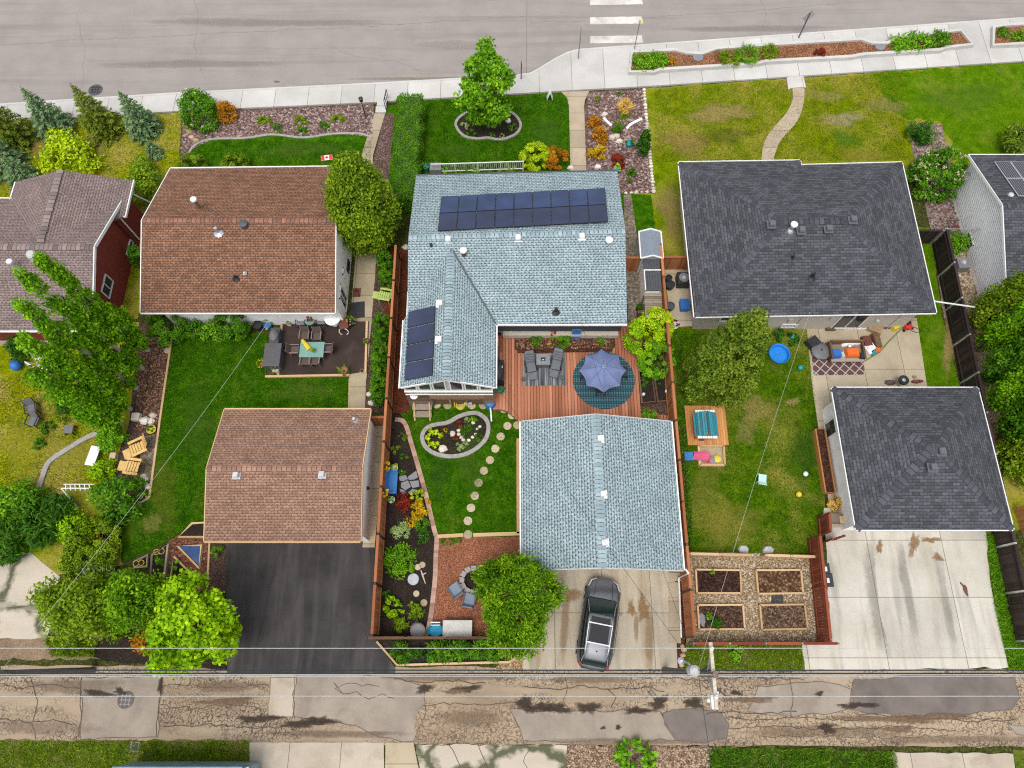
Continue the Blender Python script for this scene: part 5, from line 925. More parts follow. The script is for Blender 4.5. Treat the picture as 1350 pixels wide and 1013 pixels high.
# ================================================================ fences, walls, edging
def fence(label,p,q,h,mat,name='wooden_fence',board=.14,panel=2.4,post='same',cap=True,group=None,face=1,capmat=None):
    p=V((p[0],p[1],0));q=V((q[0],q[1],0)); root=thing(name,label,'fence',p.lerp(q,.5),0,group); d=(q-p).normalized(); L=(q-p).length; n=max(1,round(L/panel)); nr=V((-d.y,d.x,0))
    for i in range(n):
        a=p.lerp(q,i/n)+d*.07;b=p.lerp(q,(i+1)/n)-d*.07; m=MB(); k=max(1,int((b-a).length/board)); w=(b-a).length/k
        for j in range(k): c=a+d*(w*(j+.5)); m.beam(c+V((0,0,.06)),c+V((0,0,h-.05)),w-.012,.022,None,up=nr)
        m.beam(a+nr*.03*face+V((0,0,.35)),b+nr*.03*face+V((0,0,.35)),.04,.09); m.beam(a+nr*.03*face+V((0,0,h-.3)),b+nr*.03*face+V((0,0,h-.3)),.04,.09)
        if cap: m.beam(a+V((0,0,h-.02)),b+V((0,0,h-.02)),.14,.035)
        m.build('fence_panel',mat,root)
    for i in range(n+1):
        c=p.lerp(q,i/n); m=MB(); m.box((c.x,c.y,h/2),(.095,.095,h+.05)); m.build('post',mat if post=='same' else post,root)
    return root
fence('long cedar fence between the brown garage and the blue house yard',(-7.18,G(525,326,1.8).y),(-7.05,G(489,838,1.8).y),2.15,'cedar',post='black_metal')
a=G(881,545,0);b=G(905,842,0); c=G(873,345,0)
fence('long cedar fence between the blue garage and the toy strewn yard',(9.2,c.y),(9.2,.95),2.1,'cedar',post='brown_wood',face=-1)
y=G(835,358,0).y; fence('short cedar fence panel beside the metal shed, next to the blue house',(6.95,y),(8.15,y),1.7,'cedar',panel=1.2)
y=G(890,356,0).y; fence('short cedar fence panel between the shed and the charcoal house',(9.3,y),(11.1,y),1.6,'cedar',panel=1.8)
y=G(498,562,0).y; fence('small cedar gate between brown garage and long fence',(-8.05,y),(-7.15,y),1.7,'cedar',panel=.9,name='wooden_gate')
p=G(1063,712,0);q=G(1077,846,0); fence('dark red fence between raised beds and parking pad',(p.x+.05,p.y),(q.x,q.y),1.8,'cedar_red',face=-1)
p=G(1079,707,0);q=G(1077,684,0); fence('short dark red fence panel at the parking pad corner',(p.x,p.y),(q.x,q.y),1.7,'cedar_red',panel=1.2)
p=G(1083,716,.0);q=G(1098,712,0); fence('open dark red gate at the parking pad corner',(p.x,p.y),(q.x,q.y),1.5,'cedar_red',panel=1.0,name='wooden_gate',cap=False)
y=G(1000,849,0).y; fence('low dark red fence between raised beds and alley',(9.35,y),(G(1093,848,0).x,y),1.15,'cedar_red',panel=1.9,post='grey_wood')
p=G(904,733,0);q=G(985,735,0);r=G(1003,735,0);u=G(1068,737,0)
fence('low pale wood fence left of the raised bed entrance',(p.x,p.y),(q.x,q.y),.9,'pale_wood',panel=2.0); fence('low pale wood fence right of the raised bed entrance',(r.x,r.y),(u.x,u.y),.9,'pale_wood',panel=1.5)
p=G(1228,322,0); q=G(1336,846,0); xf=G(1244,396,0).x
fence('long dark brown fence along the grey stone bed and parking pad',(xf+.1,p.y),(G(1336,846,0).x,q.y),1.8,'dark_fence',name='dark_fence',face=-1,post='galvanised')
fence('short dark fence panel between charcoal house and white siding',(24.9,p.y),(xf,p.y),1.6,'dark_fence',name='dark_fence',post='galvanised')
fence('orange cedar fence panel at the right edge beyond the dark fence',(28.3,G(1329,672,0).y),(28.6,G(1345,770,0).y),2.0,'cedar_new',panel=2.4)
y=G(560,842,0).y; fence('dark fence between the shale sitting area and alley bed',(G(489,842).x,y),(G(690,842).x,y),1.3,'brown_wood',panel=2.2)
ry=G(1290,335,1.7); m=MB(); t=thing('metal_gate','thin metal gate rail between dark fence and white siding','gate',(xf,p.y,0)); m.tube([(xf,p.y,1.75),(29.6,p.y,1.75)],.03); m.tube([(xf,p.y,0),(xf,p.y,1.8)],.04); m.tube([(29.6,p.y,0),(29.6,p.y,1.8)],.04); m.tube([(xf,p.y,.2),(29.6,p.y,.2)],.03); m.build('gate_frame','galvanised',t)
m=MB()
for k in range(12): x=xf+(29.6-xf)*(k+.5)/12; m.tube([(x,p.y,.2),(x,p.y,1.75)],.012,4)
m.build('bars','galvanised',t)
def edging(label,pts,w,z1,mat,closed=False,name='garden_edging',z0=0.0,sm=True,k=6,at_z=0.0):
    P=GP(pts,at_z); P=smooth_path(P,k,closed) if sm else P
    m=MB()
    for i in range(len(P)-1 if not closed else len(P)): m.strip([P[i],P[(i+1)%len(P)]],w,z0,z1)
    return tag(MB().strip(P,w,z0,z1,closed).build(name,mat),label,'edging')
var('brick_edge',[(0.25,0.14,0.1),(0.36,0.22,0.16),(0.45,0.3,0.23)],nz=.3,ns=5); plain('kerb_grey',(0.3,0.28,0.26),0.9,nz=.2)
edging('curved grey concrete edging of the left rock bed',[(246,219),(249,204),(260,191),(281,184.5),(325,183),(360,178.5),(400,182.5),(440,177.5),(475,177.5),(491,183)],.16,.10,'kerb_grey')
kid=[(601,166),(607,155),(622,147.5),(645,146),(668,147.5),(680,154),(686.5,166),(681,177),(668,183.5),(655,185),(643,183),(628,184),(611,180)]
sheet('mulch_bed',smooth_path(GP(kid),6,True),.06,'soil','kidney shaped dark soil bed around the front maple','garden bed'); edging('grey concrete ring around the front maple bed',kid,.18,.13,'kerb_grey',True)
kid=[(557,575),(563,565),(575,560.5),(590,558),(605,550),(618,546),(630,546),(641,554),(644,566),(640,580),(628,592),(612,600),(592,602.5),(572,598),(560,588)]
sheet('mulch_bed',smooth_path(GP(kid),6,True),.055,'soil','kidney shaped dark soil bed in the back lawn','garden bed'); edging('grey concrete ring around the back kidney bed',kid,.24,.13,'kerb_grey',True)
edging('brick edging along the long fence bed',[(521,554),(530,555),(536,563),(541,580),(551,614),(561,650),(573,700),(576,709),(575,730),(574,760),(571,790),(567,820),(561,841)],.26,.09,'brick_edge')
edging('wooden beam along the lower edge of the back lawn, left part',[(577,708),(611,706)],.2,.14,'pale_wood',sm=False,name='timber_edging'); edging('wooden beam along the lower edge of the back lawn, right part',[(624,706),(686,704)],.2,.14,'pale_wood',sm=False,name='timber_edging'); edging('wooden beam along the blue garage left wall',[(683.5,579),(684,704)],.24,.14,'pale_wood',sm=False,name='timber_edging')
edging('timber edging left of the brown house back lawn',[(227,448),(211,560),(198,656)],.12,.12,'pale_wood',sm=False,name='timber_edging'); edging('timber edging below the brown house mulch bed',[(198,656),(163,678)],.12,.10,'grey_wood',sm=False,name='timber_edging'); edging('timber edging below the brown house shrubs',[(228,441),(322,439)],.12,.14,'pale_wood',sm=False,name='timber_edging')
edging('white timber around the alley bed',[(497,846),(524,877),(672,873),(685,863)],.11,.14,'pale_wood',sm=False,name='timber_edging')
edging('grass covered stone ridge curving through the left lawn',[(50,652),(58,628),(66,610),(85,596),(115,578),(130,573)],.28,.14,'kerb_grey',name='stone_ridge')
edging('white curb edge of the walk beside the dark patio',[(461,500),(460,540)],.08,.07,'pale_wood',sm=False); edging('curved white stone arc left of the rock garden bush',[(796,157),(800,162),(806,167)],.16,.14,'white_stucco'); edging('curved white stone arc right of the rock garden bush',[(826,171),(832,165),(846,158)],.16,.14,'white_stucco')
var('white_rock',[(0.45,0.38,0.3),(0.58,0.52,0.44),(0.7,0.66,0.6)],nz=.3,ns=8); var('tan_rock',[(0.3,0.19,0.1),(0.42,0.29,0.17),(0.52,0.4,0.28)],nz=.3,ns=8)
def rocks(label,pts,r,mat,group,name='rock',lab=None):
    for i,(x,y) in enumerate(pts):
        p=G(x,y); k=r*random.uniform(.8,1.2); m=MB(); m.rock((p.x,p.y,.02),k,k*random.uniform(.7,1),k*.9,i+int(x)); tag(m.build(name,mat),lab[i] if lab else label,'rock',group)
bl=[(849+.0*i+12.5*(i/33)**1.1,119+134*i/33) for i in range(34)]+[(860-7*i,253+.4*i) for i in range(1,6)]
rocks('whitish stone in the border line right of the pink rock garden',bl,.15,'white_rock','white border stones of the rock garden')
rocks('whitish stone of the small ring in the kidney bed',[(605,568),(605,573),(608,577),(611,580.5),(618,581),(623,577),(627,573),(629,566),(624,558),(633,563)],.13,'white_rock','ring of stones in the kidney bed')
rocks('',[(251,174),(253,182),(259,186)],.3,'tan_rock','boulders under the flowering bush','rock',['upper tan boulder beside the flowering bush','lower tan boulder beside the flowering bush','small pale boulder below the flowering bush'])
rocks('',[(807,182),(813,180),(816,187),(788,221),(797,152),(752,222),(670,160),(584,592),(509,345),(535,327),(597,572)],.24,'white_rock',None,'rock',['white rock left of the blue pot','upper white rock near the blue pot','white rock just left of the turquoise pot','large white rock below the golden rusty bush','white rock above the left stone arc','white rock beside the orange clipped bush','pinkish rock right in the maple bed','tan rock below the lime hosta','pale rock at the fence beside the small cedar','pale rock at the fence corner of the blue house','pinkish rock in the kidney bed'])
rocks('pale round stone at the edge of the grass by the driveway',[(899,852),(902,857),(900,864),(898,871),(899,877)],.16,'tan_rock','round stones beside the driveway')
rocks('',[(202,548),(199,556),(196,642),(193,632),(190,628),(185,655),(487,520),(490,532)],.22,'white_rock',None,'rock',['white stone beside the yellow flower pot','second white stone beside the yellow flower pot','pale stone at the lower end of the left mulch bed','pinkish stone beside the lower yellow chair','small pale stone beside the lower yellow chair','reddish stone at the corner of the mulch bed','pale rock at the foot of the cedar row','second pale rock at the foot of the cedar row'])
# stepping stones
var('step_stone',[(0.34,0.27,0.17),(0.43,0.35,0.23),(0.5,0.43,0.3)],nz=.3,ns=5,rough=.9)
def disc(name,label,cat,x,y,r,h,mat,group=None,z=.03,n=14):
    p=G(x,y); m=MB(); m.lathe((p.x,p.y,z-.03),[(r,0),(r,h+.02),(r*.94,h+.03)],n); return tag(m.build(name,mat),label,cat,group)
for x,y in ((576,534),(590,535),(607,536),(622,535),(637,535),(653,535),(664,540),(675,548),(682,561),(669,562),(660,576),(653,592),(646,607),(638,621),(631,637),(626,654),(621,670),(617,687),(617,705)):
    disc('stepping_stone','round tan stepping stone in the curving back lawn path','stepping stone',x,y,.245,.03,'step_stone','round stepping stones in the back lawn')
for x,y,r,l in ((545,764,.32,'large round glass like disc in the fence bed'),(551,748,.17,'left small round stone disc in the fence bed'),(557,745,.17,'right small round stone disc in the fence bed'),(549,783,.17,'round stone disc below the driftwood'),(559,795,.19,'lowest round stone disc in the fence bed'),(760,457,.27,'round tan stone slab in the deck bed'),(221,463,.2,'round pale stone in the left mulch bed')): disc('stone_disc',l,'stone',x,y,r,.05,'step_stone' if r<.3 else 'grey_metal')
m=MB(); P=GP([(555,752),(557,758),(559,764),(561,770)],.08); m.tube(P,[.03,.05,.04,.02],6); m.tube([P[1],P[1]+V((.2,.1,.05))],.025,5); tag(m.build('driftwood','white_rock'),'pale driftwood branch lying in the fence bed','driftwood')
for i,pts in enumerate(([(526,629),(535,627),(538,632),(532,635),(527,634)],[(538,629),(549,621),(551,630),(545,633),(539,633)],[(529,637),(538,634),(542,642),(535,647),(529,643)],[(540,635),(552,634),(553,642),(544,644)],[(527,645),(534,647),(537,652),(529,651)],[(538,650),(544,645),(550,647),(542,654)])): tag(MB().prism(GP(pts),0.02,.07).build('flagstone','mid_grey'),'irregular grey flagstone in front of the blue bench','flagstone','flagstones by the blue bench')
for i in range(5):
    for sx,(x0,x1) in ((0,(873,882)),(1,(884,896))): pass
for i,y in enumerate((757,778,798,818,838)): 
    p=G(889-.0*i,y,0); tag(MB().box((p.x,p.y,.05),(.62,.78,.06)).build('paver','path_concrete'),'square concrete paver in the narrow strip beside the driveway','paver','pavers beside the driveway')
# ================================================================ deck
deck=thing('deck','large reddish brown wooden deck behind the blue house','deck',G(745,500),0)
P=[V((p.x,p.y,0)) for p in GP([(652,425),(846,425),(846,470),(843,545),(890,548),(890,556),(690,560),(684,556)]+[(678,550),(670,543),(661,540),(650,540)],.3)]
m=MB(); x0=min(p.x for p in P); x1=max(p.x for p in P); hole=GP([(679,440),(809,440),(811,455),(806,464),(684,466),(678,458)],.3)
def cuts(poly,x):
    ys=[]
    for a,b in zip(poly,poly[1:]+poly[:1]):
        if (a.x>x)!=(b.x>x): ys.append(a.y+(x-a.x)*(b.y-a.y)/(b.x-a.x))
    return sorted(ys)
x=x0+.07
while x<x1:
    ys=cuts(P,x); hs_=cuts(hole,x); segs=[(ys[i],ys[i+1]) for i in range(0,len(ys)-1,2)]
    for y0,y1 in segs:
        if hs_: segs2=[(y0,hs_[0]),(hs_[1],y1)]
        else:
            k=y0+(y1-y0)*random.uniform(.2,.8); segs2=[(y0,k-.004),(k+.004,y1)] if y1-y0>2 else [(y0,y1)]
        for a,b in segs2:
            if b-a>.1: m.box((x,(a+b)/2,.28),(.158,b-a,.04))
    x+=.186
m.build('deck_boards','deck_board',deck); m=MB(); m.prism(P,.0,.2); m.build('deck_frame','brown_wood',deck)
sheet('mulch_bed',hole,.33,'bark_mulch','reddish bark planting bed set in the deck','garden bed',th=.1)
# boxes of plants right of the deck
t=thing('planter_box','long brown plant box beside the deck with small plants','planter',G(862,520)); pb=GP([(842,490),(858,488),(864,530),(846,532)],.3); m=MB(); m.strip(pb,.1,0,.4,True); m.build('frame','brown_wood',t); tag(MB().prism(pb,.0,.3).build('soil','soil',t),None)
t=thing('planter_box','second brown plant box against the fence beside the deck','planter',G(876,520)); pb=GP([(861,488),(881,486),(886,528),(867,530)],.3); m=MB(); m.strip(pb,.1,0,.4,True); m.build('frame','brown_wood',t); MB().prism(pb,.0,.3).build('soil','soil',t)
for x,y,l in ((848,521,'left white lantern in the plant box'),(878,517,'right white lantern in the plant box')):
    p=G(x,y,.35); m=MB(); m.lathe(p,[(.07,0),(.09,.05),(.09,.2),(.02,.27)],10); tag(m.build('lantern','white_paint'),l,'lantern')
# brown patio of the left house
pat=GP([(372,424),(486,424),(484,489),(461,493),(368,494)],.1); m=MB(); m.prism(pat,0,.1); t=thing('patio','dark brown stained patio with a dining set','patio',G(425,460)); m.build('patio_surface',(lambda: concrete('patio_dark',(0.05,0.032,0.026),(0.032,0.021,0.018),(0.085,0.06,0.05),None,None,.5))(),t); m=MB(); 
for p,q in (((372,426),(367,495)),((350,497),(461,495)),((484,424),(482,492))): m.beam(G(*p,.08),G(*q,.08),.13,.18)
m.build('timber_edge','pale_wood',t)
# ================================================================ generic furniture
def chair(label,x,y,rz,frame,seat,z=0.0,group=None,name='garden_chair',w=.55,back=.9,arms=True,cat='chair'):
    p=G(x,y,z+.4); t=thing(name,label,cat,(p.x,p.y,z),rz,group); h=w/2
    m=MB(); m.box((0,0,.42),(w-.06,w-.04,.05)); m.build('seat',seat,t,local=True)
    m=MB(); m.beam((0,h-.02,.45),(0,h+.14,back),w-.08,.04,up=(0,1,0)); m.build('backrest',seat,t,local=True)
    for sx in(-1,1):
        for sy in(-1,1): MB().box((sx*(h-.02),sy*(h-.03),.21),(.045,.045,.42)).build('leg',frame,t,local=True)
        if arms: m=MB(); m.box((sx*h,0,.63),(.06,w,.035)); m.box((sx*h,-h+.04,.52),(.045,.045,.22)); m.build('armrest',frame,t,local=True)
        m=MB(); m.beam((sx*(h-.03),h-.02,.42),(sx*(h-.03),h+.16,back+.02),.04,.04); m.build('back_frame',frame,t,local=True)
    return t
def table(label,x,y,w,d,h,top,leg,z=0.0,rz=0,name='table',round_=False):
    p=G(x,y,z+h); t=thing(name,label,'table',(p.x,p.y,z),rz); m=MB()
    if round_: m.lathe((0,0,h-.04),[(w/2,0),(w/2,.04)],20)
    else: m.box((0,0,h-.02),(w,d,.04))
    m.build('table_top',top,t,local=True)
    for sx in(-1,1):
        for sy in(-1,1): MB().box((sx*(w/2*(.66 if round_ else .92)),sy*(d/2*(.66 if round_ else .9)),(h-.04)/2),(.05,.05,h-.04)).build('leg',leg,t,local=True)
    return t
def pot(label,x,y,r,h,mat,plant=None,z=0.0,pr=None,flower=None,name='flower_pot'):
    p=G(x,y,z+h); t=thing(name,label,'pot',(p.x,p.y,z)); m=MB(); m.lathe((0,0,0),[(r*.7,0),(r*.98,h*.9),(r,h),(r*.85,h),(r*.8,h*.85)],14); m.build('pot_body',mat,t,local=True)
    if plant:
        NP[0]+=1; crown(t,'foliage',(pr or r*1.3),h*.8,h+(pr or r)*1.5,'dome',plant,160,.13,.075,seed=NP[0],clump=.14)
        if flower: crown(t,'blossoms',(pr or r*1.3),h,h+(pr or r)*1.5,'dome',flower,70,.09,.08,seed=NP[0]+77,clump=.1,fill=.8)
    else: m=MB(); m.lathe((0,0,h*.8),[(r*.84,0),(r*.84,.02)],14); m.build('soil','soil',t,local=True)
    return t
def ball(label,x,y,r,mat,name='toy_ball'):
    p=G(x,y,r); m=MB(); n=8; m.lathe((p.x,p.y,r+.02),[(max(.002,r*math.sin(PI*i/n)),-r*math.cos(PI*i/n)) for i in range(n+1)],14); return tag(m.build(name,mat,smooth=True),label,'ball')
for n,c in (('pool_blue',(0.01,0.2,0.62)),('bright_blue',(0.02,0.13,0.42)),('bench_blue',(0.035,0.16,0.42)),('teal',(0.02,0.27,0.32)),('toy_yellow',(0.62,0.48,0.03)),('toy_red',(0.6,0.04,0.03)),('toy_pink',(0.7,0.13,0.25)),('mint',(0.4,0.62,0.53)),('orange_plastic',(0.65,0.13,0.02)),('cream_yellow',(0.62,0.40,0.14)),('lime_plastic',(0.4,0.5,0.13)),('cyan_plastic',(0.01,0.32,0.52)),('terracotta',(0.35,0.13,0.07)),('cushion_grey',(0.12,0.13,0.145)),('chair_blue_grey',(0.16,0.2,0.26)),('glass_table',(0.16,0.3,0.26)),('white_plastic',(0.7,0.7,0.7)),('cover_black',(0.025,0.026,0.03)),('cover_grey',(0.085,0.08,0.085)),('taupe_frame',(0.21,0.15,0.13)),('bronze',(0.09,0.065,0.055)),('sand',(0.36,0.27,0.17)),('pale_lid',(0.5,0.49,0.45)),('dusty_grey',(0.13,0.13,0.14)),('purple_grey',(0.25,0.24,0.33)),('rust',(0.14,0.045,0.03))): plain(n,c,.55,nz=.12,ns=5)
# ================================================================ things on the deck
def rugmat(n,a,b,c,mode):
    m,t,bb,N,L=nodes(n); o=coord(N)
    if mode=='stripe':
        w=noise(N,mapv(N,o,(5.5,.12,1)),1.6,4.0); col=ramp(N,w,[(0.36,a),(0.5,b),(0.64,c)])
    elif mode=='diamond':
        r=mapv(N,o,(1,1,1),(0,0,PI/4)); br=N('ShaderNodeTexBrick',{'Vector':r,'Scale':1.0,'Brick Width':.42,'Row Height':.42,'Mortar Size':.03,'Color1':c4(a),'Color2':c4(b),'Mortar':c4(c)},offset=0.0); col=br.outputs['Color']
    else:
        r=N('ShaderNodeTexChecker',{'Vector':mapv(N,o,(1,1,1),(0,0,PI/4)),'Scale':9.5,'Color1':c4(a),'Color2':c4(b)}).outputs[0]; w=N('ShaderNodeTexWave',{'Vector':o,'Scale':.75,'Distortion':0.5},bands_direction='Y').outputs['Fac']; col=mix(N,ramp(N,w,[(0.55,0.0),(0.7,0.75)]),r,c)
    L(col,bb.inputs['Base Color']); bb.inputs['Roughness'].default_value=.95
rugmat('rug_stripe',(0.03,0.034,0.038),(0.10,0.11,0.12),(0.3,0.31,0.31),'stripe'); rugmat('rug_teal',(0.012,0.035,0.055),(0.05,0.17,0.2),(0.03,0.045,0.055),'check'); rugmat('rug_diamond',(0.085,0.045,0.045),(0.11,0.055,0.05),(0.42,0.36,0.32),'diamond')
P=GP([(689,467),(745,466),(747,508),(689,509)],.31); m=MB(); m.prism(P,.302,.318); tag(m.build('rug','rug_stripe'),'rectangular grey striped rug under two loungers','rug')
c=G(796,501,.31); m=MB(); m.lathe((c.x,c.y,.302),[(1.86,0),(1.86,.016)],48); tag(m.build('rug','rug_teal'),'round teal patterned rug under the blue umbrella','rug')
def lounger(label,x,y,rz):
    p=G(x,y,.6); t=thing('reclining_chair',label,'chair',(p.x,p.y,.32),rz,'grey reclining chairs on the striped rug')
    for nm,c,d,ti in (('seat',(0,-.05,.36),(.56,.6,.1),0),('footrest',(0,-.62,.33),(.5,.45,.1),0)):
        m=MB(); m.box(c,d); m.build(nm,'cushion_grey',t,local=True,bevel=.02)
    m=MB(); m.beam((0,.25,.4),(0,.72,.92),.56,.1,up=(0,-.7,.7)); m.build('backrest','cushion_grey',t,local=True,bevel=.02); m=MB(); m.beam((0,.62,.88),(0,.76,1.0),.5,.1,up=(0,-.7,.7)); m.build('head_pillow','dusty_grey',t,local=True,bevel=.02)
    for k in range(4): m=MB(); 
    m=MB()
    for k in range(4): yy=.30+.11*k; m.box((0,yy-.05,.475+.12*k),(.54,.015,.02))
    m.build('cushion_seams','black_plastic',t,local=True)
    for s in(-1,1):
        m=MB(); m.box((s*.33,.05,.56),(.07,.62,.05)); m.box((s*.33,-.2,.28),(.06,.06,.54)); m.box((s*.33,.3,.28),(.06,.06,.54)); m.build('armrest','black_metal',t,local=True)
lounger('grey reclining chair left of the fire table',700,484,R(10)); lounger('grey reclining chair right of the fire table',733,481,R(-12))
p=G(716,474,.9); t=thing('fire_table','square grey fire table between two reclining chairs','table',(p.x,p.y,.32)); m=MB(); m.box((0,0,.27),(.72,.62,.54)); m.build('table_base','dusty_grey',t,local=True); m=MB(); m.box((0,0,.57),(.8,.7,.05)); m.build('table_top','mid_grey',t,local=True); m=MB(); m.box((0,0,.6),(.27,.22,.04)); m.build('burner','black_metal',t,local=True); m=MB(); m.box((0,-.04,.625),(.12,.07,.02)); m.build('burner_lid','light_grey',t,local=True)
for x,y,l in ((692,505,'left round weight at the rug corner'),(743,503,'right round weight at the rug corner')): disc('rug_weight',l,'weight',x-2,y-2,.13,.1,'cover_grey',z=.33)
# umbrella
def var_fabric():
    m,t,b,N,L=nodes('umbrella_cloth'); o=coord(N); L(ramp(N,noise(N,o,2.5,3.0),[(0.3,(0.15,0.185,0.34)),(0.7,(0.2,0.24,0.42))]),b.inputs['Base Color']); b.inputs['Roughness'].default_value=.85
    tr=N('ShaderNodeBsdfTranslucent',{'Color':(.15,.19,.36,1)}); ms=N('ShaderNodeMixShader',{0:.2}); L(b.outputs[0],ms.inputs[1]); L(tr.outputs[0],ms.inputs[2]); L(ms.outputs[0],t.nodes['Material Output'].inputs[0])
var_fabric()
c=G(796,484,2.75); t=thing('patio_umbrella','open blue patio umbrella with scalloped edge over a table','umbrella',(c.x,c.y,.3))
m=MB(); n=8; S=6; K=7; vs=[(0,0,2.55)]; fs=[]; Rr=1.36
for k in range(1,K+1):
    f=k/K
    for i in range(n*S):
        a=2*PI*i/(n*S)+PI/8*0; u=(i%S)/S; sag=4*u*(1-u); rr=Rr*f*(1-.17*f*sag); z=2.55-.62*f**1.25-.06*sag*f*f+ .0; vs.append((rr*math.cos(a+PI/2),rr*math.sin(a+PI/2),z))
for i in range(n*S): fs.append((0,1+i,1+(i+1)%(n*S)))
for k in range(K-1):
    for i in range(n*S): j=(i+1)%(n*S); fs.append((1+k*n*S+i,1+(k+1)*n*S+i,1+(k+1)*n*S+j,1+k*n*S+j))
m.add(vs,fs); m.build('canopy','umbrella_cloth',t,local=True)
m=MB()
for i in range(n):
    a=PI/2+2*PI*i/n; m.tube([(0,0,2.5),(Rr*.5*math.cos(a),Rr*.5*math.sin(a),2.21),(Rr*.97*math.cos(a),Rr*.97*math.sin(a),1.9)],.012,4)
m.build('ribs','dark_grey',t,local=True)
m=MB()
for i in range(n):
    a=PI/2+2*PI*i/n; q=[(Rr*f*math.cos(a),Rr*f*math.sin(a),2.565-.62*f**1.25) for f in (.1,.3,.5,.7,.85,1)]; m.tube(q,.012,4)
m.build('seams','bench_blue',t,local=True)
m=MB(); m.lathe((0,0,0),[(.3,0),(.3,.08),(.04,.1),(.03,2.5)],12); m.build('pole','dark_grey',t,local=True); m=MB(); m.lathe((0,0,2.54),[(.17,0),(.15,.05),(.05,.08),(.03,.15)],10); m.build('top_cap','chair_blue_grey',t,local=True)
table('dark outdoor table under the blue umbrella',796,492,1.5,.95,.73,'black_metal','black_metal',.31)
g='dark chairs around the umbrella table'
for x,y,r,l in ((792,514,PI,'dark chair at the lower side of the umbrella table'),(771,494,-PI/2,'dark chair at the left end of the umbrella table'),(821,492,PI/2,'dark chair at the right end of the umbrella table')): chair(l,x,y,r+PI if 0 else r,'black_metal','cover_black',.31,g,'patio_chair')
p=G(660,488,1.2); t=thing('barbecue','covered black barbecue under the wing roof edge','barbecue',(p.x-.1,p.y,.3)); m=MB(); m.box((0,0,.45),(.62,1.35,.9),0,None,.95); m.build('body','cover_black',t,local=True); m=MB(); m.lathe((0,0,.85),[(.55,0),(.5,.16),(.34,.28),(.05,.33)],16,sx=.6,sy=1.25); m.build('lid_cover','cover_black',t,local=True,smooth=True); MB().box((.2,.1,1.13),(.06,.14,.03)).build('handle','light_grey',t,local=True)
p=G(656,462,.9); m=MB(); m.box((p.x-.1,p.y,.7),(.35,.9,.8),0,None,.8); tag(m.build('storage_box','dusty_grey'),'grey covered box beside the barbecue','box')
for x,y,l in ((652,513,'left teal pot at the deck corner'),(661,514,'right teal pot at the deck corner')): pot(l,x,y,.2,.35,'teal','leaf_hedge',.3)
p=G(760,443,.9); t=thing('garden_ornament','blue framed panel ornament standing in the deck bed','ornament',(p.x,p.y,.33)); m=MB()
for s in(-1,1): m.beam((s*.26,0,0),(s*.26,.25,.95),.05,.05)
m.beam((-.26,.25,.95),(.26,.25,.95),.05,.05); m.beam((-.26,.02,.08),(.26,.02,.08),.05,.05); m.build('frame','chair_blue_grey',t,local=True); m=MB(); m.beam((0,.02,.1),(0,.24,.92),.48,.02,up=(0,-1,.2)); m.build('panel','bright_blue',t,local=True)
for x,y,l in ((656,437,'left dark planter at the inner house corner'),(666,434,'right dark planter at the inner house corner')): p=G(x,y,.5); tag(MB().box((p.x,p.y,.48),(.42,.4,.4)).build('planter','cover_black'),l,'planter')
# corner by the wing: weathered hot tub steps, beam bench, hose, barrel
p=G(554,520,1.3); t=thing('wooden_enclosure','weathered grey wood enclosure with steps below the sunroom','enclosure',(p.x,p.y,0)); m=MB(); m.box((0,.1,.62),(1.4,.95,1.24)); m.build('cabinet','grey_wood',t,local=True); m=MB(); m.box((0,.42,1.28),(1.5,.3,.06)); m.box((0,-.2,1.28),(1.5,.36,.06)); m.build('top_board','brown_wood',t,local=True); m=MB(); m.box((.05,-.52,.62),(1.15,.4,.06)); m.build('step','grey_wood',t,local=True); MB().box((.05,-.88,.3),(1.1,.4,.06)).build('step','grey_wood',t,local=True); m=MB(); m.beam((-.4,-.35,.9),(-.4,-1.2,.1),.08,.1); m.beam((.5,-.35,.9),(.5,-1.2,.1),.08,.1); m.build('stringer','pale_wood',t,local=True)
p=G(546,522,1.35); m=MB(); m.lathe((p.x,p.y,1.31),[(.22,0),(.24,.12),(.1,.17)],14); tag(m.build('white_bucket','white_plastic'),'round white lidded bucket on the wooden enclosure','bucket')
p=G(603,521,1.75); t=thing('wooden_ledge','long weathered wood ledge below the sunroom windows','ledge',(p.x,p.y,0)); m=MB(); m.box((0,0,1.72),(3.2,.45,.08)); m.build('ledge_top','brown_wood',t,local=True)
for k in (-1.5,-.5,.5,1.5): MB().box((k,0,.84),(.1,.1,1.68)).build('post','grey_wood',t,local=True)
m=MB(); m.box((0,.05,.85),(3.1,.05,1.6)); m.build('screen_boards','brown_wood',t,local=True)
p=G(645,519,1.75); t=thing('wooden_post_stand','square weathered wood stand at the deck corner','stand',(p.x,p.y,0)); MB().box((0,0,.86),(.5,.5,1.72)).build('stand_body','grey_wood',t,local=True); MB().box((0,0,1.74),(.6,.75,.05)).build('stand_top','brown_wood',t,local=True)
p=G(646,531,.7); t=thing('rain_barrel','blue rain barrel below the wing downspout','barrel',(p.x,p.y,0)); m=MB(); m.lathe((0,0,0),[(.26,0),(.31,.35),(.26,.75),(.1,.78)],14); m.build('barrel_body','bench_blue',t,local=True); m=MB(); m.tube([(0,-.2,.6),(.05,-.45,.35),(.08,-.95,.08)],.05,6); m.build('drain_pipe','white_plastic',t,local=True)
p=G(606,533,.3); t=thing('hose_reel','yellow hose reel on the stepping stone path','hose',(p.x,p.y,0)); m=MB()
for k in range(3): m.tube([(.27*math.cos(a*.3)*(1-.12*k),.2*math.sin(a*.3)*(1-.12*k),.08+.06*k) for a in range(22)],.028,5)
m.build('hose_coil','toy_yellow',t,local=True)
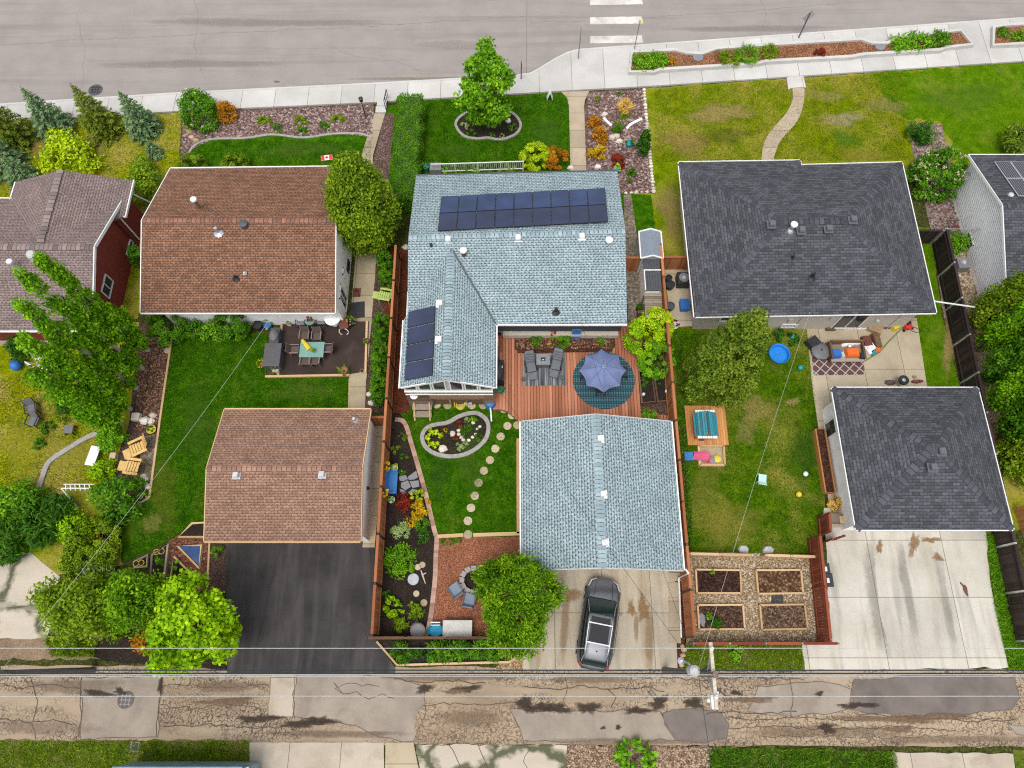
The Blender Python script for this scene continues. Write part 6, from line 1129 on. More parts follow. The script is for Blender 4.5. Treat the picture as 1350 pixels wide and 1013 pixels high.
for s in(-1,1): MB().box((s*.3,0,.2),(.04,.3,.4)).build('side_frame','toy_yellow',t,local=True)
p=G(617,530,.3); tag(MB().box((p.x,p.y,.2),(.5,.35,.36),.1,None,.9).build('garden_box','light_grey'),'small light grey box beside the hose reel','box')
# front porch corner
pot('turquoise pot with a plant at the front porch corner',561,219,.22,.5,'teal','leaf_hedge'); pot('turquoise pot beside the columnar juniper',830,188,.26,.4,'teal','leaf_hedge'); pot('turquoise pot beside the barberry',813,222,.24,.4,'teal','leaf_lime')
# ================================================================ fence bed and shale area
p=G(518,636,.5); t=thing('garden_bench','bright blue bench against the long cedar fence','bench',(p.x,p.y,0),-PI/2); m=MB(); m.box((0,-.02,.43),(1.3,.5,.05)); m.build('seat','bench_blue',t,local=True); m=MB(); m.beam((0,-.28+.02,.46),(0,-.4,.95),1.3,.04,up=(0,1,0)); m.build('backrest','bench_blue',t,local=True)
for s in(-1,1):
    m=MB(); m.box((s*.62,-.02,.66),(.07,.55,.05)); m.box((s*.62,.2,.33),(.06,.06,.66)); m.box((s*.62,-.26,.33),(.06,.06,.66)); m.build('arm_frame','bench_blue',t,local=True)
for x,y,l,z in ((511,615,'upper yellow flower basket hanging on the cedar fence',1.2),(506,650,'lower yellow flower basket hanging on the cedar fence',1.2)): pot(l,x,y,.16,.22,'brown_wood','leaf_gold',z,.34)
pot('white pot above the blue bench',520,617,.2,.35,'white_plastic','leaf_lime'); pot('white pot below the blue bench',516,659,.2,.35,'white_plastic','leaf_maple')
p=G(549,829,.4); t=thing('half_barrel','leaning grey wooden half barrel by the back fence','barrel',(p.x,p.y,.05)); m=MB(); m.lathe((0,0,0),[(.34,0),(.4,.3),(.38,.55),(.33,.55),(.33,.45)],16); m.build('staves','grey_wood',t,local=True); m=MB(); m.lathe((0,0,.12),[(.385,0),(.395,.05)],16); m.lathe((0,0,.44),[(.405,0),(.4,.05)],16); m.build('hoops','mid_grey',t,local=True); t.rotation_euler=(R(14),R(12),0)
p=G(574,831,.45); t=thing('sled_tub','cyan plastic tub beside the storage bench','tub',(p.x,p.y,0)); m=MB(); m.lathe((0,0,0),[(.3,0),(.4,.3),(.38,.33),(.3,.2)],14,sx=1.1,sy=.8); m.build('tub_body','cyan_plastic',t,local=True); m=MB(); m.beam((-.25,.25,.3),(.25,.25,.55),.05,.05); m.box((0,.38,.3),(.5,.06,.5)); m.build('tub_stand','white_plastic',t,local=True)
p=G(603,829,.62); t=thing('storage_bench','large storage box with a pale grey lid by the back fence','box',(p.x,p.y,0)); m=MB(); m.box((0,0,.28),(1.45,.78,.56)); m.build('box_body','dusty_grey',t,local=True); m=MB(); m.box((0,0,.6),(1.55,.86,.09)); m.build('lid','pale_lid',t,local=True,bevel=.03)
c=G(624,765,.3); t=thing('fire_pit','round grey stone fire pit on the red shale','fire pit',(c.x,c.y,.03)); m=MB()
for i in range(12): a=2*PI*i/12; m.box((.62*math.cos(a),.62*math.sin(a),.17),(.26,.3,.34),a)
m.build('stone_ring','kerb_grey',t,local=True); m=MB(); m.lathe((0,0,.0),[(.48,0),(.48,.08)],20); m.build('ash_bed','soil',t,local=True)
g='blue-grey chairs at the fire pit'
chair('left blue-grey chair at the fire pit',600,777,R(215),'dark_grey','chair_blue_grey',.03,g,'fire_pit_chair',.62,.8); chair('right blue-grey chair at the fire pit, under the birch edge',619,790,R(170),'dark_grey','chair_blue_grey',.03,g,'fire_pit_chair',.62,.8)
# ================================================================ left house patio set
table('glass topped dining table on the dark patio',411,461,1.45,1.0,.72,'glass_table','taupe_frame',.1)
p=G(404,457,.9); m=MB(); m.tube([(p.x-.3,p.y+.42,.9),(p.x+.02,p.y+.05,.9),(p.x+.2,p.y-.2,.87)],[.10,.15,.17],8); tag(m.build('folded_umbrella','toy_yellow'),'folded yellow umbrella lying across the glass table','umbrella')
pot('small white pot with greenery on the glass table',413,462,.12,.16,'white_plastic','leaf_maple',.82,.13)
g='taupe chairs at the glass dining table'
for x,y,r,l in ((402,443,0,'taupe chair at the upper left of the glass table'),(418,444,0,'taupe chair at the upper right of the glass table'),(389,462,PI/2,'taupe chair at the left end of the glass table'),(432,461,-PI/2,'taupe chair at the right end of the glass table'),(403,476,PI,'taupe chair at the lower left of the glass table'),(416,476,PI,'taupe chair at the lower right of the glass table')): chair(l,x,y,r,'taupe_frame','bronze',.1,g,'dining_chair')
g='dark bistro chairs by the white wall'
for x,y,l in ((397,424,'dark bistro chair left of the small green table'),(424,423,'dark bistro chair right of the small green table')): chair(l,x,y,0,'dark_grey','mid_grey',.1,g,'bistro_chair',.55)
table('small round green bistro table by the white wall',408,423,.6,.6,.7,'glass_table','dark_grey',.1,0,'bistro_table',True); pot('pot of red flowers on the green bistro table',408,421,.14,.15,'terracotta','leaf_green',.82,.2,'petal_red')
c=G(438,417,.9); t=thing('wall_basin','round white stone basin at the white house wall','basin',(c.x,c.y-.1,0)); m=MB(); m.lathe((0,0,0),[(.25,0),(.15,.5),(.5,.8),(.5,.86),(.3,.8),(.12,.78)],18); m.build('bowl','white_stucco',t,local=True)
c=G(453,428,.5); t=thing('wheelbarrow','brown wheelbarrow shaped planter near the side door','planter',(c.x,c.y,.1)); m=MB(); m.box((0,0,.4),(.45,.6,.3),.3,None,1.2); m.build('tray','rust',t,local=True); m=MB(); m.tube([(.28*math.cos(a*.33),-.4+.1*math.sin(a*.33),.2+.26*math.sin(a*.33)) for a in range(20)],.03,5); m.build('wheel_rim','white_plastic',t,local=True); m=MB(); m.beam((-.2,.2,.45),(-.45,.75,.75),.05,.05); m.build('handle','brown_wood',t,local=True)
pot('black pot with yellow flowers at the side door',463,424,.22,.35,'cover_black','leaf_green',.1,.32,'petal_yellow'); pot('pot of pink flowers at the lower left patio corner',419-57+1,487,.2,.3,'white_plastic','leaf_green',.1,.3,'petal_pink'); pot('green plant pot at the lower right of the patio',453,488,.24,.3,'terracotta','leaf_hedge',.1,.42); pot('pink potted plant at the right patio edge',483,450,.14,.25,'terracotta','leaf_hedge',.1,.2,'petal_pink'); pot('yellow flowers beside the black barbecue',346,481,.2,.2,'terracotta','leaf_green',0,.38,'petal_yellow'); pot('small white pot at the upper left patio corner',381,427,.15,.25,'white_rock','leaf_silver',.1,.15); pot('small tan pot at the lower right patio corner',477,489,.12,.12,'tan_rock',None,.1)
p=G(360,441,1.1); t=thing('barbecue','black gas barbecue beside the dark patio','barbecue',(p.x,p.y,0)); m=MB(); m.box((0,0,.45),(.55,1.1,.8)); m.build('cart','dark_grey',t,local=True); m=MB(); m.lathe((0,0,.85),[(.42,0),(.38,.2),(.2,.33),(.02,.36)],12,sx=.7,sy=1.0); m.build('lid','dusty_grey',t,local=True); MB().box((0,-.72,.82),(.5,.4,.05)).build('side_shelf','chair_blue_grey',t,local=True)
p=G(359,468,.9); t=thing('storage_box','dark grey covered storage box beside the patio','box',(p.x,p.y,0)); m=MB(); m.box((0,0,.45),(.95,1.45,.9)); m.build('box_body','cover_grey',t,local=True); m=MB(); m.box((0,0,.93),(1.02,1.52,.07)); m.build('lid','cover_grey',t,local=True,bevel=.03)
pot('black lidded pot at the white wall near the barbecue',339,428,.3,.6,'cover_black'); pot('blue pot at the white wall near the barbecue',352,428,.26,.4,'bench_blue','leaf_silver')
tag(MB().prism(GP([(463,400),(481,398),(481,419),(463,421)]),0.03,.07).build('door_mat','cover_black'),'black door mat at the white house side door','mat'); tag(MB().prism(GP([(466,381),(476,381),(475,392),(465,392)]),0.03,.09).build('brick_stack','red_chips'),'small red brick patch beside the side wall','bricks')
def adirondack(label,x,y,rz,mat,group=None,k=1.0):
    p=G(x,y,.4); t=thing('adirondack_chair',label,'chair',(p.x,p.y,.03),rz,group); m=MB()
    for i in range(5): m.beam(((i-2)*.11*k,.2*k,.28),((i-2)*.13*k,.62*k,1.0*k-.03*abs(i-2)),.1*k,.025,up=(0,-.8,.5))
    m.build('backrest',mat,t,local=True); m=MB()
    for i in range(5): m.box((0,(.15-.13*i)*k,.3+.02*i),(.56*k,.11*k,.025))
    m.build('seat',mat,t,local=True)
    for s in(-1,1):
        m=MB(); m.box((s*.36*k,.0,.55),(.13*k,.75*k,.03)); m.box((s*.36*k,-.33*k,.27),(.08,.05,.55)); m.box((s*.36*k,.28*k,.27),(.06,.05,.55)); m.build('arm',mat,t,local=True)
    m=MB(); m.box((0,-.66*k,.24),(.5*k,.35*k,.03)); m.build('leg_rest',mat,t,local=True); return t
adirondack('lime green lounge chair beside the cedar fence',508,390,R(-100),'lime_plastic'); g='pale yellow lounge chairs on the brick patch'
sheet('paved_patch',GP([(186,577),(208,572),(201,635),(184,632)]),.06,'brick_paving','small brick paved patch under the yellow chairs','patio')
adirondack('upper pale yellow lounge chair beside the left lawn',183,590,R(-62),'cream_yellow',g,1.15); adirondack('lower pale yellow lounge chair beside the left lawn',176,616,R(-98),'cream_yellow',g,1.15)
pot('small brown pot between the yellow chairs',177,600,.18,.25,'bronze'); pot('yellow pot of flowers above the yellow chairs',199,566,.28,.25,'toy_yellow','leaf_green',0,.22); 
p=G(182,552,.3); t=thing('curved_bench','white curved stone seat above the yellow chairs','seat',(p.x,p.y,0)); m=MB(); m.box((-.15,.1,.2),(.45,.45,.4)); m.build('seat_block','white_rock',t,local=True); m=MB(); m.rock((.35,-.1,.15),.35,.25,.35,4); m.build('end_stone','white_rock',t,local=True)
table('long white slab table in the left lawn',122,601,.55,1.15,.55,'white_plastic','grey_wood',0,R(-8))
p=G(149,601,.3); tag(MB().box((p.x,p.y,.2),(.34,.34,.34)).build('stool','tan_rock'),'small tan square block beside the bright bush','stool')
# white trellis, swing seats, dark chairs
p=G(95,655,1.0); t=thing('garden_trellis','leaning white ladder trellis in the left garden','trellis',(p.x,p.y,0)); m=MB(); a=G(81,644,1.1); b=G(122,644,1.1); c=G(103,670,.1)
o=V((p.x,p.y,0)); m.beam(a-o,b-o,.05,.05); m.beam(a-o,c-o,.07,.07); m.beam(a-o+V((0,.25,-.1)),b-o+V((0,.25,-.1)),.04,.04); m.build('frame','white_plastic',t,local=True); m=MB()
for k in range(6): q=a.lerp(b,(k+.7)/6.5)-o; m.beam(q+V((-.05,.22,-.05)),q+V((.1,-.12,0)),.04,.03)
m.build('rungs','white_plastic',t,local=True)
for i,(x,y,l,r) in enumerate(((52,489,'lower white lattice swing seat under the poplars',R(-30)),(56,470,'upper white lattice swing seat under the poplars',R(-20)))):
    p=G(x,y,.8); t=thing('swing_seat',l,'swing',(p.x,p.y,0),r); m=MB()
    for k in range(8): m.box((-.52+.15*k,0,.5),(.07,.6,.03))
    m.build('seat_slats','white_plastic',t,local=True); m=MB(); m.beam((-.62,-.4,0),(-.55,0,1.5),.06,.06); m.beam((-.62,.4,0),(-.55,0,1.5),.06,.06); m.beam((-.55,0,1.5),(.6,0,1.5),.06,.06); m.beam((.65,-.4,0),(.6,0,1.5),.06,.06); m.beam((.65,.4,0),(.6,0,1.5),.06,.06); m.build('frame','white_plastic',t,local=True)
chair('upper dark metal chair in the yellow left lawn',42,539,R(20),'black_metal','dusty_grey',0,'dark chairs in the yellow lawn','lawn_chair',.6); chair('lower dark metal chair in the yellow left lawn',44,556,R(-10),'black_metal','dusty_grey',0,'dark chairs in the yellow lawn','lawn_chair',.6); table('small grey folding table in the left lawn',90,566,.5,.5,.45,'dusty_grey','black_metal')
ball('blue ball lying in the left lawn',21,482,.33,'bright_blue'); m=MB(); P=GP([(-10,658),(26,641),(29,653),(0,664)],.3); m.prism(P,.2,.3); t=thing('bench','weathered grey plank bench at the left edge','bench',G(12,653)); m.build('plank','grey_wood',t); 
for x,y in ((2,656),(24,648)): q=G(x,y,.1); MB().box((q.x,q.y,.1),(.15,.3,.2)).build('leg','grey_wood',t)
pot('orange pot beside the clipped evergreen mounds',138,704,.35,.4,'orange_plastic'); pot('black pot beside the orange pot',149,709,.25,.3,'black_plastic')
# triangular planters
def planter(label,pts,mat_soil,h=.3,w=.12,name='wooden_planter'):
    t=thing(name,label,'planter',(lambda q:(sum(p.x for p in q)/len(q),sum(p.y for p in q)/len(q),0))(GP(pts,h))); P=GP(pts,h); m=MB(); m.strip(P,w,0,h,True); m.build('frame','pale_wood' if 'weathered' not in label else 'grey_wood',t); MB().prism(P,0,h-.08).build('soil',mat_soil,t); return t
def pondmat():
    m,t,b,N,L=nodes('pond_blue'); o=coord(N); L(ramp(N,noise(N,o,1.5,4.0),[(0.3,(0.008,0.03,0.11)),(0.55,(0.015,0.06,0.2)),(0.75,(0.07,0.1,0.05))]),b.inputs['Base Color']); b.inputs['Roughness'].default_value=.15
pondmat()
planter('triangular planter box holding blue pond water',[(234,720),(265,719),(262,749)],'pond_blue'); planter('triangular planter box with leafy vegetables',[(229,734),(259,764),(224,764)],'soil'); planter('weathered long planter box with small plants beside the lawn',[(200,732),(221,718),(216,762),(198,762)],'soil'); planter('dark soil planter box against the brown garage',[(235,708),(253,690),(271,689),(271,708)],'soil'); planter('small weathered corner box with yellow pots',[(176,741),(194,732),(193,747),(176,748)],'soil',.2)
for x,y,l in ((179,743,'first yellow pot in the corner box'),(186,742,'second yellow pot in the corner box'),(206,728,'first yellow pot beside the long planter'),(213,727,'second yellow pot beside the long planter')): pot(l,x,y,.16,.3,'toy_yellow')
edging('pale timber edge between red chips and asphalt',[(277,716),(274,775)],.1,.12,'pale_wood',sm=False,name='timber_edging')
# ================================================================ right yard
def bed(label,pts,mt):
    t=thing('raised_bed',label,'raised bed',(lambda q:(sum(p.x for p in q)/4,sum(p.y for p in q)/4,0))(GP(pts,.3)),0,'wooden raised garden beds'); P=GP(pts,.3); m=MB()
    for a,b in zip(P,P[1:]+P[:1]): m.beam(V((a.x,a.y,.16)),V((b.x,b.y,.16)),.09,.3)
    m.build('frame','pale_wood',t); MB().prism(rough(P,.02),0,.24).build('soil',mt,t); return t
ground('soil_litter',[(0.05,0.028,0.02),(0.11,0.06,0.04),(0.22,0.125,0.075)],11,bmp=1.0); ground('soil_leaf',[(0.08,0.04,0.022),(0.19,0.095,0.05),(0.33,0.2,0.11)],8,bmp=1.0); ground('soil_chip',[(0.08,0.045,0.03),(0.2,0.12,0.075),(0.34,0.24,0.16)],12,bmp=1.0); ground('soil_dark',[(0.03,0.015,0.012),(0.07,0.032,0.024),(0.13,0.06,0.042)],12,bmp=1.0)
bed('upper left raised bed of dark leaf litter',[(917.5,751),(976,752),(977.5,782),(919,782)],'soil_dark'); bed('upper right raised bed of orange brown leaf litter',[(997,752),(1056,751.5),(1059,782),(1000,783)],'soil_leaf'); bed('lower left raised bed with green vegetables',[(920,798),(979.5,797.5),(982,829.5),(922,830)],'soil_litter'); bed('lower right raised bed of pale brown litter',[(1002,798),(1061,797),(1065,829),(1005,830.5)],'soil_chip')
tag(MB().prism(GP([(1017,785),(1032,785),(1032,795),(1016,795)]),.03,.06).build('rubber_mat','cover_black'),'dark square mat between the right raised beds','mat')
p=G(926,817,.3); m=MB(); m.rock((p.x,p.y,.24),.22,.4,.1,3); tag(m.build('grey_board','mid_grey'),'grey board lying in the lower left raised bed','board')
for x,y,l in ((979,725,'pale stone pile at the garden entrance'),(1012,726,'grey stone pile right of the garden entrance')): p=G(x,y); m=MB(); m.rock((p.x,p.y,.03),.35,.25,.25,int(x)); tag(m.build('stone_pile','light_grey'),l,'stones')
# playhouse on its platform, sandbox, slide
P=GP([(904,536),(956,535),(961,586),(907,587)],.25); t=thing('play_platform','square pale wood platform under the teal roofed playhouse','platform',G(932,562)); m=MB(); x0,x1=min(p.x for p in P),max(p.x for p in P); y0,y1=min(p.y for p in P),max(p.y for p in P); x=x0+.07
while x<x1: m.box((x,(y0+y1)/2,.22),(.13,y1-y0,.05)); x+=.14
m.build('boards','cedar_new',t); MB().box(((x0+x1)/2,(y0+y1)/2,.09),(x1-x0-.1,y1-y0-.1,.17)).build('platform_frame','brown_wood',t)
c=G(932,558,1.5); t=thing('playhouse','small playhouse with a teal plank roof and cream ends','playhouse',(c.x,c.y,.25)); m=MB(); m.box((0,0,.5),(.95,1.2,1.0)); m.build('wall','cedar_new',t,local=True)
var('teal_plank',[(0.015,0.13,0.17),(0.03,0.2,0.25),(0.06,0.28,0.32)],nz=.3,stretch=(.3,3,1)); m=MB()
for s in(-1,1):
    for k in range(6): a=V((s*(.02+.11*k),0,1.35-.07*k)); m.beam(a+V((s*.055,-.7,-.02)),a+V((s*.055,.7,-.02)),.105,.03,up=(s*.5,0,.85))
m.build('roof','teal_plank',t,local=True); m=MB()
for yy in (-.78,.78):
    for k in range(8): m.box((-.49+.14*k,yy,1.06),(.12,.14,.05))
m.build('trim_slats','white_plastic',t,local=True); MB().box((-.5,0,.55),(.05,.5,.8)).build('door','orange_plastic',t,local=True); MB().box((-.1,-.62,.55),(.4,.04,.4)).build('window','window_glass',t,local=True)
p=G(925,578,.35); m=MB(); m.box((p.x,p.y,.36),(.25,.25,.22)); tag(m.build('toy_box','bronze'),'small dark toy box in front of the playhouse','toy')
P=GP([(921,588),(954,588),(955.5,613),(922.5,613)],.25); t=thing('sandbox','pale wood sandbox below the play platform','sandbox',G(938,601)); m=MB()
for a,b in zip(P,P[1:]+P[:1]): m.beam(V((a.x,a.y,.15)),V((b.x,b.y,.15)),.12,.27)
m.build('frame','pale_wood',t); MB().prism(P,0,.15).build('sand','sand',t)
a=G(933,604,.5); b=G(905,602,.1); t=thing('toddler_slide','pink toddler slide with a blue foot beside the sandbox','slide',(a.x,a.y,0)); o=V((a.x,a.y,0)); m=MB(); m.beam(a-o+V((0,0,.25)),V((b.x-a.x+.4,b.y-a.y,.18)),.42,.04); m.build('slide_bed','toy_pink',t,local=True); m=MB(); m.box((b.x-a.x+.12,b.y-a.y,.12),(.5,.5,.16)); m.build('slide_foot','bench_blue',t,local=True)
for s in(-1,1): m=MB(); m.beam(V((0,s*.22,.82)),V((b.x-a.x+.4,b.y-a.y+s*.22,.25)),.04,.1); m.build('side_rail','toy_pink',t,local=True)
m=MB(); m.box((.05,0,.35),(.1,.4,.7)); m.build('ladder','toy_red',t,local=True)
for x,y,mt,l in ((930,606,'toy_red','red toy bucket in the sandbox'),(945,606,'toy_yellow','yellow toy truck in the sandbox'),(938,607,'mid_grey','grey toy shovel in the sandbox')): p=G(x,y,.2); m=MB(); m.lathe((p.x,p.y,.15),[(.1,0),(.2,.12),(.22,.2),(.12,.24)],10); m.box((p.x+.15,p.y,.2),(.25,.06,.06)); tag(m.build('sand_toy',mt),l,'toy')
c=G(1027,467,.2); t=thing('paddling_pool','round blue plastic paddling pool on the grass','pool',(c.x,c.y,0)); m=MB(); m.lathe((0,0,0),[(.55,0),(.62,.28),(.66,.3),(.64,.33),(.58,.28),(.53,.06)],26); m.build('pool_wall','pool_blue',t,local=True); m=MB(); m.lathe((0,0,.06),[(.54,0),(.54,.012)],26); m.build('pool_water','pool_blue',t,local=True)
chair('mint green child chair in the middle of the grass',1005,631,R(170),'mint','mint',0,None,'child_chair',.5,.55,False); ball('small white ball on the right lawn',1062,625,.15,'white_plastic'); ball('yellow ball on the right lawn',1053,652,.17,'toy_yellow'); ball('pale purple ball under the pine',985,495,.2,'purple_grey'); ball('teal ball near the concrete walk',1055,485,.16,'teal'); ball('turquoise ball beside the wall bushes',1045,444,.17,'teal')
# side yard of the charcoal house
def acunit(label,x,y,mt,w=.8,h=.75):
    p=G(x,y,h); t=thing('air_conditioner',label,'air conditioner',(p.x,p.y,0)); m=MB(); m.box((0,0,h/2),(w,w,h)); m.build('case',mt,t,local=True,bevel=.03); m=MB(); m.lathe((0,0,h),[(w*.4,0),(w*.4,.03),(w*.34,.03)],18); m.build('fan_grille','mid_grey',t,local=True); m=MB(); m.lathe((0,0,h+.03),[(.14,0),(.1,.05)],12); m.build('fan_hub','light_grey',t,local=True)
acunit('dark square air conditioner in the concrete side yard',902,366,'cover_black'); acunit('grey air conditioner on tan gravel beside the white siding',1271,346,'mid_grey',.75,.7)
for x,y,r,mt,l in ((884,375,.3,'cover_black','black round composter in the side yard'),(884,403,.28,'dark_grey','dark round lid bin in the side yard'),(882,366,.22,'black_plastic','black pot at the top of the side yard')): pot(l,x,y,r,.5,mt)
p=G(903,401,.5); t=thing('storage_bin','blue plastic bin in the concrete side yard','bin',(p.x,p.y,.04)); MB().box((0,0,.22),(.5,.62,.44),0,None,1.12).build('bin_body','bench_blue',t,local=True); MB().box((0,0,.46),(.56,.7,.05)).build('lid','bright_blue',t,local=True)
pot('white pot of dark flowers at the side yard end',889,428,.3,.4,'white_plastic','leaf_red',0,.32)
# sheds
t=thing('metal_shed','small grey metal shed with a white trimmed peaked roof','shed',G(858,330)); z=2.0; c=[G(842,306,z),G(871,304,z),G(874,339,z),G(845,341,z)]; xm=(c[0].x+c[1].x)/2; x0,x1=c[0].x,c[1].x; y0,y1=c[3].y,c[0].y
wall_block(t,x0+.08,x1-.08,y0+.08,y1-.08,1.9,'light_grey','wall',('y',xm,2.2)); plain('shed_roof',(0.20,0.235,0.28),.5,nz=.1)
roof(t,[[(x0,y0,2.0),(xm,y0,2.32),(xm,y1,2.32),(x0,y1,2.0)],[(xm,y0,2.32),(x1,y0,2.0),(x1,y1,2.0),(xm,y1,2.32)]],'shed_roof',.04); m=MB()
for yy in (y0,y1): m.beam((x0,yy,2.02),(xm,yy,2.34),.09,.08); m.beam((xm,yy,2.34),(x1,yy,2.02),.09,.08)
m.beam((x0,y0,2.02),(x0,y1,2.02),.08,.08); m.beam((x1,y0,2.02),(x1,y1,2.02),.08,.08); m.build('roof_trim','white_paint',t)
t=thing('metal_shed','low shed with a dark ribbed metal roof behind the peaked shed','shed',G(860,365)); z=1.9; a=G(848,342,1.9); b=G(872,383,1.9); x0=a.x;x1=b.x+.05;y1=a.y;y0=b.y
wall_block(t,x0+.05,x1-.05,y0+.05,y1-.02,1.75,'white_siding'); m=MB(); x=x0
while x<x1-.05: m.box((x+.05,(y0+y1)/2,1.86),(.1,y1-y0,.05)); m.box((x+.05,(y0+y1)/2,1.9),(.035,y1-y0,.03)); x+=.16
m.box(((x0+x1)/2,(y0+y1)/2,1.83),(x1-x0,y1-y0,.04)); m.build('roof','dark_grey',t); m=MB(); ym=y1-(y1-y0)*.36; m.box(((x0+x1)/2,ym,1.93),(x1-x0+.05,.07,.05)); m.box((x0,(y0+ym)/2,1.92),(.06,ym-y0,.05)); m.build('roof_trim','white_paint',t)
t=thing('lean_to','weathered slatted wood lean-to below the ribbed shed','lean-to',G(860,400)); a=G(849,385,1.5); b=G(874,418,1.3); m=MB(); n=11
for k in range(n): y=a.y+(b.y-a.y)*(k+.5)/n; m.box(((a.x+b.x)/2,y,1.5-.02*k),(b.x-a.x,(a.y-b.y)/n-.015,.03))
m.build('roof_slats','grey_wood',t)
for x,y in ((a.x+.06,a.y-.1),(b.x-.06,a.y-.1),(a.x+.06,b.y+.1),(b.x-.06,b.y+.1)): MB().box((x,y,.62),(.09,.09,1.25)).build('post','grey_wood',t)
t=thing('hose_cart','dark green hose cart beside the lean-to','hose',G(843,405)); p=G(843,405,.4); m=MB(); m.lathe((p.x,p.y,.0),[(.18,0),(.2,.5),(.05,.55)],10); m.build('reel','leaf_dark',t); MB().box((p.x,p.y-.4,.3),(.3,.25,.5)).build('cart','brown_wood',t)
# ================================================================ patio clutter behind the charcoal house
tag(MB().prism(GP([(1068,452),(1138,450),(1139,494),(1073,495)],.06),.05,.062).build('rug','rug_diamond'),'brown diamond patterned rug on the concrete patio','rug')
c=G(1116,465,.5); t=thing('outdoor_sofa','weathered wooden outdoor sofa heaped with things','sofa',(c.x,c.y,.06)); m=MB(); m.box((0,.1,.36),(1.95,.9,.12)); m.build('seat','grey_wood',t,local=True); m=MB(); m.box((0,.62,.55),(2.0,.1,.6)); m.build('backrest','brown_wood',t,local=True); m=MB(); m.box((0,-.48,.4),(2.0,.22,.08)); m.build('front_board','grey_wood',t,local=True)
for s in(-1,1): m=MB(); m.box((s*.98,.1,.38),(.12,1.1,.6)); m.build('armrest','brown_wood',t,local=True)
for x,y,w,d,h,mt,l,rz in ((1102,467,.6,.55,.32,'bright_blue','blue crate on the wooden sofa',.1),(1124,465,.85,.6,.22,'orange_plastic','orange plastic car seat on the wooden sofa',.05),(1124,452,1.3,.3,.12,'white_plastic','long white board lying on the wooden sofa',.15),(1110,468,.3,.4,.2,'light_grey','pale grey box on the wooden sofa',.2),(1137,469,.35,.4,.2,'cover_black','black bag at the right end of the wooden sofa',0)):
    p=G(x,y,.6); m=MB(); m.box((p.x,p.y,.49+h/2),(w,d,h),rz,None,.8); m.box((p.x,p.y,.49+h),(w*.6,d*.6,.05),rz); tag(m.build('clutter_item',mt),l,'clutter')
ball('small white ball on the wooden sofa',1115,461,.11,'white_plastic','white_ball').location=(0,0,.5)
for x,y,w,d,h,mt,l,rz,nm in ((1075,452,.75,.9,.4,'cover_black','black reclined camping chair on the patio',.6,'camping_seat'),(1130,431,1.6,.3,.12,'white_plastic','long white plank along the house wall',.02,'plank'),(1096,433,.6,.2,.2,'brown_wood','small brown tray along the house wall',0,'tray'),(1144,449,.5,.7,.35,'rust','dark red crate right of the sofa',.1,'crate'),(1157,448,.4,1.0,.35,'brown_wood','brown tool bench right of the sofa',.1,'tool_bench'),(1155,433,.9,.5,.3,'tan_rock','tan cardboard heap by the wall',-.5,'cardboard_box'),(1170,429,.45,.3,.25,'bronze','dark bag by the wall',0,'bag'),(1182,430,.45,.35,.35,'toy_yellow','yellow pressure washer by the wall',.5,'pressure_washer'),(1148,459,.7,.7,.25,'white_plastic','white folded panels right of the sofa',.5,'panels'),(1158,461,.3,.3,.3,'orange_plastic','orange bucket beside the white panels',0,'bucket'),(1153,464,.35,.3,.25,'teal','teal box beside the white panels',.3,'small_box')):
    p=G(x,y,h+.05); m=MB(); m.box((p.x,p.y,.055+h/2),(w,d,h),rz,None,.9); m.box((p.x,p.y,.06+h),(w*.55,d*.5,.06),rz+.2); m.box((p.x+.1,p.y-.05,.1+h),(w*.2,d*.2,.06),rz-.3); tag(m.build(nm,mt),l,'clutter')
c=G(1083,462,.5); t=thing('fire_bowl','round grey lidded bowl beside the wooden sofa','fire bowl',(c.x,c.y,.06)); m=MB(); m.lathe((0,0,0),[(.35,0),(.55,.3),(.56,.36),(.35,.46),(.05,.5)],20); m.build('bowl','dusty_grey',t,local=True); m=MB(); m.lathe((0,0,.5),[(.06,0),(.03,.08)],8); m.build('lid_knob','cover_black',t,local=True)
c=G(1198,426,.5); t=thing('lawn_mower','red push mower at the patio corner','mower',(c.x,c.y,.05),.3); MB().box((0,0,.25),(.5,.65,.25),0,None,.8).build('deck_body','toy_red',t,local=True); MB().box((0,.05,.45),(.25,.28,.16)).build('engine','black_plastic',t,local=True)
m=MB(); m.tube([(-.22,-.3,.35),(-.2,-.85,.9),(.2,-.85,.9),(.22,-.3,.35)],.02,5); m.build('handle','black_metal',t,local=True)
for sx in(-1,1):
    for sy in(-1,1): m=MB(); m.tube([(sx*.26,sy*.28,.1),(sx*.31,sy*.28,.1)],.1,10); m.build('wheel','black_plastic',t,local=True)
m=MB(); m.tube(smooth_path([V((q.x,q.y,.08)) for q in GP([(1137,478),(1158,465),(1172,450),(1186,436),(1190,428),(1185,421)])],5),.035,6); tag(m.build('garden_hose','leaf_silver'),'pale green garden hose curving across the patio','hose')
for x,y,l in ((1192,501,'black kettle grill at the charcoal garage edge'),):
    c=G(x,y,.8); t=thing('kettle_grill',l,'barbecue',(c.x,c.y,.05)); m=MB(); m.lathe((0,0,.45),[(.1,0),(.28,.15),(.3,.3),(.24,.3)],16); m.build('bowl','black_plastic',t,local=True); m=MB(); m.lathe((0,0,.7),[(.22,0),(.2,.04),(.02,.06)],14); m.build('grate','galvanised',t,local=True)
    for k in range(3): a=2.1*k; MB().beam((.1*math.cos(a),.1*math.sin(a),.5),(.28*math.cos(a),.28*math.sin(a),0),.03,.03).build('leg','galvanised',t,local=True)
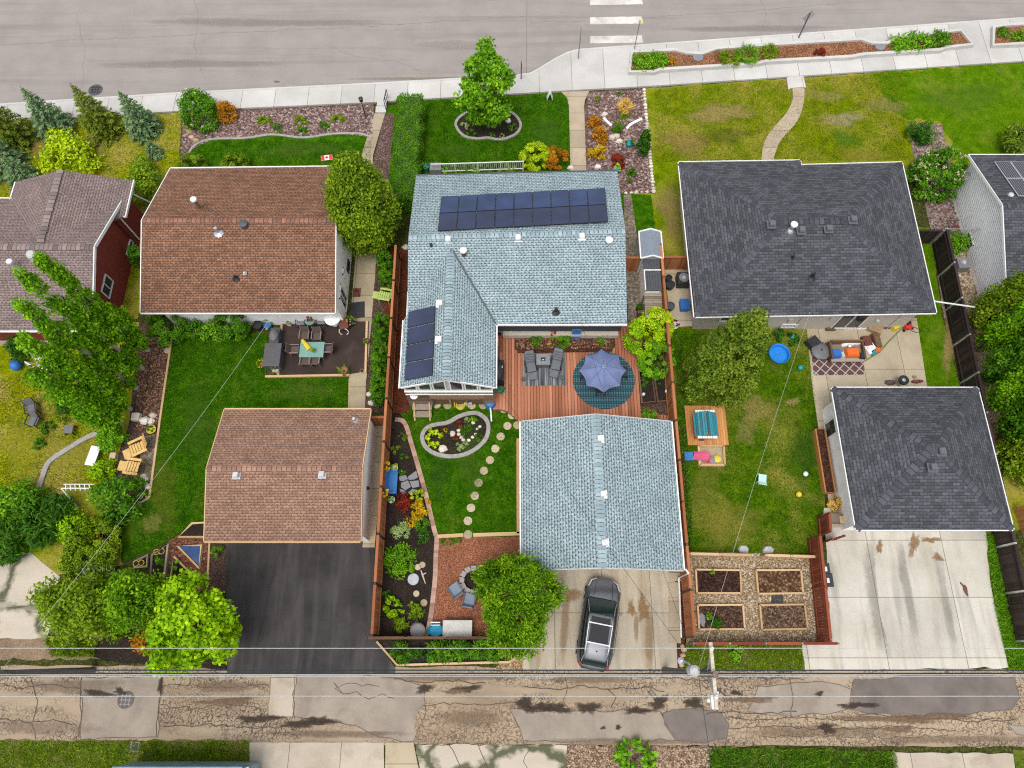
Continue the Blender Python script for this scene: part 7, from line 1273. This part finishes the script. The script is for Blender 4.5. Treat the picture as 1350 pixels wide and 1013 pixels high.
for x,y,w,d,mt,l in ((1173,505,.7,.4,'bronze','dark bicycle frame heap at the garage edge'),(1208,504,.8,.25,'rust','rusty metal heap at the garage edge'),(1204,498,.25,.2,'tan_rock','small brown leaf heap on the patio')): p=G(x,y); m=MB(); m.rock((p.x,p.y,.06),w/2,d/2,.25,int(x)); tag(m.build('scrap_heap',mt),l,'clutter')
# planter along the charcoal garage, wheelie bins
a=G(1089,567,.3);b=G(1104,650,.3); t=thing('wooden_planter','long narrow wooden planter along the charcoal garage wall','planter',a.lerp(b,.5)*1); m=MB(); P=[V((17.65,a.y,0)),V((18.2,a.y,0)),V((18.2,b.y,0)),V((17.65,b.y,0))]; m.strip(P,.08,0,.5,True); m.build('frame','cedar_new',t); MB().prism([p for p in P],0,.42).build('soil','bark_mulch',t)
t=thing('wooden_step','grey wooden step box at the charcoal garage corner','step',G(1108,682)); p=G(1105,683,.5); MB().box((p.x,p.y,.25),(1.6,.5,.5)).build('step_box','grey_wood',t); MB().box((p.x+.4,p.y-.1,.53),(.7,.4,.06)).build('step_board','pale_wood',t)
for x,y,l,w in ((1087,750,'smaller black wheelie bin against the dark red fence',.55),(1090,765,'larger black wheelie bin against the dark red fence',.65)):
    p=G(x,y,1.0); t=thing('wheelie_bin',l,'bin',(p.x,p.y,.04),0,'black wheelie bins by the red fence'); MB().box((0,0,.47),(w*.85,w*.9,.94),0,None,1.12).build('bin_body','black_plastic',t,local=True); m=MB(); m.box((0,0,.98),(w,w*1.08,.07)); m.build('lid','cover_black',t,local=True,bevel=.02); MB().box((.05,-.02,1.02),(.13,.24,.01)).build('sticker','white_plastic',t,local=True)
    for s in(-1,1): m=MB(); m.tube([(-.2,s*.25,.1),(-.14,s*.25,.1)],.1,8); m.build('wheel','black_plastic',t,local=True)
p=G(1091,800,.2); tag(MB().box((p.x,p.y,.15),(.2,.2,.22),0,None,.8).build('meter_box','bronze'),'small brown utility box beside the dark red fence','box')
m=MB(); P=GP([(1266,768),(1269,772),(1273,778),(1276,786)],.06); m.rock((P[2].x,P[2].y,.06),.12,.3,.06,3); m.tube([P[0],P[1],P[2],P[3]],.04,5); tag(m.build('dead_branch','rust'),'dark red fallen branch on the parking pad','branch')
p=G(1345,790,1.0); t=thing('shed','grey roofed low shed at the right edge beyond the dark fence','shed',(29.3,p.y,0)); MB().box((29.6,p.y,.7),(1.6,2.2,1.4)).build('wall','white_siding',t); MB().box((29.6,p.y,1.45),(1.8,2.4,.08)).build('roof','shed_roof',t)
t=thing('window_well','brown window well beside the white siding','window well',G(1258,300)); p=G(1258,300,.1); m=MB(); m.strip([V((p.x+.5,p.y+.5,0)),V((p.x-.35,p.y+.5,0)),V((p.x-.35,p.y-.5,0)),V((p.x+.5,p.y-.5,0))],.05,0,.25); m.build('well_wall','grey_metal',t); MB().box((p.x+.1,p.y,.03),(.8,.9,.03)).build('well_floor','rust',t)
m=MB(); a=G(1231,400,2.5); m.tube([(24.8,a.y,2.75),(27.5,a.y-.1,2.2)],.05,6); tag(m.build('downpipe','white_paint'),'long white pipe from the charcoal roof corner over the side lawn','pipe')
# ================================================================ street furniture
def steps_front():
    t=thing('front_steps','white concrete steps from the sidewalk to the beige walk','steps',G(504,143)); 
    for i,(a,b) in enumerate((((498,135),(510,142)),((496,142),(509,150)))): p=G(*a);q=G(*b); MB().box(((p.x+q.x)/2,(p.y+q.y)/2,.1-.03*i),(q.x-p.x,p.y-q.y,.2-.05*i)).build('step','kerb_concrete',t)
    m=MB(); a=G(509,146,0);b=G(512,131,0)
    for k in range(4): q=a.lerp(b,k/3); m.beam(q,q+V((0,0,.95)),.04,.04)
    m.beam(a+V((0,0,.95)),b+V((0,0,.95)),.05,.04); m.build('handrail','black_metal',t)
steps_front()
t=thing('concrete_step','pale square step at the top of the curving walk','steps',G(1049,109)); MB().prism(GP([(1038,103),(1058,102),(1061,116),(1040,118)]),0,.12).build('slab','kerb_concrete',t); 
for a,b in (((1038,103),(1040,118)),((1058,102),(1061,116))): MB().beam(G(*a,.12),G(*b,.12),.12,.12).build('side_curb','kerb_concrete',t)
sheet('path',[(p.x,p.y) for p in smooth_path(GP([(1060,116),(1059.5,134),(1051,160),(1029,186),(1021,205),(1019.5,216)]),5)]+[(p.x,p.y) for p in smooth_path(GP([(1003,217),(1006,193),(1014,176),(1036,150),(1044.5,132),(1044,116)]),5)],.06,'path_concrete','curving pale walk through the patchy front lawn','path')
sheet('path',[(p.x,p.y) for p in GP([(740,122),(777,121),(771,133),(770,141),(773,227),(752,228),(750,141),(748,131)])],.06,'path_concrete','beige slab walk to the blue house front','path')
def post(label,base,h,mat,rad=.04,name='sign_post',head=None):
    b=G(*base); t=thing(name,label,'post',(b.x,b.y,.12)); m=MB(); m.lathe((0,0,-.1),[(rad*1.4,0),(rad,.1),(rad,h)],8); m.build('pole',mat,t,local=True)
    if head: head(t,h)
    return t
def h_sign(t,h): m=MB(); m.box((0,0,h-.3),(.04,.65,.6)); m.build('sign_plate','galvanised',t,local=True); m=MB(); m.lathe((0,0,-.08),[(.32,0),(.32,.06)],16); m.build('base_ring','tan_rock',t,local=True)
post('tall grey post with an edge-on sign by the crosswalk',(762,79),2.9,'grey_metal',.045,head=h_sign)
def h_yel(t,h): m=MB(); m.lathe((0,0,h-.25),[(.07,0),(.08,.25),(.04,.3)],8); m.build('beacon','toy_yellow',t,local=True)
post('thin post with a yellow top at the planter corner',(836,66),2.5,'grey_metal',.035,head=h_yel)
def h_flat(t,h): m=MB(); m.box((0,0,h-.35),(.05,.25,.6)); m.build('sign_plate','dark_grey',t,local=True)
post('short dark sign post at the widened sidewalk start',(687,106),1.6,'dark_grey',.04,head=h_flat)
def h_dia(t,h):
    m=MB(); s=.52; m.add([(-s,0,h-.4),(0,0,h-.4-s),(s,0,h-.4),(0,0,h-.4+s),(-s,.03,h-.4),(0,.03,h-.4-s),(s,.03,h-.4),(0,.03,h-.4+s)],[(0,1,2,3),(7,6,5,4),(0,4,5,1),(1,5,6,2),(2,6,7,3),(3,7,4,0)]); m.build('sign_plate','galvanised',t,local=True); t.rotation_euler=(0,0,R(20))
post('post with a grey diamond sign back by the street',(1052,52),2.3,'dark_grey',.045,head=h_dia)
b=G(483,158); t=thing('garden_lamp','black lamp post in the left rock bed','lamp',b); m=MB(); m.lathe((0,0,0),[(.06,0),(.035,.1),(.03,1.75)],8); m.build('pole','black_metal',t,local=True); m=MB(); m.lathe((0,0,1.75),[(.06,0),(.13,.06),(.13,.28),(.16,.3),(.02,.4)],10); m.build('lantern','black_metal',t,local=True)
c=G(431,208.5,.05); t=thing('flag_sign','small Canadian flag sign lying on the dark front lawn','sign',(c.x,c.y,.07),R(10)); MB().box((0,0,.01),(.78,.42,.03)).build('white_panel','white_plastic',t,local=True)
for s in(-1,1): MB().box((s*.27,0,.03),(.22,.4,.01)).build('red_band','toy_red',t,local=True)
lf=[(0,.16),(.03,.10),(.065,.12),(.055,.04),(.10,.07),(.095,.03),(.14,.02),(.07,-.05),(.08,-.08),(.01,-.07),(.008,-.14),(-.008,-.14),(-.01,-.07),(-.08,-.08),(-.07,-.05),(-.14,.02),(-.095,.03),(-.10,.07),(-.055,.04),(-.065,.12),(-.03,.10)]
m=MB(); m.prism([(x*1.0,y*1.0) for x,y in lf],.026,.036); m.build('maple_leaf','toy_red',t,local=True)
c=G(725,126,.3); t=thing('yard_sign','small white A-frame sign at the lawn corner','sign',(c.x,c.y,.02)); 
for s in(-1,1): MB().beam((s*.2,0,0),(s*.03,0,.6),.03,.4,up=(0,1,0)).build('panel','white_plastic',t,local=True)
for x,y,rx,ry,l,mt in ((126,119,.5,.5,'dark manhole cover in the street beside the sidewalk','dark_grey'),(166,923,.42,.42,'round ribbed manhole cover in the alley patch','bronze'),(178,985,.35,.35,'square drain grate in the left verge','bronze')):
    c=G(x,y); t=thing('manhole_cover',l,'manhole',(c.x,c.y,.0)); m=MB(); m.lathe((0,0,0),[(rx,0),(rx,.03),(rx*.9,.035)],20 if y<980 else 4); m.build('cover',mt,t,local=True); m=MB()
    for k in (-1,0,1): m.box((k*.2,0,.04),(.05,rx*1.4,.012)); m.box((0,k*.2,.042),(rx*1.4,.05,.012))
    m.build('ribs','mid_grey' if y>900 else 'black_metal',t,local=True)
# boulevard planter
def boulevard(label,outer,zl,zh,fill):
    P=GP(outer,.35); t=thing('street_planter',label,'planter',(lambda q:(sum(p.x for p in q)/len(q),sum(p.y for p in q)/len(q),0))(P)); m=MB(); m.strip(P,.24,.05,.42,True); m.build('concrete_wall','kerb_concrete',t); MB().prism(P,.05,.27).build('mulch','planter_mulch',t); return t
boulevard('long raised concrete planter between street and sidewalk',[(830,95),(833,69),(890,66),(905,70),(925,71),(945,64),(1050,57),(1135,52),(1150,57),(1170,57),(1185,50),(1266,40),(1282,59),(1246,63),(1240,66),(1138,72),(1122,75),(1010,81),(998,84),(870,92),(862,95)],0,0,0)
boulevard('raised concrete planter at the top right corner',[(1309,60),(1310,36),(1330,33),(1450,26),(1470,50),(1345,58)],0,0,0)
for x,y,l in ((920,76,'left round grate in the long street planter'),(1160,62,'right round grate in the long street planter')): p=G(x,y,.3); m=MB(); m.lathe((p.x,p.y,.27),[(.38,0),(.38,.1),(.3,.12)],16); tag(m.build('drain_grate','mid_grey'),l,'grate')
g='plants in the long street planter'
for x,y,rp,h,k,mt,l in ((846,80,14,.5,'loose','leaf_maple','green plants at the left end of the street planter'),(868,78,14,.5,'loose','leaf_maple','green plants second from the left end of the street planter'),(885,80,6,.35,'round','leaf_orange','small orange plant in the street planter'),(962,77,15,.45,'tuft','leaf_olive','grassy plant left of the middle of the street planter'),(985,73,17,.55,'tuft','leaf_maple','taller grassy plant near the middle of the street planter'),(1015,68,13,.5,'tuft','leaf_olive','grassy plant in the middle of the street planter'),(1081,69,7,.4,'round','leaf_red','dark red plant in the street planter'),(1190,57,16,.5,'loose','leaf_maple','green plant right of the second grate'),(1212,54,16,.5,'loose','leaf_maple','large green plant in the right of the street planter'),(1240,51,14,.5,'loose','leaf_green','green plant at the right end of the street planter'),(1322,42,8,.4,'loose','leaf_green','left green plant in the corner planter'),(1345,47,9,.4,'loose','leaf_maple','right green plant in the corner planter')): shrub('planter_plant',l,'plant',x,y,rp,h,k,mt,g,stem=False,z=.27)
# ================================================================ parked car
plain('car_paint',(0.17,0.175,0.195),.25,.75,nz=.04,spec=.5); plain('car_dark',(0.012,0.013,0.016),.3,.0,nz=.05,spec=.3); plain('car_roof_paint',(0.2,0.205,0.225),.42,.2,nz=.04,spec=.4); glass('car_glass',(0.004,0.014,0.013),.1); plain('tail_red',(0.28,0.012,0.012),.25); plain('head_lamp',(0.6,0.62,0.65),.15); plain('tyre',(0.015,0.015,0.016),.8)
def loft(secs,close=True):
    m=MB(); n=len(secs[0]); vs=[p for s_ in secs for p in s_]; fs=[]
    for i in range(len(secs)-1):
        for k in range(n): fs.append((i*n+k,i*n+(k+1)%n,(i+1)*n+(k+1)%n,(i+1)*n+k))
    fs.append(tuple(reversed(range(n)))); fs.append(tuple(range((len(secs)-1)*n,len(secs)*n))); m.add(vs,fs,.5); return m
def car():
    f=G(797,768,.8); b=G(782,876,.8); mid=f.lerp(b,.5); ang=math.atan2(f.y-b.y,f.x-b.x)-PI/2
    t=thing('parked_car','silver grey hatchback SUV parked on the concrete driveway','car',(mid.x,mid.y,.04),ang)
    prof=[(-2.33,.42,.5,.74),(-2.27,.66,.42,.84),(-2.12,.80,.33,.93),(-1.85,.88,.27,.99),(-1.35,.92,.24,1.01),(0,.93,.22,1.0),(.8,.925,.23,.99),(1.2,.915,.25,.985),(1.55,.89,.26,.95),(1.88,.83,.28,.885),(2.1,.73,.33,.80),(2.25,.57,.40,.70),(2.32,.34,.46,.62)]
    def ring(y,w,z0,z1):
        return [(-w*.9,y,z0),(w*.9,y,z0),(w,y,z0+.15),(w*1.0,y,z1-.22),(w*.93,y,z1-.06),(w*.72,y,z1),(w*.3,y,z1+.025),(-w*.3,y,z1+.025),(-w*.72,y,z1),(-w*.93,y,z1-.06),(-w,y,z1-.22),(-w,y,z0+.15)]
    loft([ring(*p) for p in prof]).build('body','car_paint',t,local=True,smooth=True)
    cab=[(-2.16,.50,.92,.97),(-2.08,.60,.95,1.12),(-1.92,.655,.96,1.32),(-1.7,.68,.95,1.49),(-1.3,.70,.94,1.56),(-.6,.72,.93,1.6),(.0,.725,.93,1.6),(.35,.72,.93,1.54),(.7,.71,.94,1.36),(1.1,.68,.95,1.1),(1.22,.62,.94,.99)]
    def cr(y,w,z0,z1): k=(z1-1.0)/.6; u=w*(1-.14*k); return [(-w*1.16,y,z0),(w*1.16,y,z0),(w*1.16-(w*1.16-u)*.5,y,(z0+z1)/2),(u,y,z1-.05*k),(u*.85,y,z1-.01),(u*.3,y,z1+.015),(-u*.3,y,z1+.015),(-u*.85,y,z1-.01),(-u,y,z1-.05*k),(-w*1.16+(w*1.16-u)*.5,y,(z0+z1)/2)]
    loft([cr(*p) for p in cab]).build('cabin_glass','car_glass',t,local=True,smooth=True)
    rf=[(-1.86,.50,1.36,1.40),(-1.76,.575,1.44,1.475),(-1.5,.62,1.52,1.55),(-1.0,.645,1.565,1.6),(-.3,.66,1.595,1.625),(.15,.655,1.575,1.61),(.34,.62,1.53,1.565)]
    loft([[(-w,y,z0-.05),(w,y,z0-.05),(w,y,z1-.02),(w*.6,y,z1+.012),(0,y,z1+.022),(-w*.6,y,z1+.012),(-w,y,z1-.02)] for y,w,z0,z1 in rf]).build('roof','car_roof_paint',t,local=True,smooth=True)
    m=MB(); m.add([(-.48,-1.05,1.650),(.48,-1.05,1.650),(.49,.2,1.656),(-.49,.2,1.656),(-.5,-1.05,1.52),(.5,-1.05,1.52),(.5,.2,1.54),(-.5,.2,1.54)],[(0,1,2,3),(0,4,5,1),(1,5,6,2),(2,6,7,3),(3,7,4,0)]); m.build('sunroof','car_dark',t,local=True)
    for s in(-1,1):
        m=MB(); m.tube([(s*.56,-1.5,1.56),(s*.58,-1.35,1.64),(s*.61,-.2,1.69),(s*.6,.1,1.62)],.025,6); m.build('roof_rail','galvanised',t,local=True)
        m=MB(); m.beam((s*.94,.62,1.0),(s*1.08,.58,1.02),.12,.16); m.build('wing_mirror','car_paint',t,local=True,bevel=.03)
        m=MB(); m.add([(s*.45,2.24,.7),(s*.72,2.1,.74),(s*.84,1.75,.85),(s*.8,1.72,.9),(s*.66,2.05,.84),(s*.42,2.2,.78)],[(0,1,4,5),(1,2,3,4)] if s<0 else [(5,4,1,0),(4,3,2,1)]); m.build('headlight','head_lamp',t,local=True)
        m=MB(); m.box((s*.70,-2.1,.86),(.16,.2,.2),s*.7); m.build('tail_light','tail_red',t,local=True,bevel=.03)
        m=MB(); m.beam((s*.95,-1.5,.95),(s*.95,.9,.93),.02,.03); m.build('sill_strip','car_dark',t,local=True)
        m=MB(); m.beam((s*.66,-2.0,1.2),(s*.6,-1.72,1.46),.04,.07); m.beam((s*.74,1.05,1.07),(s*.64,.4,1.52),.045,.045); m.build('pillar','car_roof_paint',t,local=True)
        for y in (1.42,-1.38):
            w=bpy.data.objects.new('wheel',None); COL.objects.link(w); w.parent=t; w.location=(s*.83,y,.34)
            m=MB(); m.tube([(-.11,0,0),(.11,0,0)],.34,20); m.build('tyre','tyre',w,local=True); m=MB(); m.tube([(s*.1,0,0),(s*.125,0,0)],.22,14); m.build('rim','grey_metal',w,local=True)
    for y in (-.12,-1.08): m=MB(); m.beam((-.62,y,1.70),(.62,y,1.70),.06,.03); m.build('cross_bar','galvanised',t,local=True)
    m=MB(); m.lathe((0,-1.45,1.56),[(.05,0),(.02,.09)],6); m.build('antenna','black_plastic',t,local=True)
    m=MB(); m.add([(-.62,1.2,1.013),(.62,1.2,1.013),(.56,2.0,.885),(-.56,2.0,.885)],[(0,1,2,3)]); 
    m=MB(); m.beam((-.5,1.25,1.035),(-.42,2.05,.87),.015,.012); m.beam((.5,1.25,1.035),(.42,2.05,.87),.015,.012); m.build('bonnet_crease','car_dark',t,local=True)
    m=MB(); m.box((0,-2.22,.6),(1.2,.26,.36)); m.build('rear_bumper','car_dark',t,local=True,bevel=.06)
    m=MB(); m.box((0,2.25,.5),(.9,.08,.16)); m.build('grille','black_plastic',t,local=True)
    m=MB(); m.tube([(-.5,1.13,1.06),(.0,1.09,1.1)],.012,4); m.tube([(.1,1.13,1.06),(.55,1.05,1.1)],.012,4); m.build('wipers','black_plastic',t,local=True)
car()
# trailer roof at the lower left edge
t=thing('camper_trailer','pale blue roofed trailer at the lower left edge of the photo','trailer',G(230,1030)); a=G(146,1010,2.4);b=G(327,1008,2.4); plain('trailer_roof',(0.16,0.26,0.34),.4,nz=.25,ns=1.2); 
MB().box(((a.x+b.x)/2,a.y-1.2,1.3),(b.x-a.x-.1,2.3,2.0)).build('body','trailer_roof',t,bevel=.1); MB().box(((a.x+b.x)/2-.1,a.y-1.2,2.36),(b.x-a.x-.3,2.35,.1)).build('roof','trailer_roof',t,bevel=.04)
for y in (a.y-.5,a.y-1.9): m=MB(); m.tube([(b.x-1.3,y+.0,2.45),(b.x+.05,y+.42,2.4)],.05,6); m.build('awning_arm','white_plastic',t)
for x in (a.x+2,b.x-2):
    for y in (a.y-.2,a.y-2.2): m=MB(); m.tube([(x,y-.1,.33),(x,y+.1,.33)],.33,14); m.build('wheel','tyre',t)
# ================================================================ power poles and wires
PX=[G(876,884).x,G(125,871).x,38.5]; PY=G(876,884).y; HZ=10.0
plain('pole_wood',(0.17,0.13,0.1),.9,nz=.3,ns=8); plain('wire_white',(0.42,0.42,0.40),.6); plain('wire_dark',(0.025,0.03,0.035),.5); plain('arm_wood',(0.5,0.44,0.36),.85,nz=.25,ns=9)
for i,x in enumerate(PX):
    t=thing('utility_pole',('wooden utility pole with transformer beside the driveway','wooden utility pole beside the left alley trees','wooden utility pole beyond the right edge')[i],'utility pole',(x,PY,0)); m=MB(); m.lathe((0,0,-.1),[(.17,0),(.12,HZ+.1)],10); m.build('pole','pole_wood',t,local=True)
    m=MB(); m.beam((0,-1.25,HZ-.35),(0,1.2,HZ-.35),.13,.13); m.build('crossarm','arm_wood',t,local=True)
    for y in (-.78,.0,.98): m=MB(); m.lathe((.0,y,HZ-.28),[(.06,0),(.09,.08),(.05,.14),(.05,.2)],8); m.build('insulator','white_plastic',t,local=True)
    m=MB(); m.beam((0,-.9,HZ-.4),(0,-.05,HZ-1.2),.05,.05); m.beam((0,.9,HZ-.4),(0,.05,HZ-1.2),.05,.05); m.build('brace','galvanised',t,local=True)
    if i==0:
        m=MB(); m.lathe((-.35,.12,HZ-2.6),[(.2,0),(.22,.1),(.22,.75),(.12,.85)],14); m.build('transformer','light_grey',t,local=True)
        m=MB(); m.tube([(-.2,-.95,HZ-.75),(.05,-.9,HZ-.5),(.1,-.6,HZ-.45)],.09,6); m.box((-.06,-1.0,HZ-.5),(.2,.5,.16)); m.build('cutout_switch','white_plastic',t,local=True); m=MB(); m.tube([(0,0,HZ-3.2),(-.35,.4,HZ-3.0),(-.7,.5,HZ-2.7)],.05,6); m.lathe((-.7,.5,HZ-2.85),[(.1,0),(.16,.1),(.05,.2)],8); m.build('street_light','galvanised',t,local=True)
        m=MB()
        for k in range(6): m.tube([(-.3+.1*k,.1,HZ-2.0+.1*k),(-.1+.06*k,.2+.05*k,HZ-1.3),(.05,.1*k-.2,HZ-.5)],.015,4)
        m.build('jumper_wires','wire_dark',t,local=True)
def wire(label,pts,rad,mat,sag=.5,n=24):
    out=[]
    for a,b in zip(pts,pts[1:]):
        a=V(a);b=V(b)
        for i in range(n): u=i/n; p=a.lerp(b,u); p.z-=4*sag*u*(1-u); out.append(p)
    out.append(V(pts[-1])); return tag(MB().tube(out,rad,5).build('power_line',mat),label,'power line')
xs=[-52.5]+sorted([PX[1],PX[0],PX[2]])+[70]
for dy,z,r,mt,sg,l in ((.98,HZ-.08,.014,'wire_white',.35,'thin pale power line highest across the driveways'),(.0,HZ-.08,.014,'wire_white',.35,'thin pale power line in the middle above the alley edge'),(-.78,HZ-.08,.014,'wire_white',.35,'thin pale power line lowest over the alley'),(.12,HZ-3.0,.03,'wire_dark',.3,'thick dark cable along the alley edge, upper one'),(-.02,HZ-3.35,.035,'wire_dark',.35,'thick dark cable along the alley edge, lower one'),(-.12,HZ-2.8,.016,'wire_white',.3,'pale cable beside the thick dark cables')): wire(l,[(x,PY+dy,z) for x in xs],r,mt,sg)
P0=V((PX[0],PY+.1,HZ-2.8)); P1=V((PX[1],PY+.1,HZ-2.8))
wire('dark service wire over the driveway to the blue house wing',[P0,V((-.9,14.2,3.0))],.009,'wire_dark',.5); wire('dark service wire over the blue garage to the blue house wall',[P0,V((4.0,18.0,3.0))],.008,'wire_dark',.4); wire('pale service wire over the dark lawn to the white house',[P1,V((-13.6,19.0,3.0))],.008,'wire_white',.5); wire('pale service wire over the toy yard to the charcoal house',[P0,V((17.2,18.6,3.2))],.008,'wire_white',.45); wire('dark wire from the pole toward the south side of the alley',[P0,V((PX[0]+1.5,-14,5.5))],.012,'wire_dark',.4); wire('dark wire from the left pole over the cracked pad',[P1,V((-33.0,17.6,3.0))],.012,'wire_dark',.4)
# ================================================================ light and camera
w=bpy.data.worlds.new('World'); sc.world=w; w.use_nodes=True; t=w.node_tree; bg=t.nodes['Background']
sky=t.nodes.new('ShaderNodeTexSky'); sky.sky_type='NISHITA'; sky.sun_disc=False; sky.sun_elevation=R(70); sky.sun_rotation=R(200); sky.air_density=1.0; sky.dust_density=3.0
hs=t.nodes.new('ShaderNodeHueSaturation'); hs.inputs['Saturation'].default_value=0.22
t.links.new(sky.outputs[0],hs.inputs['Color']); t.links.new(hs.outputs[0],bg.inputs['Color']); bg.inputs['Strength'].default_value=0.15
sl=bpy.data.lights.new('sun','SUN'); sl.energy=1.0; sl.angle=R(22); sl.color=(1.0,0.96,0.9)
so=bpy.data.objects.new('sun',sl); COL.objects.link(so)
el,az=R(70),R(200)   # azimuth from +Y (away from the camera) clockwise
d=V((math.sin(az)*math.cos(el),math.cos(az)*math.cos(el),math.sin(el))); so.rotation_euler=d.to_track_quat('Z','Y').to_euler(); so.location=(0,0,60)
cam=bpy.data.cameras.new('camera'); co=bpy.data.objects.new('camera',cam); COL.objects.link(co)
co.location=(0,0,CAMH); co.rotation_euler=(PI/2-PIT,0,0); cam.sensor_width=36; cam.lens=FPX/1350*36; cam.clip_end=600; cam.clip_start=0.5
sc.camera=co
sc.view_settings.view_transform='Standard'; sc.view_settings.look='None'; sc.view_settings.exposure=0.62; sc.view_settings.gamma=1
sc.cycles.max_bounces=5; sc.cycles.diffuse_bounces=3; sc.cycles.use_denoising=False; sc.cycles.filter_width=1.15
sc.render.engine='CYCLES'
